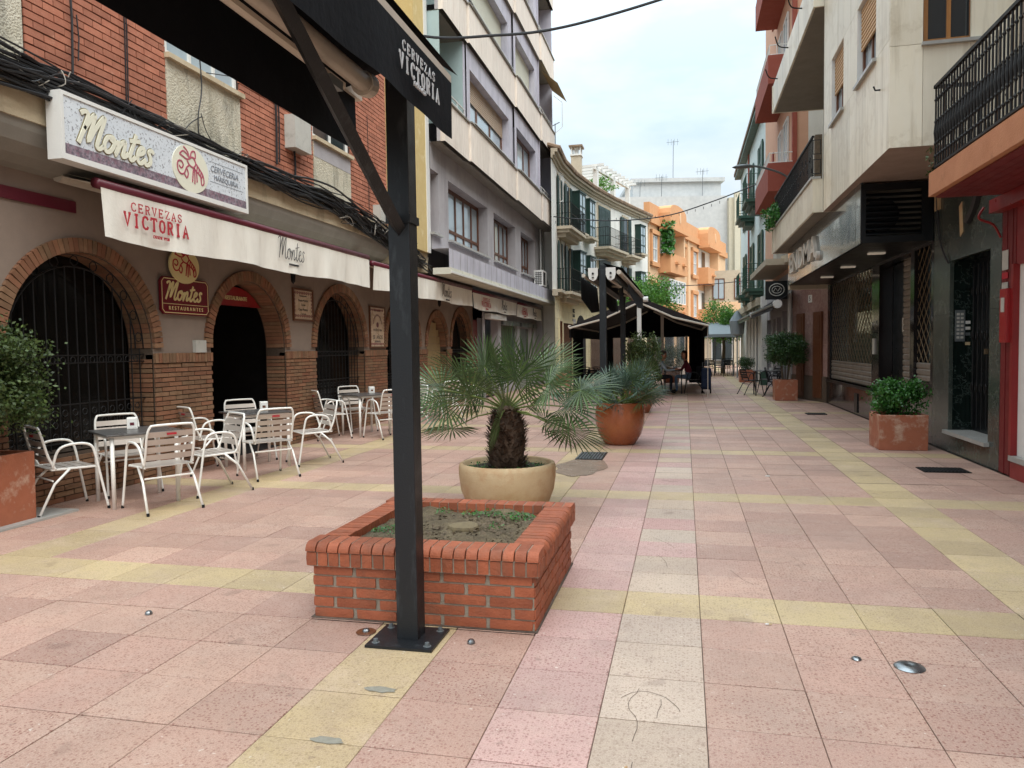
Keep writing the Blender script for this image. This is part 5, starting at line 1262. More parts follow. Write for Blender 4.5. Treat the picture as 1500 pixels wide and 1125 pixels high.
dr = MB(RF); dr.box(10.05, 11.45, -.34, -.3, .3, 2.62); d_ = dr.build('entrance_door', M['steel'], SB)
g = MB(RF)
for k in range(9): g.tube([(10.12 + k * .16, -.28, .35), (10.12 + k * .16, -.28, 2.55)], .009, 5)
for k in range(9):
    for z in (.9, 1.6, 2.2): g.tube([(10.12 + k * .16 + .04 * math.cos(u), -.27, z + .06 * math.sin(u)) for u in [i * .9 for i in range(8)]], .007, 4)
g.box(10.72, 10.78, -.3, -.26, .3, 2.6); g.build('iron_grille', M['iron'], d_); MB(RF).box(10.8, 10.84, -.26, -.22, 1.35, 1.42).build('door_knob', M['gold'], d_)
JF = Fr((0, 11.45), (1, 0), (0, -1))
ip = MB(JF); ip.box(3.62, 3.74, .002, .02, 1.52, 1.95); ip_ = ip.build('intercom', M['lampgrey'], SB)
g = MB(JF)
for i in range(2):
    for j in range(7): g.box(3.635 + i * .05, 3.67 + i * .05, .02, .025, 1.56 + j * .053, 1.59 + j * .053)
g.build('call_button', M['boxgrey'], ip_, kind='stuff')
for i, (z, m_) in enumerate(((1.76, 'white'), (1.68, 'white'), (1.6, 'lampgrey'), (1.47, 'yellow'))): box('sticker', M[m_], SB, JF, 3.75, 3.81, .002, .005, z, z + .04)
g = MB(RF); g.tube(smooth_pts([(12.0, .02, 3.85), (11.9, .03, 3.3), (11.75, .03, 2.9), (11.5, .02, 2.63), (11.45, .01, 2.6)], 5), .014, 5); g.build('black_cable', M['cable'], SB); g = MB(RF)
g.tube(smooth_pts([(10.2, .03, 3.8), (10.25, .04, 3.5), (10.5, .03, 3.2), (10.72, .03, 3.05)], 5), .05, 6); g.build('black_cable', M['cable'], SB)
b_ = MB(RF); b_.plate([(10.95, 2.95), (11.05, 2.9), (11.1, 3.3), (11.0, 3.35)], .003, .012); b_.build('broken_patch', M['claypale'], SB)
box('meter_plate', M['claypale'], SB, RF, 11.85, 12.05, .003, .03, 3.4, 3.75)
tb = MB(RF); tb.box(10.1, 10.25, .01, .1, 3.5, 3.62); tb.build('cable_joint_box', M['boxgrey'], SB)
# ---- granite section turning inwards
GB = Fr((3.55, 20.5), (-.57, 2.1), (-1, -.27)); GL_ = 2.17
gm = unit_brick('granite_panel', M['brownmarble']); yaw = math.atan2(GB.u.y, GB.u.x)
for k in range(4):
    for z0, z1 in ((.66, 1.5), (1.5, 2.3), (2.3, 3.1), (3.1, 3.8)):
        inst(gm, 'granite_panel', GB.p((k + .5) * GL_ / 4, -.02, (z0 + z1) / 2), SB, (0, 0, yaw), (GL_ / 4 - .004, .04, z1 - z0 - .004))
pbm = MB(GB); pbm.box(0, GL_, -.05, .03, 0, .66); pbm.build('pebble_plinth', M['pebble'], SB)
for a, b in ((.25, .75), (1.35, 1.8)):
    d_ = MB(GB); d_.box(a, b, .003, .05, .1, 2.35); d2 = d_.build('timber_door', M['brownwood'], SB)
    g = MB(GB)
    for z in (.2, .95, 1.65): g.box(a + .08, b - .08, .05, .062, z, z + .6)
    g.build('door_panel', M['brownwood'], d2)
pt = MB(GB); pt.box(.9, 1.12, .003, .015, 2.62, 2.82); p_ = pt.build('number_plate', M['white'], SB); text('number', '5', .17, GB, 1.01, 2.72, .017, M['ink'], p_, sx=-1)
MB(GB).tube([(GL_ + .02, .08, .0), (GL_ + .02, .08, 3.4)], .05, 8).build('downpipe', M['white'], SB)
bb = MB(GB); bb.box(0, GL_ + .1, -.3, .3, 3.8, 4.0); bb.build('ledge', M['cornice'], SB)
box('tan_pier', M['cornice'], SB, Fr((2.9, 0), (0, 1), (-1, 0)), 20.24, 20.5, -.6, .3, 2.9, 3.9)

# ================================================================== RIGHT FAR: salmon house, white house
SA = thing('salmon_house', 'salmon house with stacked brick red balconies on the right', 'building', (3, 26, 0))
QF = Fr((2.98, 0), (0, 1), (-1, 0))
box('wall', M['salmon'], SA, QF, 22.6, 30, -.4, 0, 3.6, 18); box('flank_wall', M['whitewall'], SA, QF, 22.6, 23, -8, -.401, 3.6, 17); box('edge_strip', M['redrender'], SA, QF, 22.55, 22.75, -.1, .02, 3.6, 18)
box('body', M['salmon'], SA, QF, 23.0, 30, -8, -.402, 0, 18)
for k in range(5):
    zb = 5.83 + k * 2.98
    bl = MB(QF); bl.box(22.5, 26.4, .003, .68, zb, zb + .78); b = bl.build('balcony', M['redrender'], SA)
    r = MB(QF); zt = zb + .78
    for z in (zt + .28, zt + .02): r.tube([(22.54, .02, z), (22.54, .64, z), (26.36, .64, z), (26.36, .02, z)], .015, 5)
    s = 22.54
    while s < 26.4: r.tube([(s, .64, zt), (s, .64, zt + .28)], .009, 4); s += .12
    for y in (.15, .3, .45): r.tube([(22.54, y, zt), (22.54, y, zt + .28)], .009, 4)
    r.build('railing', M['white'], b)
    window(SA, QF, 23.4, 24.4, zb + .15, zb + 2.3, .01, M['white'], M['glassb'], nv=1, t=.07); window(SA, QF, 24.8, 25.7, zb + .15, zb + 2.3, .01, M['white'], M['glassb'], nv=1, t=.07)
    box('red_trim', M['redrender'], SA, QF, 27.2, 27.6, .003, .04, zb + .4, zb + 2.2)
bw = MB(QF); wall(bw, 22.65, 30, 0, 3.6, [(22.9, 24.8, .1, 2.55), (25.2, 26.2, 0, 2.4), (26.6, 27.4, 0, 2.4), (28, 29.4, .3, 2.4)], 0, .3); bw.build('shop_wall', M['greyrender'], SA)
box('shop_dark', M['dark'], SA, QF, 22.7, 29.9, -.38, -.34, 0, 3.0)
box('column', M['white'], SA, QF, 29.3, 29.75, .005, .2, 0, 3.3); box('column_base', M['greenlight'], SA, QF, 29.28, 29.77, .003, .23, 0, .5)
box('ledge', M['cornice'], SA, QF, 22.4, 27.5, .003, .75, 3.75, 3.92); box('ac_unit', M['boxgrey'], SA, QF, 22.9, 23.7, .1, .4, 3.93, 4.5)
kb = MB(QF); kb.box(22.42, 22.5, .15, .75, 2.78, 3.3); k_ = kb.build('projecting_sign', M['steel'], SA)
KF = Fr((0, 22.4), (1, 0), (0, -1)); g = MB(KF); g.tube([(2.53 + .2 * math.cos(u), .02, 3.05 + .17 * math.sin(u)) for u in [i * .35 for i in range(19)]], .012, 4); g.tube([(2.53 + .13 * math.cos(u), .02, 3.05 + .1 * math.sin(u)) for u in [i * .5 for i in range(13)]], .01, 4); g.tube([(2.44, .02, 3.0), (2.5, .02, 3.1), (2.56, .02, 3.0), (2.62, .02, 3.1)], .01, 4); g.build('round_logo', M['boxgrey'], k_)
for a, b, lab in ((21.8, 28.6, 'long dark shop awning with white end cap on the right'), (29.4, 37.0, 'farther green edged shop awning on the right')):
    t = thing('shop_awning', lab, 'awning', QF.p((a + b) / 2, .4, 2.6))
    v = MB(QF); v.quad((a, .0, 3.0), (b, .0, 3.0), (b, .62, 2.62), (a, .62, 2.62)); v.quad((a, .62, 2.62), (b, .62, 2.62), (b, .63, 2.45), (a, .63, 2.45)); v.build('canvas', M['browncanvas'] if a < 25 else M['greenlight'], t)
    MB(QF).tube([(a, .62, 2.6), (b, .62, 2.6)], .04, 6).build('front_bar', M['lampgrey'], t); MB(QF).tube([(a - .1, .5, 2.62), (a + .12, .5, 2.62)], .12, 10).build('end_cap', M['white'], t)
WHB = thing('white_house', 'white house with green shutters, green balconies and dark eaves at the right', 'building', (3, 36, 0))
box('wall', M['bluewhite'], WHB, QF, 30.02, 43, -6, -.01, 0, 10.6)
bw = MB(QF); bw.add([(30.0, .35, 10.75), (43, .35, 10.75), (43, -3, 11.9), (30.0, -3, 11.9), (30.0, .35, 10.6), (43, .35, 10.6), (43, -3, 10.7), (30.0, -3, 10.7)], [(0, 1, 2, 3), (4, 5, 6, 7), (0, 4, 5, 1), (0, 3, 7, 4)]); bw.build('roof', M['rooftile'], WHB)
box('eaves_trim', M['greenlight'], WHB, QF, 30.0, 43, .0, .3, 10.45, 10.598)
for y in (31.6, 35.5, 39.5):
    for z in (3.75, 7.2):
        window(WHB, QF, y - .45, y + .45, z, z + 2.2, .0, M['greenlight'], M['glassb'], nv=1, nh=2, t=.08)
        for q in (-1, 1): box('shutter', M['greenlight'], WHB, QF, y + q * .7 - .22, y + q * .7 + .22, .02, .07, z, z + 2.2)
        if y < 39: balcony(QF, y - 1.0, y + 1.0, z - .05, .68, M['greenlight'], M['greenlight'], WHB, .95, .14)
box('red_strip', M['redrender'], WHB, QF, 37.2, 37.5, 0, .05, 4, 10.4)
for y in (30.6, 32.0, 33.6, 35.2, 37): box('column', M['white'], WHB, QF, y, y + .55, .0, .15, 0, 3.0)
for y in (31.2, 32.6, 34.3, 36): box('doorway', M['dark'], WHB, QF, y + .05, y + .75, .0, .03, 0, 2.6)
box('cornice', M['cornice'], WHB, QF, 30, 43, 0, .3, 3.0, 3.3)

# ================================================================== RIGHT NEAR: red shop with iron balcony
RS = thing('red_shop_building', 'red boarded shop front under an iron railed orange balcony at the right edge', 'building', (3.55, 7, 0))
XR = 2.70; ZB0, ZB1 = 3.14, 3.42; YE = 9.45
s_ = MB(); s_.box(XR, 3.7, -1, YE, ZB0 + .02, ZB1); s_.build('balcony_slab', M['slaborange'], RS)
rbm = unit_brick('soffit_board', M['redwood'])
for k in range(9): inst(rbm, 'soffit_board', (XR + .06 + (k + .5) * .1, 4.2, ZB0 + .005), RS, None, (.094, 10.4, .02))
box('soffit_trim', M['redpaint'], RS, RF, -1, 9.72, .0, .14, 2.98, 3.13)
rwm = unit_brick('red_board', M['redwood'])
for k in range(5): inst(rwm, 'red_board', RF.p(9.7 - (k + .5) * .075, -.02, 1.5), RS, None, (.05 + .014 * (k % 2), .072, 2.98))
box('white_display', M['white'], RS, RF, 6.0, 9.3, -.12, -.02, .25, 2.35); box('display_sill', M['paleslab'], RS, RF, 6, 9.33, -.1, .05, .19, .249); box('red_plinth', M['redpaint'], RS, RF, 0, 9.33, -.1, .03, 0, .189)
box('red_lintel', M['redpaint'], RS, RF, 0, 9.33, -.1, .0, 2.351, 2.98); box('display_frame', M['redpaint'], RS, RF, 9.28, 9.34, -.02, .045, .25, 2.36)
box('wall', M['plaster'], RS, RF, -1, 9.7, -4, -.13, 0, 12)
br_ = MB(RF); br_.tube(smooth_pts([(9.7, .02, 2.7), (9.7, .1, 2.85), (9.7, .25, 2.93), (9.7, .2, 3.05)], 4), .014, 6); br_.build('scroll_bracket', M['redpaint'], RS)
rb = thing('red_mailbox', 'red metal box with a small glass window on the red boarding beside the portal', 'mailbox', RF.p(9.52, .1, 1.5))
MB(RF).box(9.34, 9.52, .012, .09, 1.5, 2.1).build('body', M['redplastic'], rb, bevel=.008); g = MB(Fr((0, 9.72), (1, 0), (0, -1)))
box('box_window', M['boxgrey'], rb, Fr((3.45, 0), (0, 1), (-1, 0)), 9.38, 9.47, -.009, -.004, 1.84, 2.0)
for i, (z, h) in enumerate(((2.32, .22), (2.22, .07), (2.0, .18))):
    t = MB(RF).box(9.5, 9.66, .012, .018, z, z + h); solo(t, 'notice', M['boxgrey' if i != 1 else 'redprint'], ['grey notice with a black figure high on the red boards', 'narrow red and white sticker between two notices on the red boards', 'lower grey notice just above the red mailbox'][i], 'notice', 'notices on the red boards', origin=RF.p(9.58, .01, z))
# balcony railing with turned bars
rl = MB(); zr = ZB1
rl.box(XR + .03, XR + .07, -1, YE - .03, zr + .93, zr + .965); rl.box(XR + .03, XR + .07, -1, YE - .03, zr + .04, zr + .065); rl.box(XR + .03, 3.5, YE - .07, YE - .03, zr + .93, zr + .965); rl.box(XR + .03, 3.5, YE - .07, YE - .03, zr + .04, zr + .065)
rl.build('railing_rail', M['iron'], RS)
bb = MB(); bb.lathe([(.010, 0), (.010, .12), (.019, .14), (.010, .16), (.010, .26), (.018, .28), (.013, .30), (.022, .40), (.013, .50), (.018, .52), (.010, .54), (.010, .74), (.019, .76), (.010, .78), (.010, .9)], (0, 0, 0), 7)
tmp = bb.build('baluster', M['iron']); bm_ = tmp.data; bpy.data.objects.remove(tmp)
y = YE - .05
while y > 3.6: inst(bm_, 'baluster', (XR + .05, y, zr + .04), RS); y -= .084
x = XR + .14
while x < 3.5: inst(bm_, 'baluster', (x, YE - .05, zr + .04), RS); x += .088
me_ = MB(Fr((XR + .09, 0), (0, 1), (-1, 0)))
for k in range(90):
    a = 3.5 + k * .066; me_.tube([(a, 0, zr + .05), (a + .0, 0, zr + .92)], .003, 3, cap=False)
for k in range(0): me_.tube([(3.4, 0, zr + .08 + k * .066), (YE - .1, 0, zr + .08 + k * .066)], .002, 3, cap=False)
me_.build('wire_mesh', M['stem'], RS, kind='stuff')
lf = MB()
for k in range(70):
    p = Vector((XR + .02 + U(-.06, .1), YE + U(-.05, .12), ZB1 + U(-.02, .3))); v = Vector((U(-1, 1), U(-1, 1), U(-1, 1))) * .022; w_ = v.orthogonal().normalized() * .014; lf.addw([p - v, p + w_, p + v, p - w_], [(0, 1, 2, 3)])
solo(lf, 'creeping_plant', M['box'], 'small wisp of plant at the outer corner of the iron balcony', 'plant', kind=None, origin=(XR, YE, ZB1))
# ================================================================== double awning on black posts (near one)
def post(parent, x, y, z1, w=.115, plate=True):
    MB().box(x - w / 2, x + w / 2, y - w / 2, y + w / 2, .012, z1).build('post', M['postblack'], parent, bevel=.004)
    if plate:
        p = MB(); p.box(x - .19, x + .17, y - .17, y + .13, 0.002, .014); b = p.build('base_plate', M['postblack'], parent)
        for a, c in ((-.15, -.12), (.13, -.12), (-.15, .09), (.13, .09)):
            m = MB(); m.lathe([(0.0, .034), (.012, .032), (.014, .016), (.022, .014), (.022, .012)], (x + a, y + c, 0), 8); m.build('bolt', M['lampgrey'], b)
NC = thing('double_awning', 'near black post with retracted black awnings reading CERVEZAS VICTORIA, standing against the brick planter', 'awning stand', (-1.41, 3.67, 0))
PX_, PY_ = -1.41, 3.67
post(NC, PX_, PY_, 2.98)
def beamY(name, x0, x1, y0, y1, z0, z1, m, parent): return MB().box(x0, x1, y0, y1, z0, z1).build(name, m, parent)
col = MB(); col.box(PX_ - .066, PX_ + .066, PY_ - .066, PY_ + .066, 2.16, 2.2); col.build('collar', M['postblack'], NC)
br = MB(); br.tube([(PX_, PY_ - .03, 2.12), (PX_, 2.62, 2.72), (PX_ , 2.2, 2.96)], .036, 4); br.build('brace', M['postblack'], NC)
beamY('centre_beam', PX_ - .05, PX_ + .05, -3, PY_ + .05, 2.98, 3.08, M['postblack'], NC)
YN = -2.5
for sx, zb in ((-1, 2.79), (1, 2.78)):
    MB().tube([(PX_ + sx * .13, YN, zb + .05), (PX_ + sx * .13, PY_ - .1, zb + .05)], .045, 10).build('roller_tube', M['alu'], NC, smooth=True)
    MB().tube([(PX_ + sx * .19, YN, zb + .0), (PX_ + sx * .19, 3.4, zb + .0)], .022, 6).build('folding_arm', M['alu'], NC)
    MB().tube([(PX_ + sx * .14, 3.6, zb + .06), (PX_ + sx * .14, 3.52, zb + .05)], .06, 14).build('end_cap', M['alu'], NC)
# right front bar with printed valance
RX, LX = -1.17, -1.76
MB().box(RX - .02, RX + .025, YN, 3.70, 2.845, 2.895).build('front_bar', M['alu'], NC)
MB().box(LX - .025, LX + .02, YN, 3.95, 2.90, 2.945).build('front_bar', M['alu'], NC)
NF = Fr((RX + .026, 0), (0, 1), (1, 0)); v = MB(NF); valance(v, NF, YN, 3.66, .012, 2.845, 2.565, .013, 90, .006); v.build('right_valance', M['blackcanvas'], NC, smooth=True)
NL = Fr((LX, 0), (0, 1), (1, 0)); v = MB(NL); valance(v, NL, YN, 3.9, .0, 2.90, 2.61, .006, 60, .004); v.build('left_valance', M['blackcanvas'], NC, smooth=True)
rf = MB()
for sx, X in ((1, RX + .03), (-1, LX - .03)): rf.addw([(PX_, YN, 3.12), (PX_, 3.8, 3.12), (X, 3.8, 2.93), (X, YN, 2.93)], [(0, 1, 2, 3)])
rf.build('canvas_roof', M['blackcanvas'], NC)
rf = MB(); rf.addw([(LX, YN, 2.905), (PX_ - .05, YN, 2.985), (PX_ - .05, 3.75, 2.985), (LX, 3.75, 2.905)], [(0, 1, 2, 3)]); rf.build('rolled_canvas', M['blackcanvas'], NC)
lt = MB(NF); slab(lt, 'CERVEZAS', 3.15, 2.765, .038, .032, .021, .0065, .026, .029); slab(lt, 'VICTORIA', 3.16, 2.695, .058, .043, .022, .0125, .026, .029); lt.build('white_lettering', M['whiteprint'], NC)
text('small_lettering', 'DESDE 1928', .028, NF, 3.15, 2.65, .027, M['whiteprint'], NC)
cm_ = MB(); cm_.tube([(-1.6, 3.0, 2.83), (-1.56, 3.02, 2.76), (-1.53, 3.1, 2.72)], .018, 6); cm_.box(-1.56, -1.5, 3.08, 3.2, 2.69, 2.73); cm_.build('awning_bracket', M['lampgrey'], NC)
# second awning stand
N2 = thing('double_awning', 'second awning stand on two thin black posts with white end cassettes, behind the round pots', 'awning stand', (-1.41, 13.4, 0))
post(N2, -1.41, 13.4, 2.88, .12, False); post(N2, -1.44, 18.2, 2.92, .12, False)
MB().box(-1.46, -1.36, 13.4, 20.2, 2.88, 2.96).build('centre_beam', M['postblack'], N2)
for sx in (-1, 1):
    c = MB(Fr((-1.41, 13.28), (1, 0), (0, -1))); x0 = sx * .07; x1 = sx * .24
    c.plate([(x0, 2.9), (x0, 2.77), (x0 + sx * .03, 2.7), ((x0 + x1) / 2, 2.67), (x1 - sx * .02, 2.71), (x1, 2.78), (x1, 2.9)], 0, .05); c.build('end_cassette', M['white'], N2)
    c = MB(Fr((-1.41, 13.22), (1, 0), (0, -1))); disc(c, sx * .155, 2.8, .02, .02, 0, .01, 10); disc(c, sx * .155, 2.73, .02, .012, 0, .01, 10); c.build('cassette_bolt', M['ink'], N2)
    MB().box(-1.41 + sx * .155 - .07, -1.41 + sx * .155 + .07, 13.33, 20.0, 2.7, 2.86).build('cassette_body', M['postblack'], N2)
MB().tube([(-1.12, 13.3, 2.82), (-1.08, 20.0, 2.82)], .045, 6).build('front_bar', M['alu'], N2)
MB().tube([(-1.74, 13.3, 2.78), (-1.74, 20.0, 2.78)], .035, 6).build('front_bar', M['alu'], N2)
for x, zb, y0, y1 in ((-1.8, 2.28, 13.4, 16.0), (-1.2, 2.2, 14.3, 15.2), (-1.08, 2.5, 15.0, 20.0), (-1.74, 2.45, 16.0, 20)):
    v = MB(); v.quad((x, y0, 2.76), (x, y1, 2.76), (x + .04, y1, zb - .02), (x + .03, (y0 + y1) / 2, zb - .1), (x, y0, zb + .1)); v.build('hanging_canvas', M['blackcanvas'], N2)
v = MB(); v.quad((-1.74, 13.4, 2.9), (-1.1, 13.4, 2.9), (-1.08, 20, 2.9), (-1.74, 20, 2.9)); v.quad((-1.41, 13.4, 3.0), (-1.06, 13.4, 2.9), (-1.06, 20, 2.9), (-1.41, 20, 3.0)); v.build('canvas_roof', M['blackcanvas'], N2)
for k in range(4): MB().tube([(-1.3, 13.5 + k * 1.4, 2.72), (-1.15, 14.1 + k * 1.4, 2.62), (-1.35, 14.6 + k * 1.4, 2.68)], .022, 5).build('folding_arm', M['alu'], N2)
# third: open double awning with dark side curtains and clear end sheet
N3 = thing('terrace_canopy', 'open dark brown terrace canopy with sloping wings, side curtains and a clear end sheet', 'canopy', (-1.3, 26, 0))
YA, YB = 22.0, 30.5; RXr, RZ = -1.28, 2.93; XL, XR_ = -3.32, .66; ZE = 2.13
for sx, X in ((-1, XL), (1, XR_)):
    v = MB(); n = 8
    for i in range(n):
        a, b = i / n, (i + 1) / n
        def pt(t, y, up_=0): return (RXr + (X - RXr) * t, y, RZ + (ZE - RZ) * t - .05 * math.sin(math.pi * t) + up_)
        v.quad(pt(a, YA), pt(b, YA), pt(b, YB), pt(a, YB))
    v.build('wing_canvas', M['browncanvas'], N3, smooth=True)
    MB().tube([(RXr + sx * .12, YA + .15, RZ - .08), ((RXr + X) / 2, YA + .3, (RZ + ZE) / 2 - .12), (X, YA + .15, ZE - .03)], .035, 6).build('folding_arm', M['alu'], N3)
    MB().tube([(RXr + sx * .12, YB - 1, RZ - .08), ((RXr + X) / 2, YB - 1, (RZ + ZE) / 2 - .12), (X, YB - 1, ZE - .03)], .035, 6).build('folding_arm', M['alu'], N3)
    MB().tube([(RXr, YA - .03, RZ - .16), ((RXr + X) / 2, YA - .03, (RZ + ZE) / 2 - .21), (X, YA - .03, ZE - .06)], .03, 6).build('edge_bar', M['alu'], N3)
    v = MB(); v.quad((RXr, YA, RZ), (X, YA, ZE), (X, YA, ZE - .07), ((RXr + X) / 2, YA, (RZ + ZE) / 2 - .2), (RXr, YA, RZ - .17)); v.build('edge_flap', M['browncanvas'], N3)
    MB().tube([(X, YA, ZE), (X, YB, ZE)], .04, 6).build('front_bar', M['alu'], N3)
    v = MB(); v.quad((X, YA, ZE - .01), (X, YB, ZE - .01), (X, YB, 1.80), (X, YA, 1.80)); v.build('valance', M['blackcanvas'], N3)
    cvs = MB(); yy = YB - 2.2 if sx > 0 else YA + 1.0
    for k in range(14): cvs.quad((X + sx * (.04 - .06 * (k % 2)), yy + k * .15, ZE - .1), (X + sx * (.04 - .06 * ((k + 1) % 2)), yy + (k + 1) * .15, ZE - .1), (X + sx * (.04 - .06 * ((k + 1) % 2)), yy + (k + 1) * .15, .06), (X + sx * (.04 - .06 * (k % 2)), yy + k * .15, .06))
    cvs.build('side_curtain', M['blackcanvas'], N3)
    MB().tube([(X - sx * .02, YA + .1, ZE), (X - sx * .02, YA + .1, .02)], .011, 6).build('support_rod', M['alu'] if sx > 0 else M['postblack'], N3)
    v = MB(); e = X - sx * .5; 
    for k in range(5): v.quad((X - sx * k * .1, YB + .04 * (k % 2), 1.95), (X - sx * (k + 1) * .1, YB + .04 * ((k + 1) % 2), 1.95), (X - sx * (k + 1) * .1, YB + .04 * ((k + 1) % 2), .05), (X - sx * k * .1, YB + .04 * (k % 2), .05))
    v.build('end_curtain', M['blackcanvas'], N3)
v = MB(); v.addw([(XL, YB, 1.86), (XR_, YB, 1.86), (XR_, YB, ZE), (RXr, YB, RZ), (XL, YB, ZE)], [(0, 1, 2, 3, 4)]); v.build('end_gable', M['blackcanvas'], N3)
MB().box(-.9, .1, YB - .02, YB - .01, .3, 1.86).build('clear_sheet', M['clear'], N3)
MB().box(.02, .1, YB - .05, YB - .02, .02, 1.9).build('white_strip', M['white'], N3)
MB().box(RXr - .06, RXr + .06, YA + .02, YA + .14, .0, 2.98).build('post', M['white'], N3)
MB().box(RXr + .5, RXr + .6, YA + 3.6, YA + 3.7, 1.2, 2.7).build('inner_post', M['alu'], N3)
MB().tube([(RXr + .12, YA - .02, 2.86), (RXr + .26, YA - .02, 2.86)], .08, 10).build('end_cap', M['white'], N3)
MB().box(RXr - .2, RXr + .2, YA, YB, 2.9, 2.98).build('centre_beam', M['blackcanvas'], N3)

# ================================================================== brick planter
BP = thing('brick_planter', 'low square red brick planter with rounded brick rim and weedy soil, foreground centre', 'planter', (-1.42, 4.52, 0))
bx0, bx1, by0, by1 = -2.07, -.78, 3.86, 5.16
def worn_brick(name, m, seed):
    st_ = random.Random(seed); bm = bmesh.new(); bmesh.ops.create_cube(bm, size=1.0)
    bmesh.ops.subdivide_edges(bm, edges=bm.edges[:], cuts=1, use_grid_fill=True)
    for v in bm.verts:
        k = sum(abs(c) > .49 for c in v.co)
        if k == 3: v.co *= st_.uniform(.955, .995)
        elif k == 2: v.co *= st_.uniform(.975, 1.0)
        elif k == 1: v.co *= st_.uniform(.992, 1.008)
    me = bpy.data.meshes.new(name); bm.to_mesh(me); bm.free(); me.materials.append(m); return me
PBS = [worn_brick('planter_brick', M['brick'], s) for s in range(9)]
core = MB()
for e_, z0_, z1_ in ((.007, 0, .302), (-.021, .303, .384), (.012, .385, .4335)):
    w2 = .142 if z0_ == 0 else .144
    core.box(bx0 + e_, bx1 - e_, by0 + e_, by0 + w2, z0_, z1_); core.box(bx0 + e_, bx1 - e_, by1 - w2, by1 - e_, z0_, z1_); core.box(bx0 + e_, bx0 + w2, by0 + w2, by1 - w2, z0_, z1_); core.box(bx1 - w2, bx1 - e_, by0 + w2, by1 - w2, z0_, z1_)
core.build('mortar_core', M['mortar'], BP)
def bevbrick(name, m, e=.004):
    bm = bmesh.new(); bmesh.ops.create_cube(bm, size=1.0); me = bpy.data.meshes.new(name); bm.to_mesh(me); bm.free(); me.materials.append(m); return me
for side in range(4):
    # each side's frame: s along, outward n
    F, Ls = [(Fr((bx0, by0), (1, 0), (0, -1)), bx1 - bx0), (Fr((bx1, by0), (0, 1), (1, 0)), by1 - by0), (Fr((bx1, by1), (-1, 0), (0, 1)), bx1 - bx0), (Fr((bx0, by1), (0, -1), (-1, 0)), by1 - by0)][side]
    yaw = math.atan2(F.u.y, F.u.x)
    for c in range(5):
        z = .033 + c * .0605; s = -.12 if c % 2 else .0
        s0 = 0.002 if side % 2 == 0 else .12
        while s < Ls - .01:
            a, b = max(s, 0.0), min(s + .248, Ls)
            if b - a > .04: inst(random.choice(PBS), 'brick', F.p((a + b) / 2, -.05 + U(-.0015, .0015), z + U(-.001, .001)), BP, (U(-.004, .004), U(-.004, .004), yaw), (b - a - .010, .1 + .004, .0505))
            s += .2585
    # header course (upright short bricks) and rounded rim bricks
    n = 20 if side % 2 == 0 else 20; w = (Ls + .05) / n
    for k in range(n):
        s = -.025 + (k + .5) * w
        inst(random.choice(PBS), 'header_brick', F.p(s, -.06 + U(-.002, .002), .345), BP, (0, 0, yaw), (w - .009, .18, .075))
rimm = MB(); prof = []
for i in range(7): a = math.pi / 2 * i / 6; prof.append((-.03 + .03 * math.sin(a) - .0, .385 + .052 - .03 + .03 * math.cos(a)))
sec = [(-.18, .385), (-.18, .437)] + [(-.045 + .05 * math.sin(t), .387 + .05 * math.cos(t)) for t in [math.pi / 2 * i / 6 for i in range(7)]]
n = len(sec); rimm.addw([(-.5, y, z) for y, z in sec] + [(.5, y, z) for y, z in sec], [tuple(range(n)), tuple(range(2 * n - 1, n - 1, -1))] + [(i, (i + 1) % n, n + (i + 1) % n, n + i) for i in range(n)])
t_ = rimm.build('rim_brick', M['brick']); RIM = t_.data; bpy.data.objects.remove(t_)
for side in range(4):
    F, Ls = [(Fr((bx0, by0), (1, 0), (0, -1)), bx1 - bx0), (Fr((bx1, by0), (0, 1), (1, 0)), by1 - by0), (Fr((bx1, by1), (-1, 0), (0, 1)), bx1 - bx0), (Fr((bx0, by1), (0, -1), (-1, 0)), by1 - by0)][side]
    # profile's +y is inward->outward; frame (u, -n) keeps a proper rotation
    full = side % 2 == 0
    a0 = -.03 if full else .151; a1 = Ls + .03 if full else Ls - .151; n = 20 if full else 15; w = (a1 - a0) / n
    for k in range(n):
        s = a0 + (k + .5) * w; mm = Matrix((F.u, F.n, Vector((0, 0, 1)))).transposed()
        o = inst(RIM, 'rim_brick', F.p(s, .03 + U(-.0015, .0015), U(-.0015, .0015)), BP)
        if mm.determinant() > 0: o.rotation_euler = mm.to_euler()
        else: o.rotation_euler = Matrix((-F.u, F.n, Vector((0, 0, 1)))).transposed().to_euler()
        o.scale = (w - .008, 1, 1)
    # thin dark strip around the foot of the planter
dl = MB(); dl.box(bx0 - .012, bx1 + .012, by0 - .012, by1 + .012, .0015, .007); dl.build('dark_seam', M['joint'], BP)
so_ = MB(); n = 16; b0 = len(so_.v)
for i in range(n + 1):
    for j in range(n + 1):
        so_.v.append(Vector((bx0 + .13 + (bx1 - bx0 - .26) * i / n, by0 + .13 + (by1 - by0 - .26) * j / n, .385 + U(-.01, .012) + .02 * math.sin(i * .7) * math.sin(j * .5))))
for i in range(n):
    for j in range(n): so_.f.append((i * (n + 1) + j, (i + 1) * (n + 1) + j, (i + 1) * (n + 1) + j + 1, i * (n + 1) + j + 1))
so_.build('soil', M['soil'], BP, smooth=True)
st = MB(); st.lathe([(0, .414), (.07, .414), (.095, .409), (.1, .395), (.1, .37)], (-1.36, 4.5, 0), 9, .08); st.build('flat_stone', mat('dusty_stone', '#77694f', rough=.95, stain='#5b5040', sscale=20), BP)
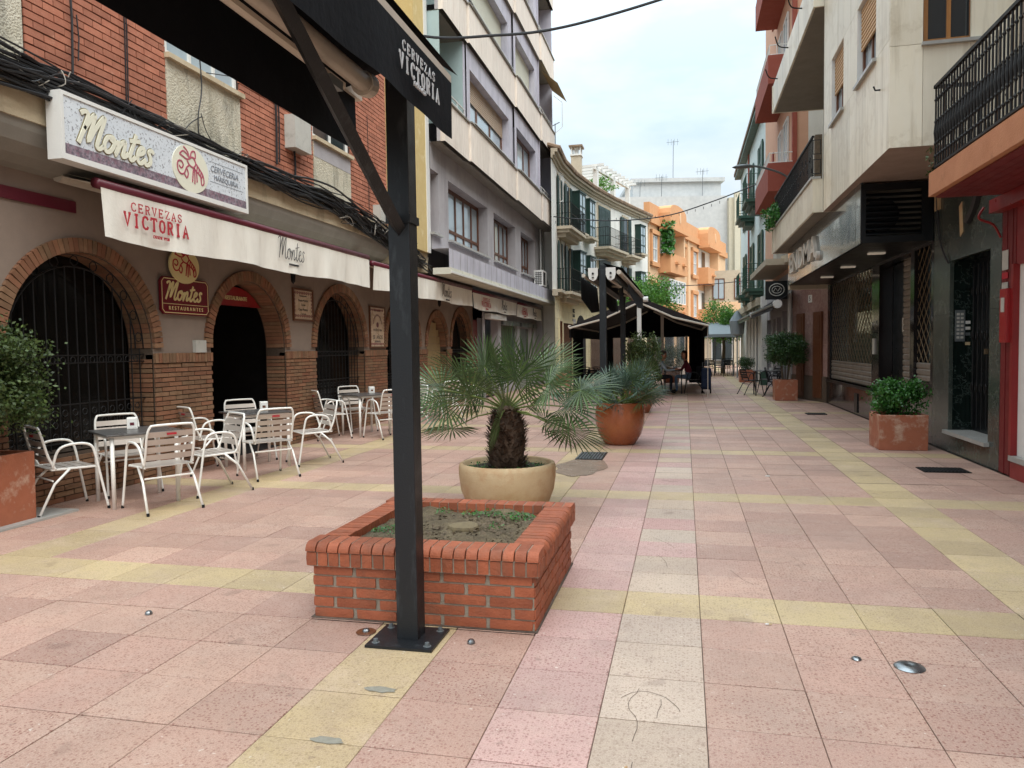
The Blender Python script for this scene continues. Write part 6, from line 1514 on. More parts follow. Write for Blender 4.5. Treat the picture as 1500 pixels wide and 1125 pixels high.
def weeds(cx, cy, r, n, z, m, size=.02, hh=.05):
    mb = MB()
    for k in range(n):
        a, q = U(0, 6.28), r * math.sqrt(R()); p = Vector((cx + q * math.cos(a) * 1.3, cy + q * math.sin(a), z + U(0, hh) * (1 - q / r * .6)))
        t = Vector((U(-1, 1), U(-1, 1), U(0, .7))).normalized() * U(.5, 1) * size; w_ = t.cross(Vector((U(-.3, .3), U(-.3, .3), 1))).normalized() * size * .38
        mb.addw([p, p + t * .5 + w_, p + t, p + t * .5 - w_], [(0, 1, 2, 3)])
    return mb
wd = MB()
for cx, cy, r, n_ in ((-1.76, 4.32, .11, 260), (-1.3, 4.86, .08, 130), (-1.08, 4.8, .09, 180), (-1.42, 4.85, .05, 50), (-1.15, 4.5, .04, 30), (-1.62, 4.9, .06, 50)):
    m_ = weeds(cx, cy, r, n_, .39, None); b = len(wd.v); wd.v += m_.v; wd.f += [tuple(i + b for i in f) for f in m_.f]
solo(wd, 'weeds', M['fresh'], 'low green weeds growing in the soil of the brick planter', 'weeds', kind='stuff', origin=(-1.4, 4.5, .39))
dead = weeds(-1.3, 4.5, .4, 500, .388, None, .03, .01); solo(dead, 'dry_litter', M['stem'], 'dry twigs and leaf litter scattered on the planter soil', 'leaf litter', kind='stuff', origin=(-1.4, 4.5, .39))

# ================================================================== palms in round pots
def frond(parent, base, tip_dir, plen, blade, nleaf, spread, m, droop=.15, lw=.02, roll=0.0):
    """fan leaf: stalk from base along tip_dir, leaflets fanned at its end; ONE mesh for the blade, one for the stalk"""
    d = Vector(tip_dir).normalized(); b = Vector(base); hub = b + d * plen + Vector((0, 0, -droop * plen * .5))
    mid = b + d * plen * .5 + Vector((0, 0, .02))
    ax = (hub - mid).normalized(); side = ax.cross(Vector((0, 0, 1)))
    if side.length < .05: side = Vector((1, 0, 0))
    side.normalize(); side = (side + Vector((U(-.25, .25), U(-.25, .25), U(-.35, .35)))).normalized(); side = (side - ax * side.dot(ax)).normalized(); nrm = side.cross(ax)
    if roll: side = side * math.cos(roll) + nrm * math.sin(roll); nrm = side.cross(ax)
    mb = MB()
    for k in range(nleaf):
        t = (k / (nleaf - 1) - .5) * spread + U(-.02, .02); L_ = blade * (1 - .28 * (abs(t) / (spread / 2)) ** 2) * U(.9, 1.05)
        dr = (ax * math.cos(t) + side * math.sin(t)).normalized(); cup = nrm * (.16 * math.cos(t)); dr = (dr + cup * .8).normalized()
        sd = dr.cross(nrm).normalized(); p0 = hub
        n = 5; P = []
        for i in range(n + 1):
            q = i / n; p = hub + dr * L_ * q + Vector((0, 0, -1)) * (droop * L_ * q ** 3 * U(.7, 1.3)) 
            w_ = min(q * L_ * math.tan(spread / nleaf / 2) * 1.06 + .001, lw * (1 - .0 * q)) if q < .45 else lw * (1 - (q - .45) / .55) ** .8 + .0008
            P.append((p, w_))
        b0 = len(mb.v)
        for p, w_ in P: mb.v += [p - sd * w_ / 2 + nrm * w_ * .12, p - nrm * w_ * .12, p + sd * w_ / 2 + nrm * w_ * .12]
        for i in range(n):
            for j in (0, 1): mb.f.append((b0 + i * 3 + j, b0 + (i + 1) * 3 + j, b0 + (i + 1) * 3 + j + 1, b0 + i * 3 + j + 1))
    f = mb.build('frond', m, parent)
    s = MB(); s.tube([b, mid, hub], [.011, .008, .006], 5, world=True); s.build('leaf_stalk', M['petiole'], f)
    return f
def pot(root, prof, c, m, name='pot'): return MB().lathe(prof, c, 48).build(name, m, root, smooth=True)
P1 = thing('potted_palm', 'fan palm with a thick hairy trunk in a pale clay bowl behind the brick planter', 'potted palm', (-1.62, 7.0, 0)); c1 = (-1.66, 6.95, 0)
pot(P1, [(0, .0), (.36, 0), (.40, .06), (.445, .18), (.462, .30), (.465, .385), (.455, .425), (.43, .435), (.415, .42), (.41, .36), (0, .36)], c1, M['claypale'])
MB().lathe([(.41, .372), (.2, .385), (0, .39)], c1, 24).build('soil', M['darksoil'], P1)
wd = weeds(c1[0], c1[1], .36, 700, .38, None, .022, .03); wd.build('ground_cover', M['fresh'], P1, kind='stuff')
# trunk with old leaf bases
MB().lathe([(.13, .36), (.165, .45), (.175, .6), (.16, .75), (.13, .88), (.06, .97), (0, .98)], c1, 18, .05).build('trunk', M['bark'], P1)
tb = MB()
for k in range(900):
    z = U(.38, .93); a = U(0, 6.28); r = .172 if z < .75 else .172 - (z - .75) * .35; p = Vector((c1[0] + r * math.cos(a), c1[1] + r * math.sin(a), z)); o_ = Vector((math.cos(a), math.sin(a), 0)); t = Vector((-math.sin(a), math.cos(a), 0))
    w_ = U(.008, .022); u_ = (o_ * U(.3, .9) + Vector((0, 0, U(.1, .8))) + t * U(-.5, .5)).normalized() * U(.03, .075)
    tb.addw([p - t * w_, p + t * w_, p + u_ + t * w_ * .3, p + u_ - t * w_ * .3], [(0, 1, 2, 3)])
tb.build('leaf_bases', M['bark'], P1, kind='stuff')
rs = random.getstate(); random.seed(21)
cb_ = Vector((c1[0], c1[1], .93))
FR = [  # azimuth deg (0 = +x right, 90 = away), elevation, stalk length, blade
 (180, 62, .46, .42), (150, 42, .42, .44), (205, 40, .50, .46), (175, 22, .62, .46), (190, 5, .60, .44), (165, -12, .66, .42),
 (0, 60, .42, .48), (20, 42, .55, .46), (345, 35, .50, .46), (10, 22, .70, .46), (350, 8, .58, .44), (335, -5, .50, .42), (8, -16, .62, .44),
 (70, 80, .42, .50), (250, 72, .38, .46), (300, 52, .35, .42), (120, 20, .5, .42), (60, 15, .55, .44), (235, 25, .5, .44), (280, -5, .3, .34), (262, 38, .3, .38)]
for a, e, pl_, bl in FR:
    a, e = math.radians(a + U(-8, 8)), math.radians(e + U(-5, 5)); d = Vector((math.cos(a) * math.cos(e), math.sin(a) * math.cos(e), math.sin(e)))
    frond(P1, cb_ + d * .03, d, pl_ * U(.9, 1.05), bl * .98, 30, math.radians(U(230, 300)), M['palm'], .1, .027, math.radians(random.choice([-1, 1]) * U(15, 65)))
P2 = thing('potted_palm', 'bushy blue green fan palm clump in a rounded polished terracotta pot', 'potted palm', (-.99, 11.75, 0)); c2 = (-.99, 11.75, 0)
pot(P2, [(0, 0), (.22, 0), (.25, .03), (.33, .16), (.375, .32), (.385, .46), (.37, .58), (.36, .63), (.365, .65), (.345, .655), (.33, .63), (.33, .58), (0, .58)], c2, M['terraglaze'])
MB().lathe([(.33, .59), (0, .61)], c2, 20).build('soil', M['darksoil'], P2)
for k in range(50):
    a = U(0, 2 * math.pi); e = math.radians(random.choice([U(5, 35), U(30, 65), U(50, 85)])); d = Vector((math.cos(a) * math.cos(e), math.sin(a) * math.cos(e), math.sin(e)))
    frond(P2, Vector((c2[0], c2[1], .62)) + Vector((U(-.2, .2), U(-.2, .2), 0)), d, U(.25, .60), U(.34, .42), 18, math.radians(U(190, 250)), M['palmblue'] if k % 3 else M['palm'], .06, .024, math.radians(U(-60, 60)))
wet = MB(); n = 24; wet.addw([(-1.28 + .32 * math.cos(t * 6.283 / n) * U(.8, 1.1), 9.4 + .75 * math.sin(t * 6.283 / n) * U(.85, 1.1), .0045) for t in range(n)], [tuple(range(n))])
wm = mat('damp_patch', '#9a8676', rough=0.25, var=.2, bump=.1); wet.build('damp_patch', wm, PAV)
gd = MB(); gd.box(-1.45, -1.08, 10.0, 10.7, .003, .012); g_ = solo(gd, 'drain_grate', M['iron'], 'square iron drain grate in the paving beside the terracotta palm pot', 'drain grate', group=None, origin=(-1.27, 10.3, 0)); g_['kind'] = 'structure'; del g_['kind']
gs = MB()
for k in range(9): gs.box(-1.44 + k * .04, -1.42 + k * .04, 10.02, 10.68, .012, .018)
gs.build('grate_bar', M['lampgrey'], g_, kind='stuff')
def grate(x0, x1, y0, y1, lab):
    g = solo(MB().box(x0, x1, y0, y1, .002, .01), 'drain_grate', M['iron'], lab, 'drain grate', origin=((x0 + x1) / 2, (y0 + y1) / 2, 0)); m_ = MB(); k = x0 + .02
    while k < x1 - .01: m_.box(k, k + .02, y0 + .02, y1 - .02, .01, .016); k += .04
    m_.build('grate_bar', M['iron'], g, kind='stuff')
grate(2.72, 3.22, 9.55, 9.9, 'rectangular drain grate in the paving in front of the portal step'); grate(2.55, 2.95, 17.0, 17.4, 'small far drain cover in front of the closed shop')
random.setstate(rs)
# ================================================================== bushes and box planters
def leaves(cx, cy, cz, rx, ry, rz, n, size, boxy=2.0, clumps=70, hollow=.35):
    mb = MB(); cl = []
    for k in range(clumps):
        while True:
            v = Vector((U(-1, 1), U(-1, 1), U(-1, 1)))
            q = (abs(v.x) ** boxy + abs(v.y) ** boxy + abs(v.z) ** boxy) ** (1 / boxy)
            if hollow < q < 1: break
        cl.append((v, U(.7, 1.15)))
    for k in range(n):
        v0, s_ = random.choice(cl)
        v = v0 + Vector((random.gauss(0, .16), random.gauss(0, .16), random.gauss(0, .16)))
        p = Vector((cx + v.x * rx, cy + v.y * ry, cz + v.z * rz)); out = Vector((v.x, v.y, v.z + .3)).normalized()
        t = (Vector((U(-1, 1), U(-1, 1), U(-1, 1))) + out * .7).normalized() * size * U(.6, 1.2) * s_; w_ = t.cross(out + Vector((U(-.6, .6), U(-.6, .6), U(-.6, .6))))
        if w_.length < 1e-4: continue
        w_ = w_.normalized() * size * .3
        mb.addw([p - t * .5, p + w_, p + t * .5, p - w_], [(0, 1, 2), (0, 2, 3)])
    return mb
def stems(root, cx, cy, z0, z1, n, r, sp):
    for k in range(n):
        a = U(0, 6.28); MB().tube([(cx + .3 * sp * math.cos(a), cy + .3 * sp * math.sin(a), z0), (cx + sp * .5 * math.cos(a), cy + sp * .5 * math.sin(a), (z0 + z1) / 2), (cx + sp * math.cos(a), cy + sp * math.sin(a), z1)], [r, r * .8, r * .5], 6).build('trunk', M['stem'], root)
def boxpot(root, x0, x1, y0, y1, h, m, soil=True):
    t = .035; mb = MB(); b = .004
    def ring(z, e): return [(x0 - e, y0 - e, z), (x1 + e, y0 - e, z), (x1 + e, y1 + e, z), (x0 - e, y1 + e, z)]
    P = ring(0, -b) + ring(h, 0) + ring(h, -t) + ring(h - .1, -t)
    mb.addw(P, [(0, 3, 2, 1)] + [(i + 4 * k, (i + 1) % 4 + 4 * k, (i + 1) % 4 + 4 * (k + 1), i + 4 * (k + 1)) for k in range(3) for i in range(4)]); mb.build('box_pot', m, root, bevel=.01)
    MB().box(x0 + t, x1 - t, y0 + t, y1 - t, h - .12, h - .06).build('soil', M['darksoil'], root)
def shrub(lab, x0, x1, y0, y1, h, cz, rx, ry, rz, n, size, mk, potm='terra', boxy=2.4, st=4, cat='potted shrub', group='terracotta boxes with shrubs'):
    cx, cy = (x0 + x1) / 2, (y0 + y1) / 2
    t = thing('potted_shrub', lab, cat, (cx, cy, 0), group=group)
    boxpot(t, x0, x1, y0, y1, h, M[potm]); stems(t, cx, cy, h - .08, cz, st, .016, rx * .5)
    leaves(cx, cy, cz, rx, ry, rz, n, size, boxy).build('foliage', M[mk], t, kind='stuff'); return t
shrub('bright bushy shrub in a square terracotta box in front of the marble portal', 2.67, 3.31, 11.45, 12.05, .50, .74, .34, .32, .24, 5200, .05, 'fresh')
shrub('clipped dark shrub on bare stems in a terracotta box outside the granite wall', 2.36, 2.94, 21.2, 21.8, .56, 1.36, .44, .42, .38, 15000, .055, 'ficus', boxy=4.0, st=7)
shrub('small dark shrub in a farther terracotta box beside the white house', 2.15, 2.75, 31.5, 32.1, .50, .78, .32, .3, .24, 1600, .06, 'ficus')
t = thing('potted_shrub', 'leafy shrub in a worn rectangular terracotta trough at the left edge', 'potted shrub', (-6.0, 5.2, 0), group='terracotta boxes with shrubs')
boxpot(t, -6.22, -5.84, 4.3, 5.72, .64, M['terra']); stems(t, -6.0, 5.3, .6, 1.2, 5, .022, .12)
leaves(-5.95, 5.08, 1.33, .40, .66, .45, 26000, .042, 3.2, 220, .2).build('foliage', M['box'], t, kind='stuff')
solo(MB().box(-6.24, -5.74, 2.8, 6.1, .001, .02), 'stone_strip', M['paleslab'], None, None, kind='structure')
t = thing('potted_shrub', 'tall rounded shrub in a flared terracotta pot under the second awning stand', 'potted shrub', (-.95, 17.6, 0))
pot(t, [(0, 0), (.2, 0), (.32, .3), (.42, .58), (.40, .6), (.38, .55), (0, .52)], (-1.0, 17.4, 0), M['terra']); stems(t, -1.0, 17.4, .5, 1.2, 4, .02, .15)
leaves(-.92, 17.5, 1.2, .36, .38, .56, 9000, .055, 3.0, 60).build('foliage', M['box'], t, kind='stuff')
t = thing('potted_shrub', 'pale leaved shrub half seen through the clear canopy sheet', 'potted shrub', (-.55, 31.5, 0)); pot(t, [(0, 0), (.3, 0), (.4, .5), (0, .5)], (-.55, 31.6, 0), M['terra']); leaves(-.55, 31.6, 1.0, .55, .5, .55, 2500, .07, 3.0).build('foliage', M['ficus'], t, kind='stuff')
t = thing('potted_shrub', 'small plain terracotta box against the beige stone wall', 'planter', (-4.6, 29.5, 0)); boxpot(t, -4.9, -4.4, 28.9, 29.5, .5, M['terra']); leaves(-4.65, 29.2, .6, .2, .2, .12, 300, .05).build('foliage', M['box'], t, kind='stuff')
# street trees
for i, (x, y, z, r, rz, n_, lab) in enumerate(((-1.7, 36, 3.75, 1.45, .95, 7000, 'bright green street tree showing above the dark terrace canopy'), (2.0, 42, 2.7, 1.15, 1.1, 5000, 'bright green street tree right of the terrace canopy'))):
    t = thing('street_tree', lab, 'tree', (x, y, 0)); MB().tube([(x, y, 0), (x + .05, y, z * .5), (x, y, z)], [.12, .09, .05], 7).build('trunk', M['stem'], t)
    for k in range(5): a = k * 1.3; MB().tube([(x, y, z - .9), (x + r * .4 * math.cos(a), y + r * .4 * math.sin(a), z - .1), (x + r * .7 * math.cos(a), y + r * .7 * math.sin(a), z + .3)], [.05, .03, .015], 5).build('limb', M['stem'], t)
    leaves(x, y, z, r, r, rz, n_, .13, 2.2, 55, .3).build('crown', M['bright'], t, kind='stuff')
ft = leaves(-4.3, 41.6, EZ + 1.1, .7, .6, .5, 700, .12, 2, 14, .2); solo(ft, 'roof_plant', M['bright'], 'pale green climber on the white roof pergola', 'plant', origin=(-4.3, 41.6, EZ + .3))
fl_ = leaves(-2.6, 44.6, 7.45, .35, .35, .18, 260, .07, 2, 10, .2); solo(fl_, 'flower_box', mat('orange_flowers', '#b3643c', rough=.7, rnd=.4, bump=0), 'orange flowers on the farthest upper balcony of the curved building', 'flowers', origin=(-2.6, 44.6, 7.3))
bf = leaves(2.2, 20.4, 4.75, .25, .6, .35, 900, .09, 2, 18, .2); solo(bf, 'balcony_plant', M['fresh'], 'leafy plant spilling over the far end of the cream stone balcony', 'plant', origin=(2.25, 20.6, 4.5))

# ================================================================== terrace chairs and tables
def make_chair(name, mf, ms, label, loc, rz, group):
    """front faces local -y; seat 0.44 m, arms 0.65 m, back 0.83 m"""
    t = thing(name, label, 'chair', (0, 0, 0), group)
    for sx in (-1, 1):
        x = sx * .255
        p = smooth_pts([(x * 1.08, -.30, .0), (x * 1.03, -.245, .3), (x, -.20, .55), (x, -.165, .635), (x, -.08, .665), (x, .06, .655), (x * .97, .13, .60), (x * .9, .17, .45)], 4)
        MB().tube(p, .0125, 8).build('arm_leg', mf, t, smooth=True)
        MB().tube([(x * .9, .02, .43), (x * .95, .16, .30), (x * 1.02, .31, .0)], .0125, 8).build('back_leg', mf, t, smooth=True)
        MB().tube([(x * .88, -.21, .425), (x * .88, .18, .435)], .011, 6).build('seat_rail', mf, t)
        for yy in (-.30, .31): MB().tube([(x * (1.08 if yy < 0 else 1.02), yy, 0.0), (x * (1.08 if yy < 0 else 1.02), yy * .99, .03)], .0145, 8).build('foot_cap', M['rubber'], t)
    MB().tube([(-.235, -.21, .425), (.235, -.21, .425)], .011, 6).build('front_rail', mf, t)
    MB().tube([(-.23, .17, .33), (.23, .17, .33)], .009, 6).build('cross_bar', mf, t)
    bk = smooth_pts([(-.225, .14, .43), (-.225, .20, .56), (-.222, .245, .74), (-.20, .265, .82), (-.15, .27, .838), (.15, .27, .838), (.20, .265, .82), (.222, .245, .74), (.225, .20, .56), (.225, .14, .43)], 4)
    MB().tube(bk, .0125, 8).build('back_frame', mf, t, smooth=True)
    for k in range(4):
        z = .53 + k * .073; y = .185 + (z - .5) * .24
        s = MB(); n = 6
        for i in range(n):
            a, b = -.215 + .43 * i / n, -.215 + .43 * (i + 1) / n; ya, yb = y + .012 * (1 - (a / .215) ** 2), y + .012 * (1 - (b / .215) ** 2)
            s.addw([(a, ya - .013, z - .027), (b, yb - .013, z - .027), (b, yb + .006, z + .027), (a, ya + .006, z + .027), (a, ya - .018, z - .027), (b, yb - .018, z - .027), (b, yb + .001, z + .027), (a, ya + .001, z + .027)], [(0, 1, 2, 3), (7, 6, 5, 4), (0, 4, 5, 1), (3, 2, 6, 7)])
        s.build('back_slat', ms, t)
    for k in range(5):
        y = -.17 + k * .082; MB().box(-.225, .225, y - .033, y + .033, .435, .441).build('seat_slat', ms, t)
    MB().box(-.045, .045, .262, .268, .742, .762).build('red_print', M['redprint'], t) if name == 'terrace_chair' else None
    t.location = loc; t.rotation_euler[2] = rz; return t
def make_table(label, loc, rz, group):
    t = thing('terrace_table', label, 'table', (0, 0, 0), group)
    MB().box(-.36, .36, -.36, .36, .715, .735).build('table_top', M['tabletop'], t, bevel=.006)
    MB().box(-.31, .31, -.31, .31, .68, .714).build('apron', M['chair'], t)
    for sx in (-1, 1):
        for sy in (-1, 1): MB().tube([(sx * .30, sy * .30, .70), (sx * .30, sy * .30, 0)], .02, 10).build('leg', M['chair'], t, smooth=True)
    t.location = loc; t.rotation_euler[2] = rz; return t
GT = 'aluminium tables on the restaurant terrace'; GC = 'slatted aluminium chairs on the restaurant terrace'
tabs = [(-5.50, 6.62, 'nearest terrace table, in front of the first arch'), (-5.52, 8.88, 'second terrace table, in front of the doorway arch'), (-5.6, 12.55, 'third terrace table, left of the near black post'), (-5.45, 15.9, 'terrace table partly hidden behind the palm fronds')]
TR = math.radians(-35)
tsrc = make_table(tabs[0][2], (tabs[0][0], tabs[0][1], 0), TR, GT)
for x, y, lab in tabs[1:]: copy_tree(tsrc, (x, y, 0), TR + U(-.05, .05), lab)
# outward directions of the four table sides
def face(dx, dy): return math.atan2(dy, dx) + math.pi / 2   # chair front (-y) turned towards (dx,dy)
chs = [(-5.92, 6.12, (.53, .85), 'leftmost terrace chair, beside the terracotta trough, turned to the nearest table'),
       (-5.0, 6.36, (-.85, .5), 'terrace chair seen from behind in front of the nearest table'),
       (-6.0, 7.05, (.82, -.57), 'terrace chair behind the nearest table, against the first grille'),
       (-5.02, 7.22, (-.6, -.8), 'terrace chair right of the nearest table facing left'),
       (-5.98, 8.42, (.53, .85), 'half hidden terrace chair between the nearest and second tables'),
       (-5.98, 9.4, (.8, -.6), 'terrace chair behind the second table, in front of the dark doorway'),
       (-4.95, 8.2, (-.82, .57), 'terrace chair seen from behind in front of the second table'),
       (-4.92, 9.3, (-.75, -.66), 'terrace chair right of the second table, standing alone'),
       (-6.0, 11.9, (.6, .8), 'terrace chair left of the third table, under the third arch'),
       (-6.0, 13.0, (.85, -.5), 'terrace chair behind the third table, against the third arch grille'),
       (-5.05, 12.15, (-.8, .6), 'terrace chair seen from behind, just left of the near black post'),
       (-5.0, 13.2, (-.5, -.85), 'terrace chair hidden partly by the near black post'),
       (-5.0, 15.3, (-.8, .6), 'terrace chair just right of the near black post behind palm fronds'),
       (-5.9, 16.4, (.8, -.6), 'terrace chair against the wall behind the palm'),
       (-4.9, 16.9, (-.8, -.6), 'far terrace chair visible between the left palm fronds')]
c0 = None
for x, y, dr, lab in chs:
    rz = face(dr[0], dr[1]) + U(-.08, .08)
    if c0 is None: c0 = make_chair('terrace_chair', M['chair'], M['slat'], lab, (x, y, 0), rz, GC)
    else: copy_tree(c0, (x, y, 0), rz, lab)
for i, (x, y, z, lab) in enumerate(((-5.62, 6.72, .735, 'chrome napkin dispenser on the nearest table'), (-5.48, 9.0, .735, 'napkin dispenser with brown print on the second table'), (-5.55, 12.7, .735, 'small white napkin dispenser on the third table'))):
    t = thing('napkin_dispenser', lab, 'napkin dispenser', (x, y, z), 'napkin dispensers on the terrace tables')
    F = Fr((x, y, z), (math.cos(TR), math.sin(TR)), (-math.sin(-TR) * -1, -math.cos(TR)))
    F = Fr((x, y, z), (.8, .6), (.6, -.8))
    MB(F).box(-.05, .05, -.05, .05, 0, .12).build('body', M['chair'], t, bevel=.006); MB(F).box(-.038, .038, .0505, .054, .015, .105).build('napkins', M['white'], t); MB(F).box(-.02, .02, .0545, .056, .04, .07).build('print', M['brownwood'] if i else M['maroon'], t)
# dark furniture further away
M_dk = M['postblack']
dk0 = make_chair('dark_chair', M_dk, M_dk, 'dark chair at the table right of the clipped shrub box', (2.55, 23.0, 0), 1.4, 'dark chairs outside the right hand bar')
for x, y, rz, lab in ((2.6, 24.6, -1.2, 'dark chair further behind the right hand bar table'), (1.95, 23.9, 1.9, 'dark chair on the street side of the right hand bar table')): copy_tree(dk0, (x, y, 0), rz, lab)
def dark_table(x, y, lab, m=None, h=.74, w=.38):
    t = thing('dark_table', lab, 'table', (x, y, 0)); MB().box(x - w, x + w, y - w, y + w, h - .02, h).build('table_top', m or M['tabletop'], t)
    for sx in (-1, 1):
        for sy in (-1, 1): MB().tube([(x + sx * (w - .04), y + sy * (w - .04), 0), (x + sx * (w - .04), y + sy * (w - .04), h - .02)], .018, 6).build('leg', M_dk, t)
dark_table(2.4, 23.7, 'dark bar table with things on it beyond the clipped shrub box')
for k, (x, lab) in enumerate(((2.3, 'white cup on the dark bar table'), (2.5, 'small glass on the dark bar table'))): solo(MB().lathe([(.0, .74), (.03, .741), (.04, .82), (.036, .82), (.028, .75)], (x, 23.6, 0), 10), 'cup', M['white'], lab, 'cup', origin=(x, 23.6, .74))
for i, (x, y, rz) in enumerate(((.95, 37.5, .1), (1.6, 37.8, -.2), (2.2, 38.3, .3), (1.25, 39.5, 3.0), (2.0, 39.8, 3.3), (-3.2, 24.8, .4), (-2.7, 25.6, 2.2), (-3.0, 23.8, -.6), (-2.3, 24.6, 1.0))):
    copy_tree(dk0, (x, y, 0), rz, ['first dark far chair, right of the terrace canopy curtain', 'second dark far chair, under the grey parasol', 'third dark far chair, under the grey parasol', 'dark chair behind the others under the grey awning', 'dark chair at the back right under the grey awning', 'dark chair beside the left canopy curtain', 'dark chair deeper under the left canopy wing', 'dark chair nearest the left canopy curtain', 'dark chair behind the blue green palm'][i], 'dark chairs at the far terraces')
gp = thing('grey_terrace_canopy', 'pale grey sloping terrace canopy in the distance right of the dark one', 'canopy', (1.9, 41, 0))
for x0, x1, y in ((.7, 2.4, 38), (1.5, 3.4, 42)): MB().addw([(x0, y, 2.25), (x1, y, 2.05), (x1, y + 3.5, 2.6), (x0, y + 3.5, 2.75)], [(0, 1, 2, 3)]) ; mm_ = MB(); mm_.addw([(x0, y, 2.05), (x1, y, 2.05), (x1, y + 3.5, 2.65), (x0, y + 3.5, 2.75), (x0, y, 1.9), (x1, y, 1.9)], [(0, 1, 2, 3), (0, 1, 5, 4)]); mm_.build('canvas', M['greywall'], gp); MB().tube([(x0 + .1, y + .1, 0), (x0 + .1, y + .1, 2.1)], .035, 6).build('pole', M['lampgrey'], gp); MB().tube([(x1 - .1, y + .1, 0), (x1 - .1, y + .1, 2.1)], .035, 6).build('pole', M['lampgrey'], gp)
fu = thing('folded_parasol', 'closed grey parasol between the far canopy and the right hand awning', 'parasol', (2.35, 36, 0)); MB().lathe([(.03, 0), (.03, 1.9), (.28, 2.0), (.35, 2.6), (.1, 3.0), (0, 3.1)], (2.35, 36, 0), 10).build('canvas', M['greywall'], fu)

# ================================================================== people at the terrace table
def person(name, label, joints, edges, zones, head, hair_m, loc):
    """one continuous skinned body; zones colour it by nearest bone"""
    vs = list(joints.keys()); me = bpy.data.meshes.new('body')
    me.from_pydata([joints[k][0] for k in vs], [(vs.index(a), vs.index(b)) for a, b in edges], [])
    o = bpy.data.objects.new('tmp_body', me); COL.objects.link(o)
    sk = o.modifiers.new('skin', 'SKIN'); sk.use_smooth_shade = True
    for i, k in enumerate(vs):
        d = me.skin_vertices[0].data[i]; r = joints[k][1]; d.radius = (r, r) if not isinstance(r, tuple) else r; d.use_root = (k == 'pelvis')
    sb = o.modifiers.new('sub', 'SUBSURF'); sb.levels = 2; sb.render_levels = 2
    dg = bpy.context.evaluated_depsgraph_get(); nm = bpy.data.meshes.new_from_object(o.evaluated_get(dg)); bpy.data.objects.remove(o)
    p = thing(name, label, 'person', loc)
    mats = sorted({z for z in zones.values()}); nm.materials.clear()
    for z in mats: nm.materials.append(M[z])
    segs = [(Vector(joints[a][0]), Vector(joints[b][0]), mats.index(zones[(a, b)])) for a, b in edges]
    for f in nm.polygons:
        c = f.center; best = None
        for a, b, z in segs:
            ab = b - a; t = max(0, min(1, (c - a).dot(ab) / ab.length_squared)); d = (c - a - ab * t).length
            if best is None or d < best[0]: best = (d, z)
        f.material_index = best[1]; f.use_smooth = True
    for v in nm.vertices: v.co = v.co - Vector(loc)
    b = bpy.data.objects.new('body', nm); COL.objects.link(b); b.parent = p; ROOT[b] = Vector(loc)
    h, fd = Vector(head[0]), Vector(head[1]).normalized(); sd = fd.cross(Vector((0, 0, 1)))
    hm = MB(); hm.lathe([(0, -.12), (.045, -.115), (.065, -.07), (.078, -.01), (.08, .05), (.06, .1), (.0, .125)], h, 16, 0, .92, 1.08); hm.tube([h + fd * .07 + Vector((0, 0, .02)), h + fd * .1 - Vector((0, 0, .015))], [.008, .014], 6, world=True); hd = hm.build('head', M['skin'], p, smooth=True)
    fm = MB()
    for s in (-1, 1): fm.tube([h + fd * .078 + sd * s * .03 + Vector((0, 0, .02)), h + fd * .086 + sd * s * .03 + Vector((0, 0, .02))], .009, 8, world=True)
    fm.tube([h + fd * .082 + sd * .022 - Vector((0, 0, .05)), h + fd * .082 - sd * .022 - Vector((0, 0, .05))], .005, 5, world=True); fm.build('face_features', M['hair'], hd)
    hr = MB(); hb = h - fd * .025 + Vector((0, 0, .03))
    hr.lathe([(.08, -.17 if hair_m == 'hair' else -.04), (.1, -.06 if hair_m == 'hair' else -.01), (.098, .03), (.08, .085), (.04, .115), (0, .12)], hb, 20, .04)
    hr.f = [q for q in hr.f if not ((lambda c: (c - h).dot(fd) > .015 and c.z < h.z + .065)(sum((hr.v[i] for i in q), Vector()) / len(q)))]
    hr.build('hair', M[hair_m], p, smooth=True)
    return p
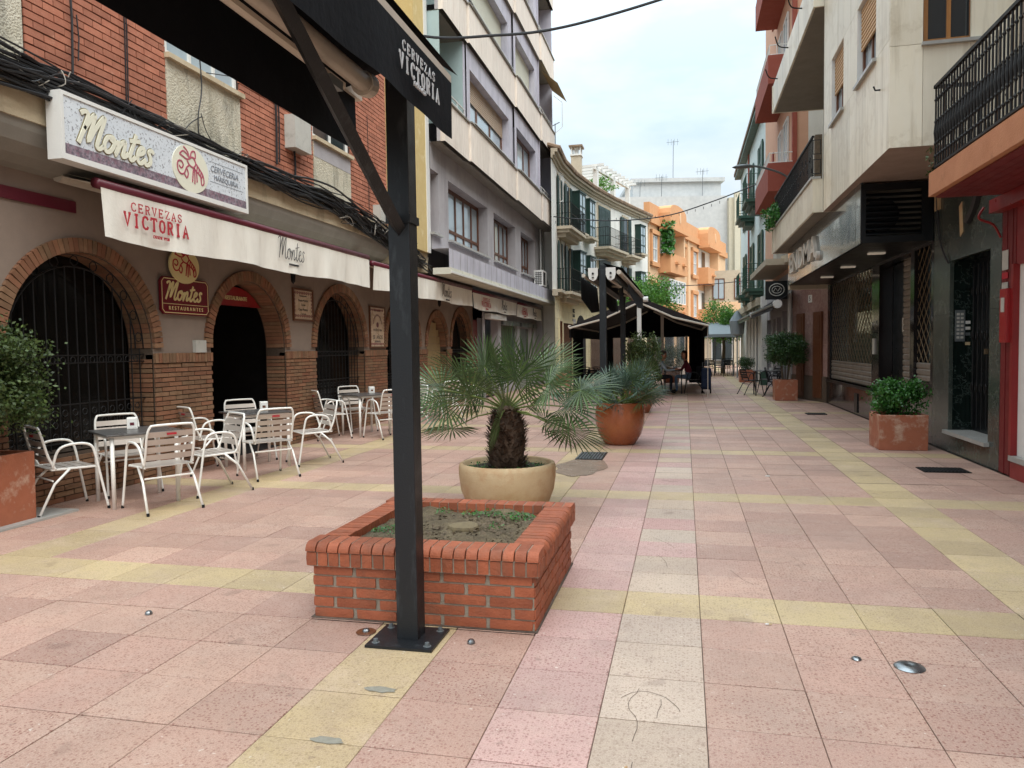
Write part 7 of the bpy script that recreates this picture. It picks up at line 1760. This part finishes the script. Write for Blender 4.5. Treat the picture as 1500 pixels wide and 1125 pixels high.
def seated(x, y, s, name, label, topm, legm, hairm, lean, look):
    """s = +1 faces -x (sits right of the table), -1 faces +x"""
    f = -s; J = {}; Hh = .47
    def q(dx, dy, z, r): return ((x + f * dx, y + dy, z), r)
    J['pelvis'] = q(0, 0, Hh + .08, .14); J['belly'] = q(.03 + lean * .3, 0, Hh + .25, .135); J['chest'] = q(.06 + lean * .7, 0, Hh + .42, .145); J['neck'] = q(.08 + lean, 0, Hh + .57, .05); J['crown'] = q(.10 + lean, 0, Hh + .66, .045)
    for k, d in (('l', -1), ('r', 1)):
        J['hip' + k] = q(.04, d * .09, Hh + .05, .085); J['knee' + k] = q(.45, d * .13, Hh + .07, .06); J['ank' + k] = q(.42, d * .12, .1, .042); J['toe' + k] = q(.58, d * .13, .04, .035)
        J['sh' + k] = q(.06 + lean * .8, d * .17, Hh + .50, .06); J['elb' + k] = q(.2 + lean, d * .24, Hh + .27, .042); J['wr' + k] = q(.45 + lean, d * .16, Hh + .30, .028); J['hand' + k] = q(.52 + lean, d * .13, Hh + .31, .026)
        for i in range(4): J['f%d' % i + k] = q(.60 + lean - .01 * abs(i - 1), d * (.095 + .022 * i), Hh + .30, .008)
        J['th' + k] = q(.55 + lean, d * .085, Hh + .325, .009)
    E = [('pelvis', 'belly'), ('belly', 'chest'), ('chest', 'neck'), ('neck', 'crown')]; Z = {E[0]: topm, E[1]: topm, E[2]: topm, E[3]: 'skin'}
    for k in 'lr':
        for a, b, m_ in (('pelvis', 'hip' + k, legm), ('hip' + k, 'knee' + k, legm), ('knee' + k, 'ank' + k, legm), ('ank' + k, 'toe' + k, 'rubber'), ('chest', 'sh' + k, topm), ('sh' + k, 'elb' + k, topm), ('elb' + k, 'wr' + k, topm), ('wr' + k, 'hand' + k, 'skin'), ('hand' + k, 'th' + k, 'skin')) + tuple(('hand' + k, 'f%d' % i + k, 'skin') for i in range(4)):
            E.append((a, b)); Z[(a, b)] = m_
    c = J['crown'][0]; return person(name, label, J, E, Z, ((c[0] + f * .02, c[1], c[2] + .09), look), hairm, (x, y, 0))
seated(.17, 24.5, 1, 'person', 'seated person with long brown hair in a maroon jumper and pale jeans, looking this way', 'maroonknit', 'jeans', 'hair', .08, (-.8, -.75, -.05))
seated(-.86, 24.3, -1, 'person', 'seated person in a pale blue jacket and dark trousers leaning over the table', 'jacket', 'trousers', 'hairg', .1, (.9, -.1, -.3))
dark_table(-.36, 24.5, 'small dark cafe table between the two seated people', M_dk, .74, .3)
copy_tree(dk0, (.28, 24.5, 0), face(-1, 0), 'dark chair under the person in maroon', 'dark chairs of the two seated people'); copy_tree(dk0, (-.96, 24.3, 0), face(1, 0), 'dark chair under the person in pale blue', 'dark chairs of the two seated people')
for i, (x, lab, m_, h) in enumerate(((-.5, 'brown basket on the cafe table between the people', 'claypale', .1), (-.62, 'white folded paper on the cafe table', 'white', .13), (-.3, 'clear drinking glass on the cafe table', 'glassb', .12))): solo(MB().lathe([(0, .741), (.05, .742), (.06, .74 + h), (.055, .74 + h), (.045, .76), (0, .76)], (x, 24.5, 0), 12), ['bread_basket', 'folded_paper', 'drinking_glass'][i], M[m_], lab, ['basket', 'paper', 'glass'][i], origin=(x, 24.5, .74))
tr = thing('shopping_trolley', 'navy wheeled shopping bag standing behind the person in maroon', 'shopping trolley', (.62, 24.3, 0))
MB().box(.5, .8, 24.15, 24.45, .14, .8).build('bag', M['trolley'], tr, bevel=.04); MB().box(.53, .77, 24.1, 24.15, .2, .45).build('pocket', M['trolley'], tr, bevel=.015)
MB().tube([(.55, 24.46, .1), (.55, 24.5, .98), (.75, 24.5, .98), (.75, 24.46, .1)], .012, 6).build('handle', M['lampgrey'], tr)
for x in (.53, .79): MB().tube([(x - .02, 24.42, .09), (x + .02, 24.42, .09)], .09, 14).build('wheel', M['rubber'], tr)
pk = thing('rucksack', 'dark rucksack hanging beside the navy shopping bag', 'rucksack', (.42, 24.85, .35)); MB().box(.36, .6, 24.75, 24.95, .3, .85).build('bag', M['trousers'], pk, bevel=.05); MB().tube([(.42, 24.74, .8), (.4, 24.7, .6), (.42, 24.74, .4)], .015, 5).build('strap', M['rubber'], pk)

# ================================================================== wires, lamp, small things on the ground
def wire(name, lab, pts, r, bulbs=0):
    q = smooth_pts(pts, 10); mb = MB(); mb.tube(q, r, 6, world=True); o = solo(mb, name, M['cable'], lab, 'cable', origin=pts[0])
    return o
wire('overhead_cable', 'thick sagging black cable crossing the top of the street', [(-6.2, 8.0, 6.6), (-3.4, 8.2, 5.22), (-2.0, 8.3, 5.0), (-.7, 8.4, 5.14), (1.5, 8.6, 5.75), (3.5, 8.8, 6.6)], .016)
fw = wire('overhead_cable', 'thin cable with clips crossing in front of the orange house', [(-5.3, 29.8, 6.75), (-3.0, 29.8, 6.45), (-.8, 29.8, 6.5), (1.0, 29.8, 6.95), (2.9, 29.8, 7.6)], .022)
cl = MB()
for k in range(26): x = -5 + k * .3; cl.box(x, x + .02, 29.79, 29.81, 6.44 + max(0, (x + .8)) ** 1.6 * .13, 6.54 + max(0, (x + .8)) ** 1.6 * .13)
cl.build('wire_clip', M['cable'], fw, kind='stuff')
wire('overhead_cable', 'low straight wire across the street near the far trees', [(-2.6, 36, 4.35), (.5, 36, 4.3), (3.0, 36, 4.45)], .018)
rl_ = thing('street_lamp', 'grey street lamp on a long curved arm fixed above the cream balcony', 'street lamp', (2.9, 22.3, 6.2)); MB().tube(smooth_pts([(2.98, 22.5, 6.05), (2.6, 22.3, 6.28), (2.0, 22.0, 6.42), (1.8, 21.9, 6.4)], 4), .03, 6).build('arm', M['lampgrey'], rl_)
lh = MB(); lh.lathe([(0, -.04), (.16, -.03), (.2, .0), (.12, .05), (0, .07)], (1.58, 21.8, 6.4), 16, 0, 1.5, .7); lh.build('lamp_head', M['lampgrey'], rl_, smooth=True)
lp_ = solo(MB().lathe([(.068, .003), (.06, .009), (.035, .015), (.022, .017), (.014, .013), (0, .013)], (1.02, 3.77, 0), 28), 'floor_disc', M['discsteel'], 'domed steel disc set in the paving, right foreground', 'floor fitting', origin=(1.02, 3.77, 0), smooth=True)
lp_['label'] = 'larger domed steel disc set in the paving, right foreground'
solo(MB().lathe([(.024, .003), (.02, .009), (.008, .012), (0, .009)], (.8, 3.82, 0), 16), 'floor_disc', M['discsteel'], 'small steel bolt cap left of the domed disc', 'floor fitting', origin=(.8, 3.82, 0), smooth=True)
for x, y, lab in ((-1.68, 3.7, 'steel anchor bolt in rusty ring left of the post foot'), (-1.08, 3.66, 'steel anchor bolt right of the post foot'), (-3.05, 3.72, 'steel bolt cover at the far left of the paving')):
    b = MB().lathe([(.022, .003), (.02, .012), (.014, .02), (0, .024)], (x, y, 0), 10); o = solo(b, 'floor_bolt', M['discsteel'], lab, 'bolt', origin=(x, y, 0))
    if y == 3.7: MB().lathe([(.055, .003), (.05, .006), (0, .006)], (x, y, 0), 14).build('rust_ring', M['brownwood'], o)
for i, (x, y, a) in enumerate(((-.23, 2.63, .9), (.42, 4.2, 0.1))):
    t = thing('cigarette_end', ['cigarette end near the bottom edge on a pale tile', 'white cigarette end near the yellow tile row'][i], 'cigarette end', (x, y, 0)); d_ = Vector((math.cos(a), math.sin(a), 0))
    p = Vector((x, y, .007)); MB().tube([p, p + d_ * .018], .004, 7, world=True).build('paper', M['white'], t); MB().tube([p + d_ * .018, p + d_ * .035], .004, 7, world=True).build('filter', M['claypale'], t)
lit = MB()
for k in range(46):
    x, y = U(-4.5, 3), U(2.7, 12)
    if in_planter(x, y): continue
    a = U(0, 6.28); s = U(.004, .012); lit.addw([(x, y, .004), (x + s * math.cos(a), y + s * math.sin(a), .006), (x + s * math.cos(a + 1), y + s * math.sin(a + 1), .004)], [(0, 1, 2)])
solo(lit, 'litter', M['stem'], 'tiny bits of leaf and grit on the paving', 'litter', kind='stuff')
for x, y, lab in ((.9, 9.0, 'white scrap of paper in the middle distance'), (.75, 16.5, 'farther white scrap of paper on the paving')): solo(MB().box(x, x + .05, y, y + .03, .003, .008), 'paper_scrap', M['white'], lab, 'paper scrap', origin=(x, y, 0))
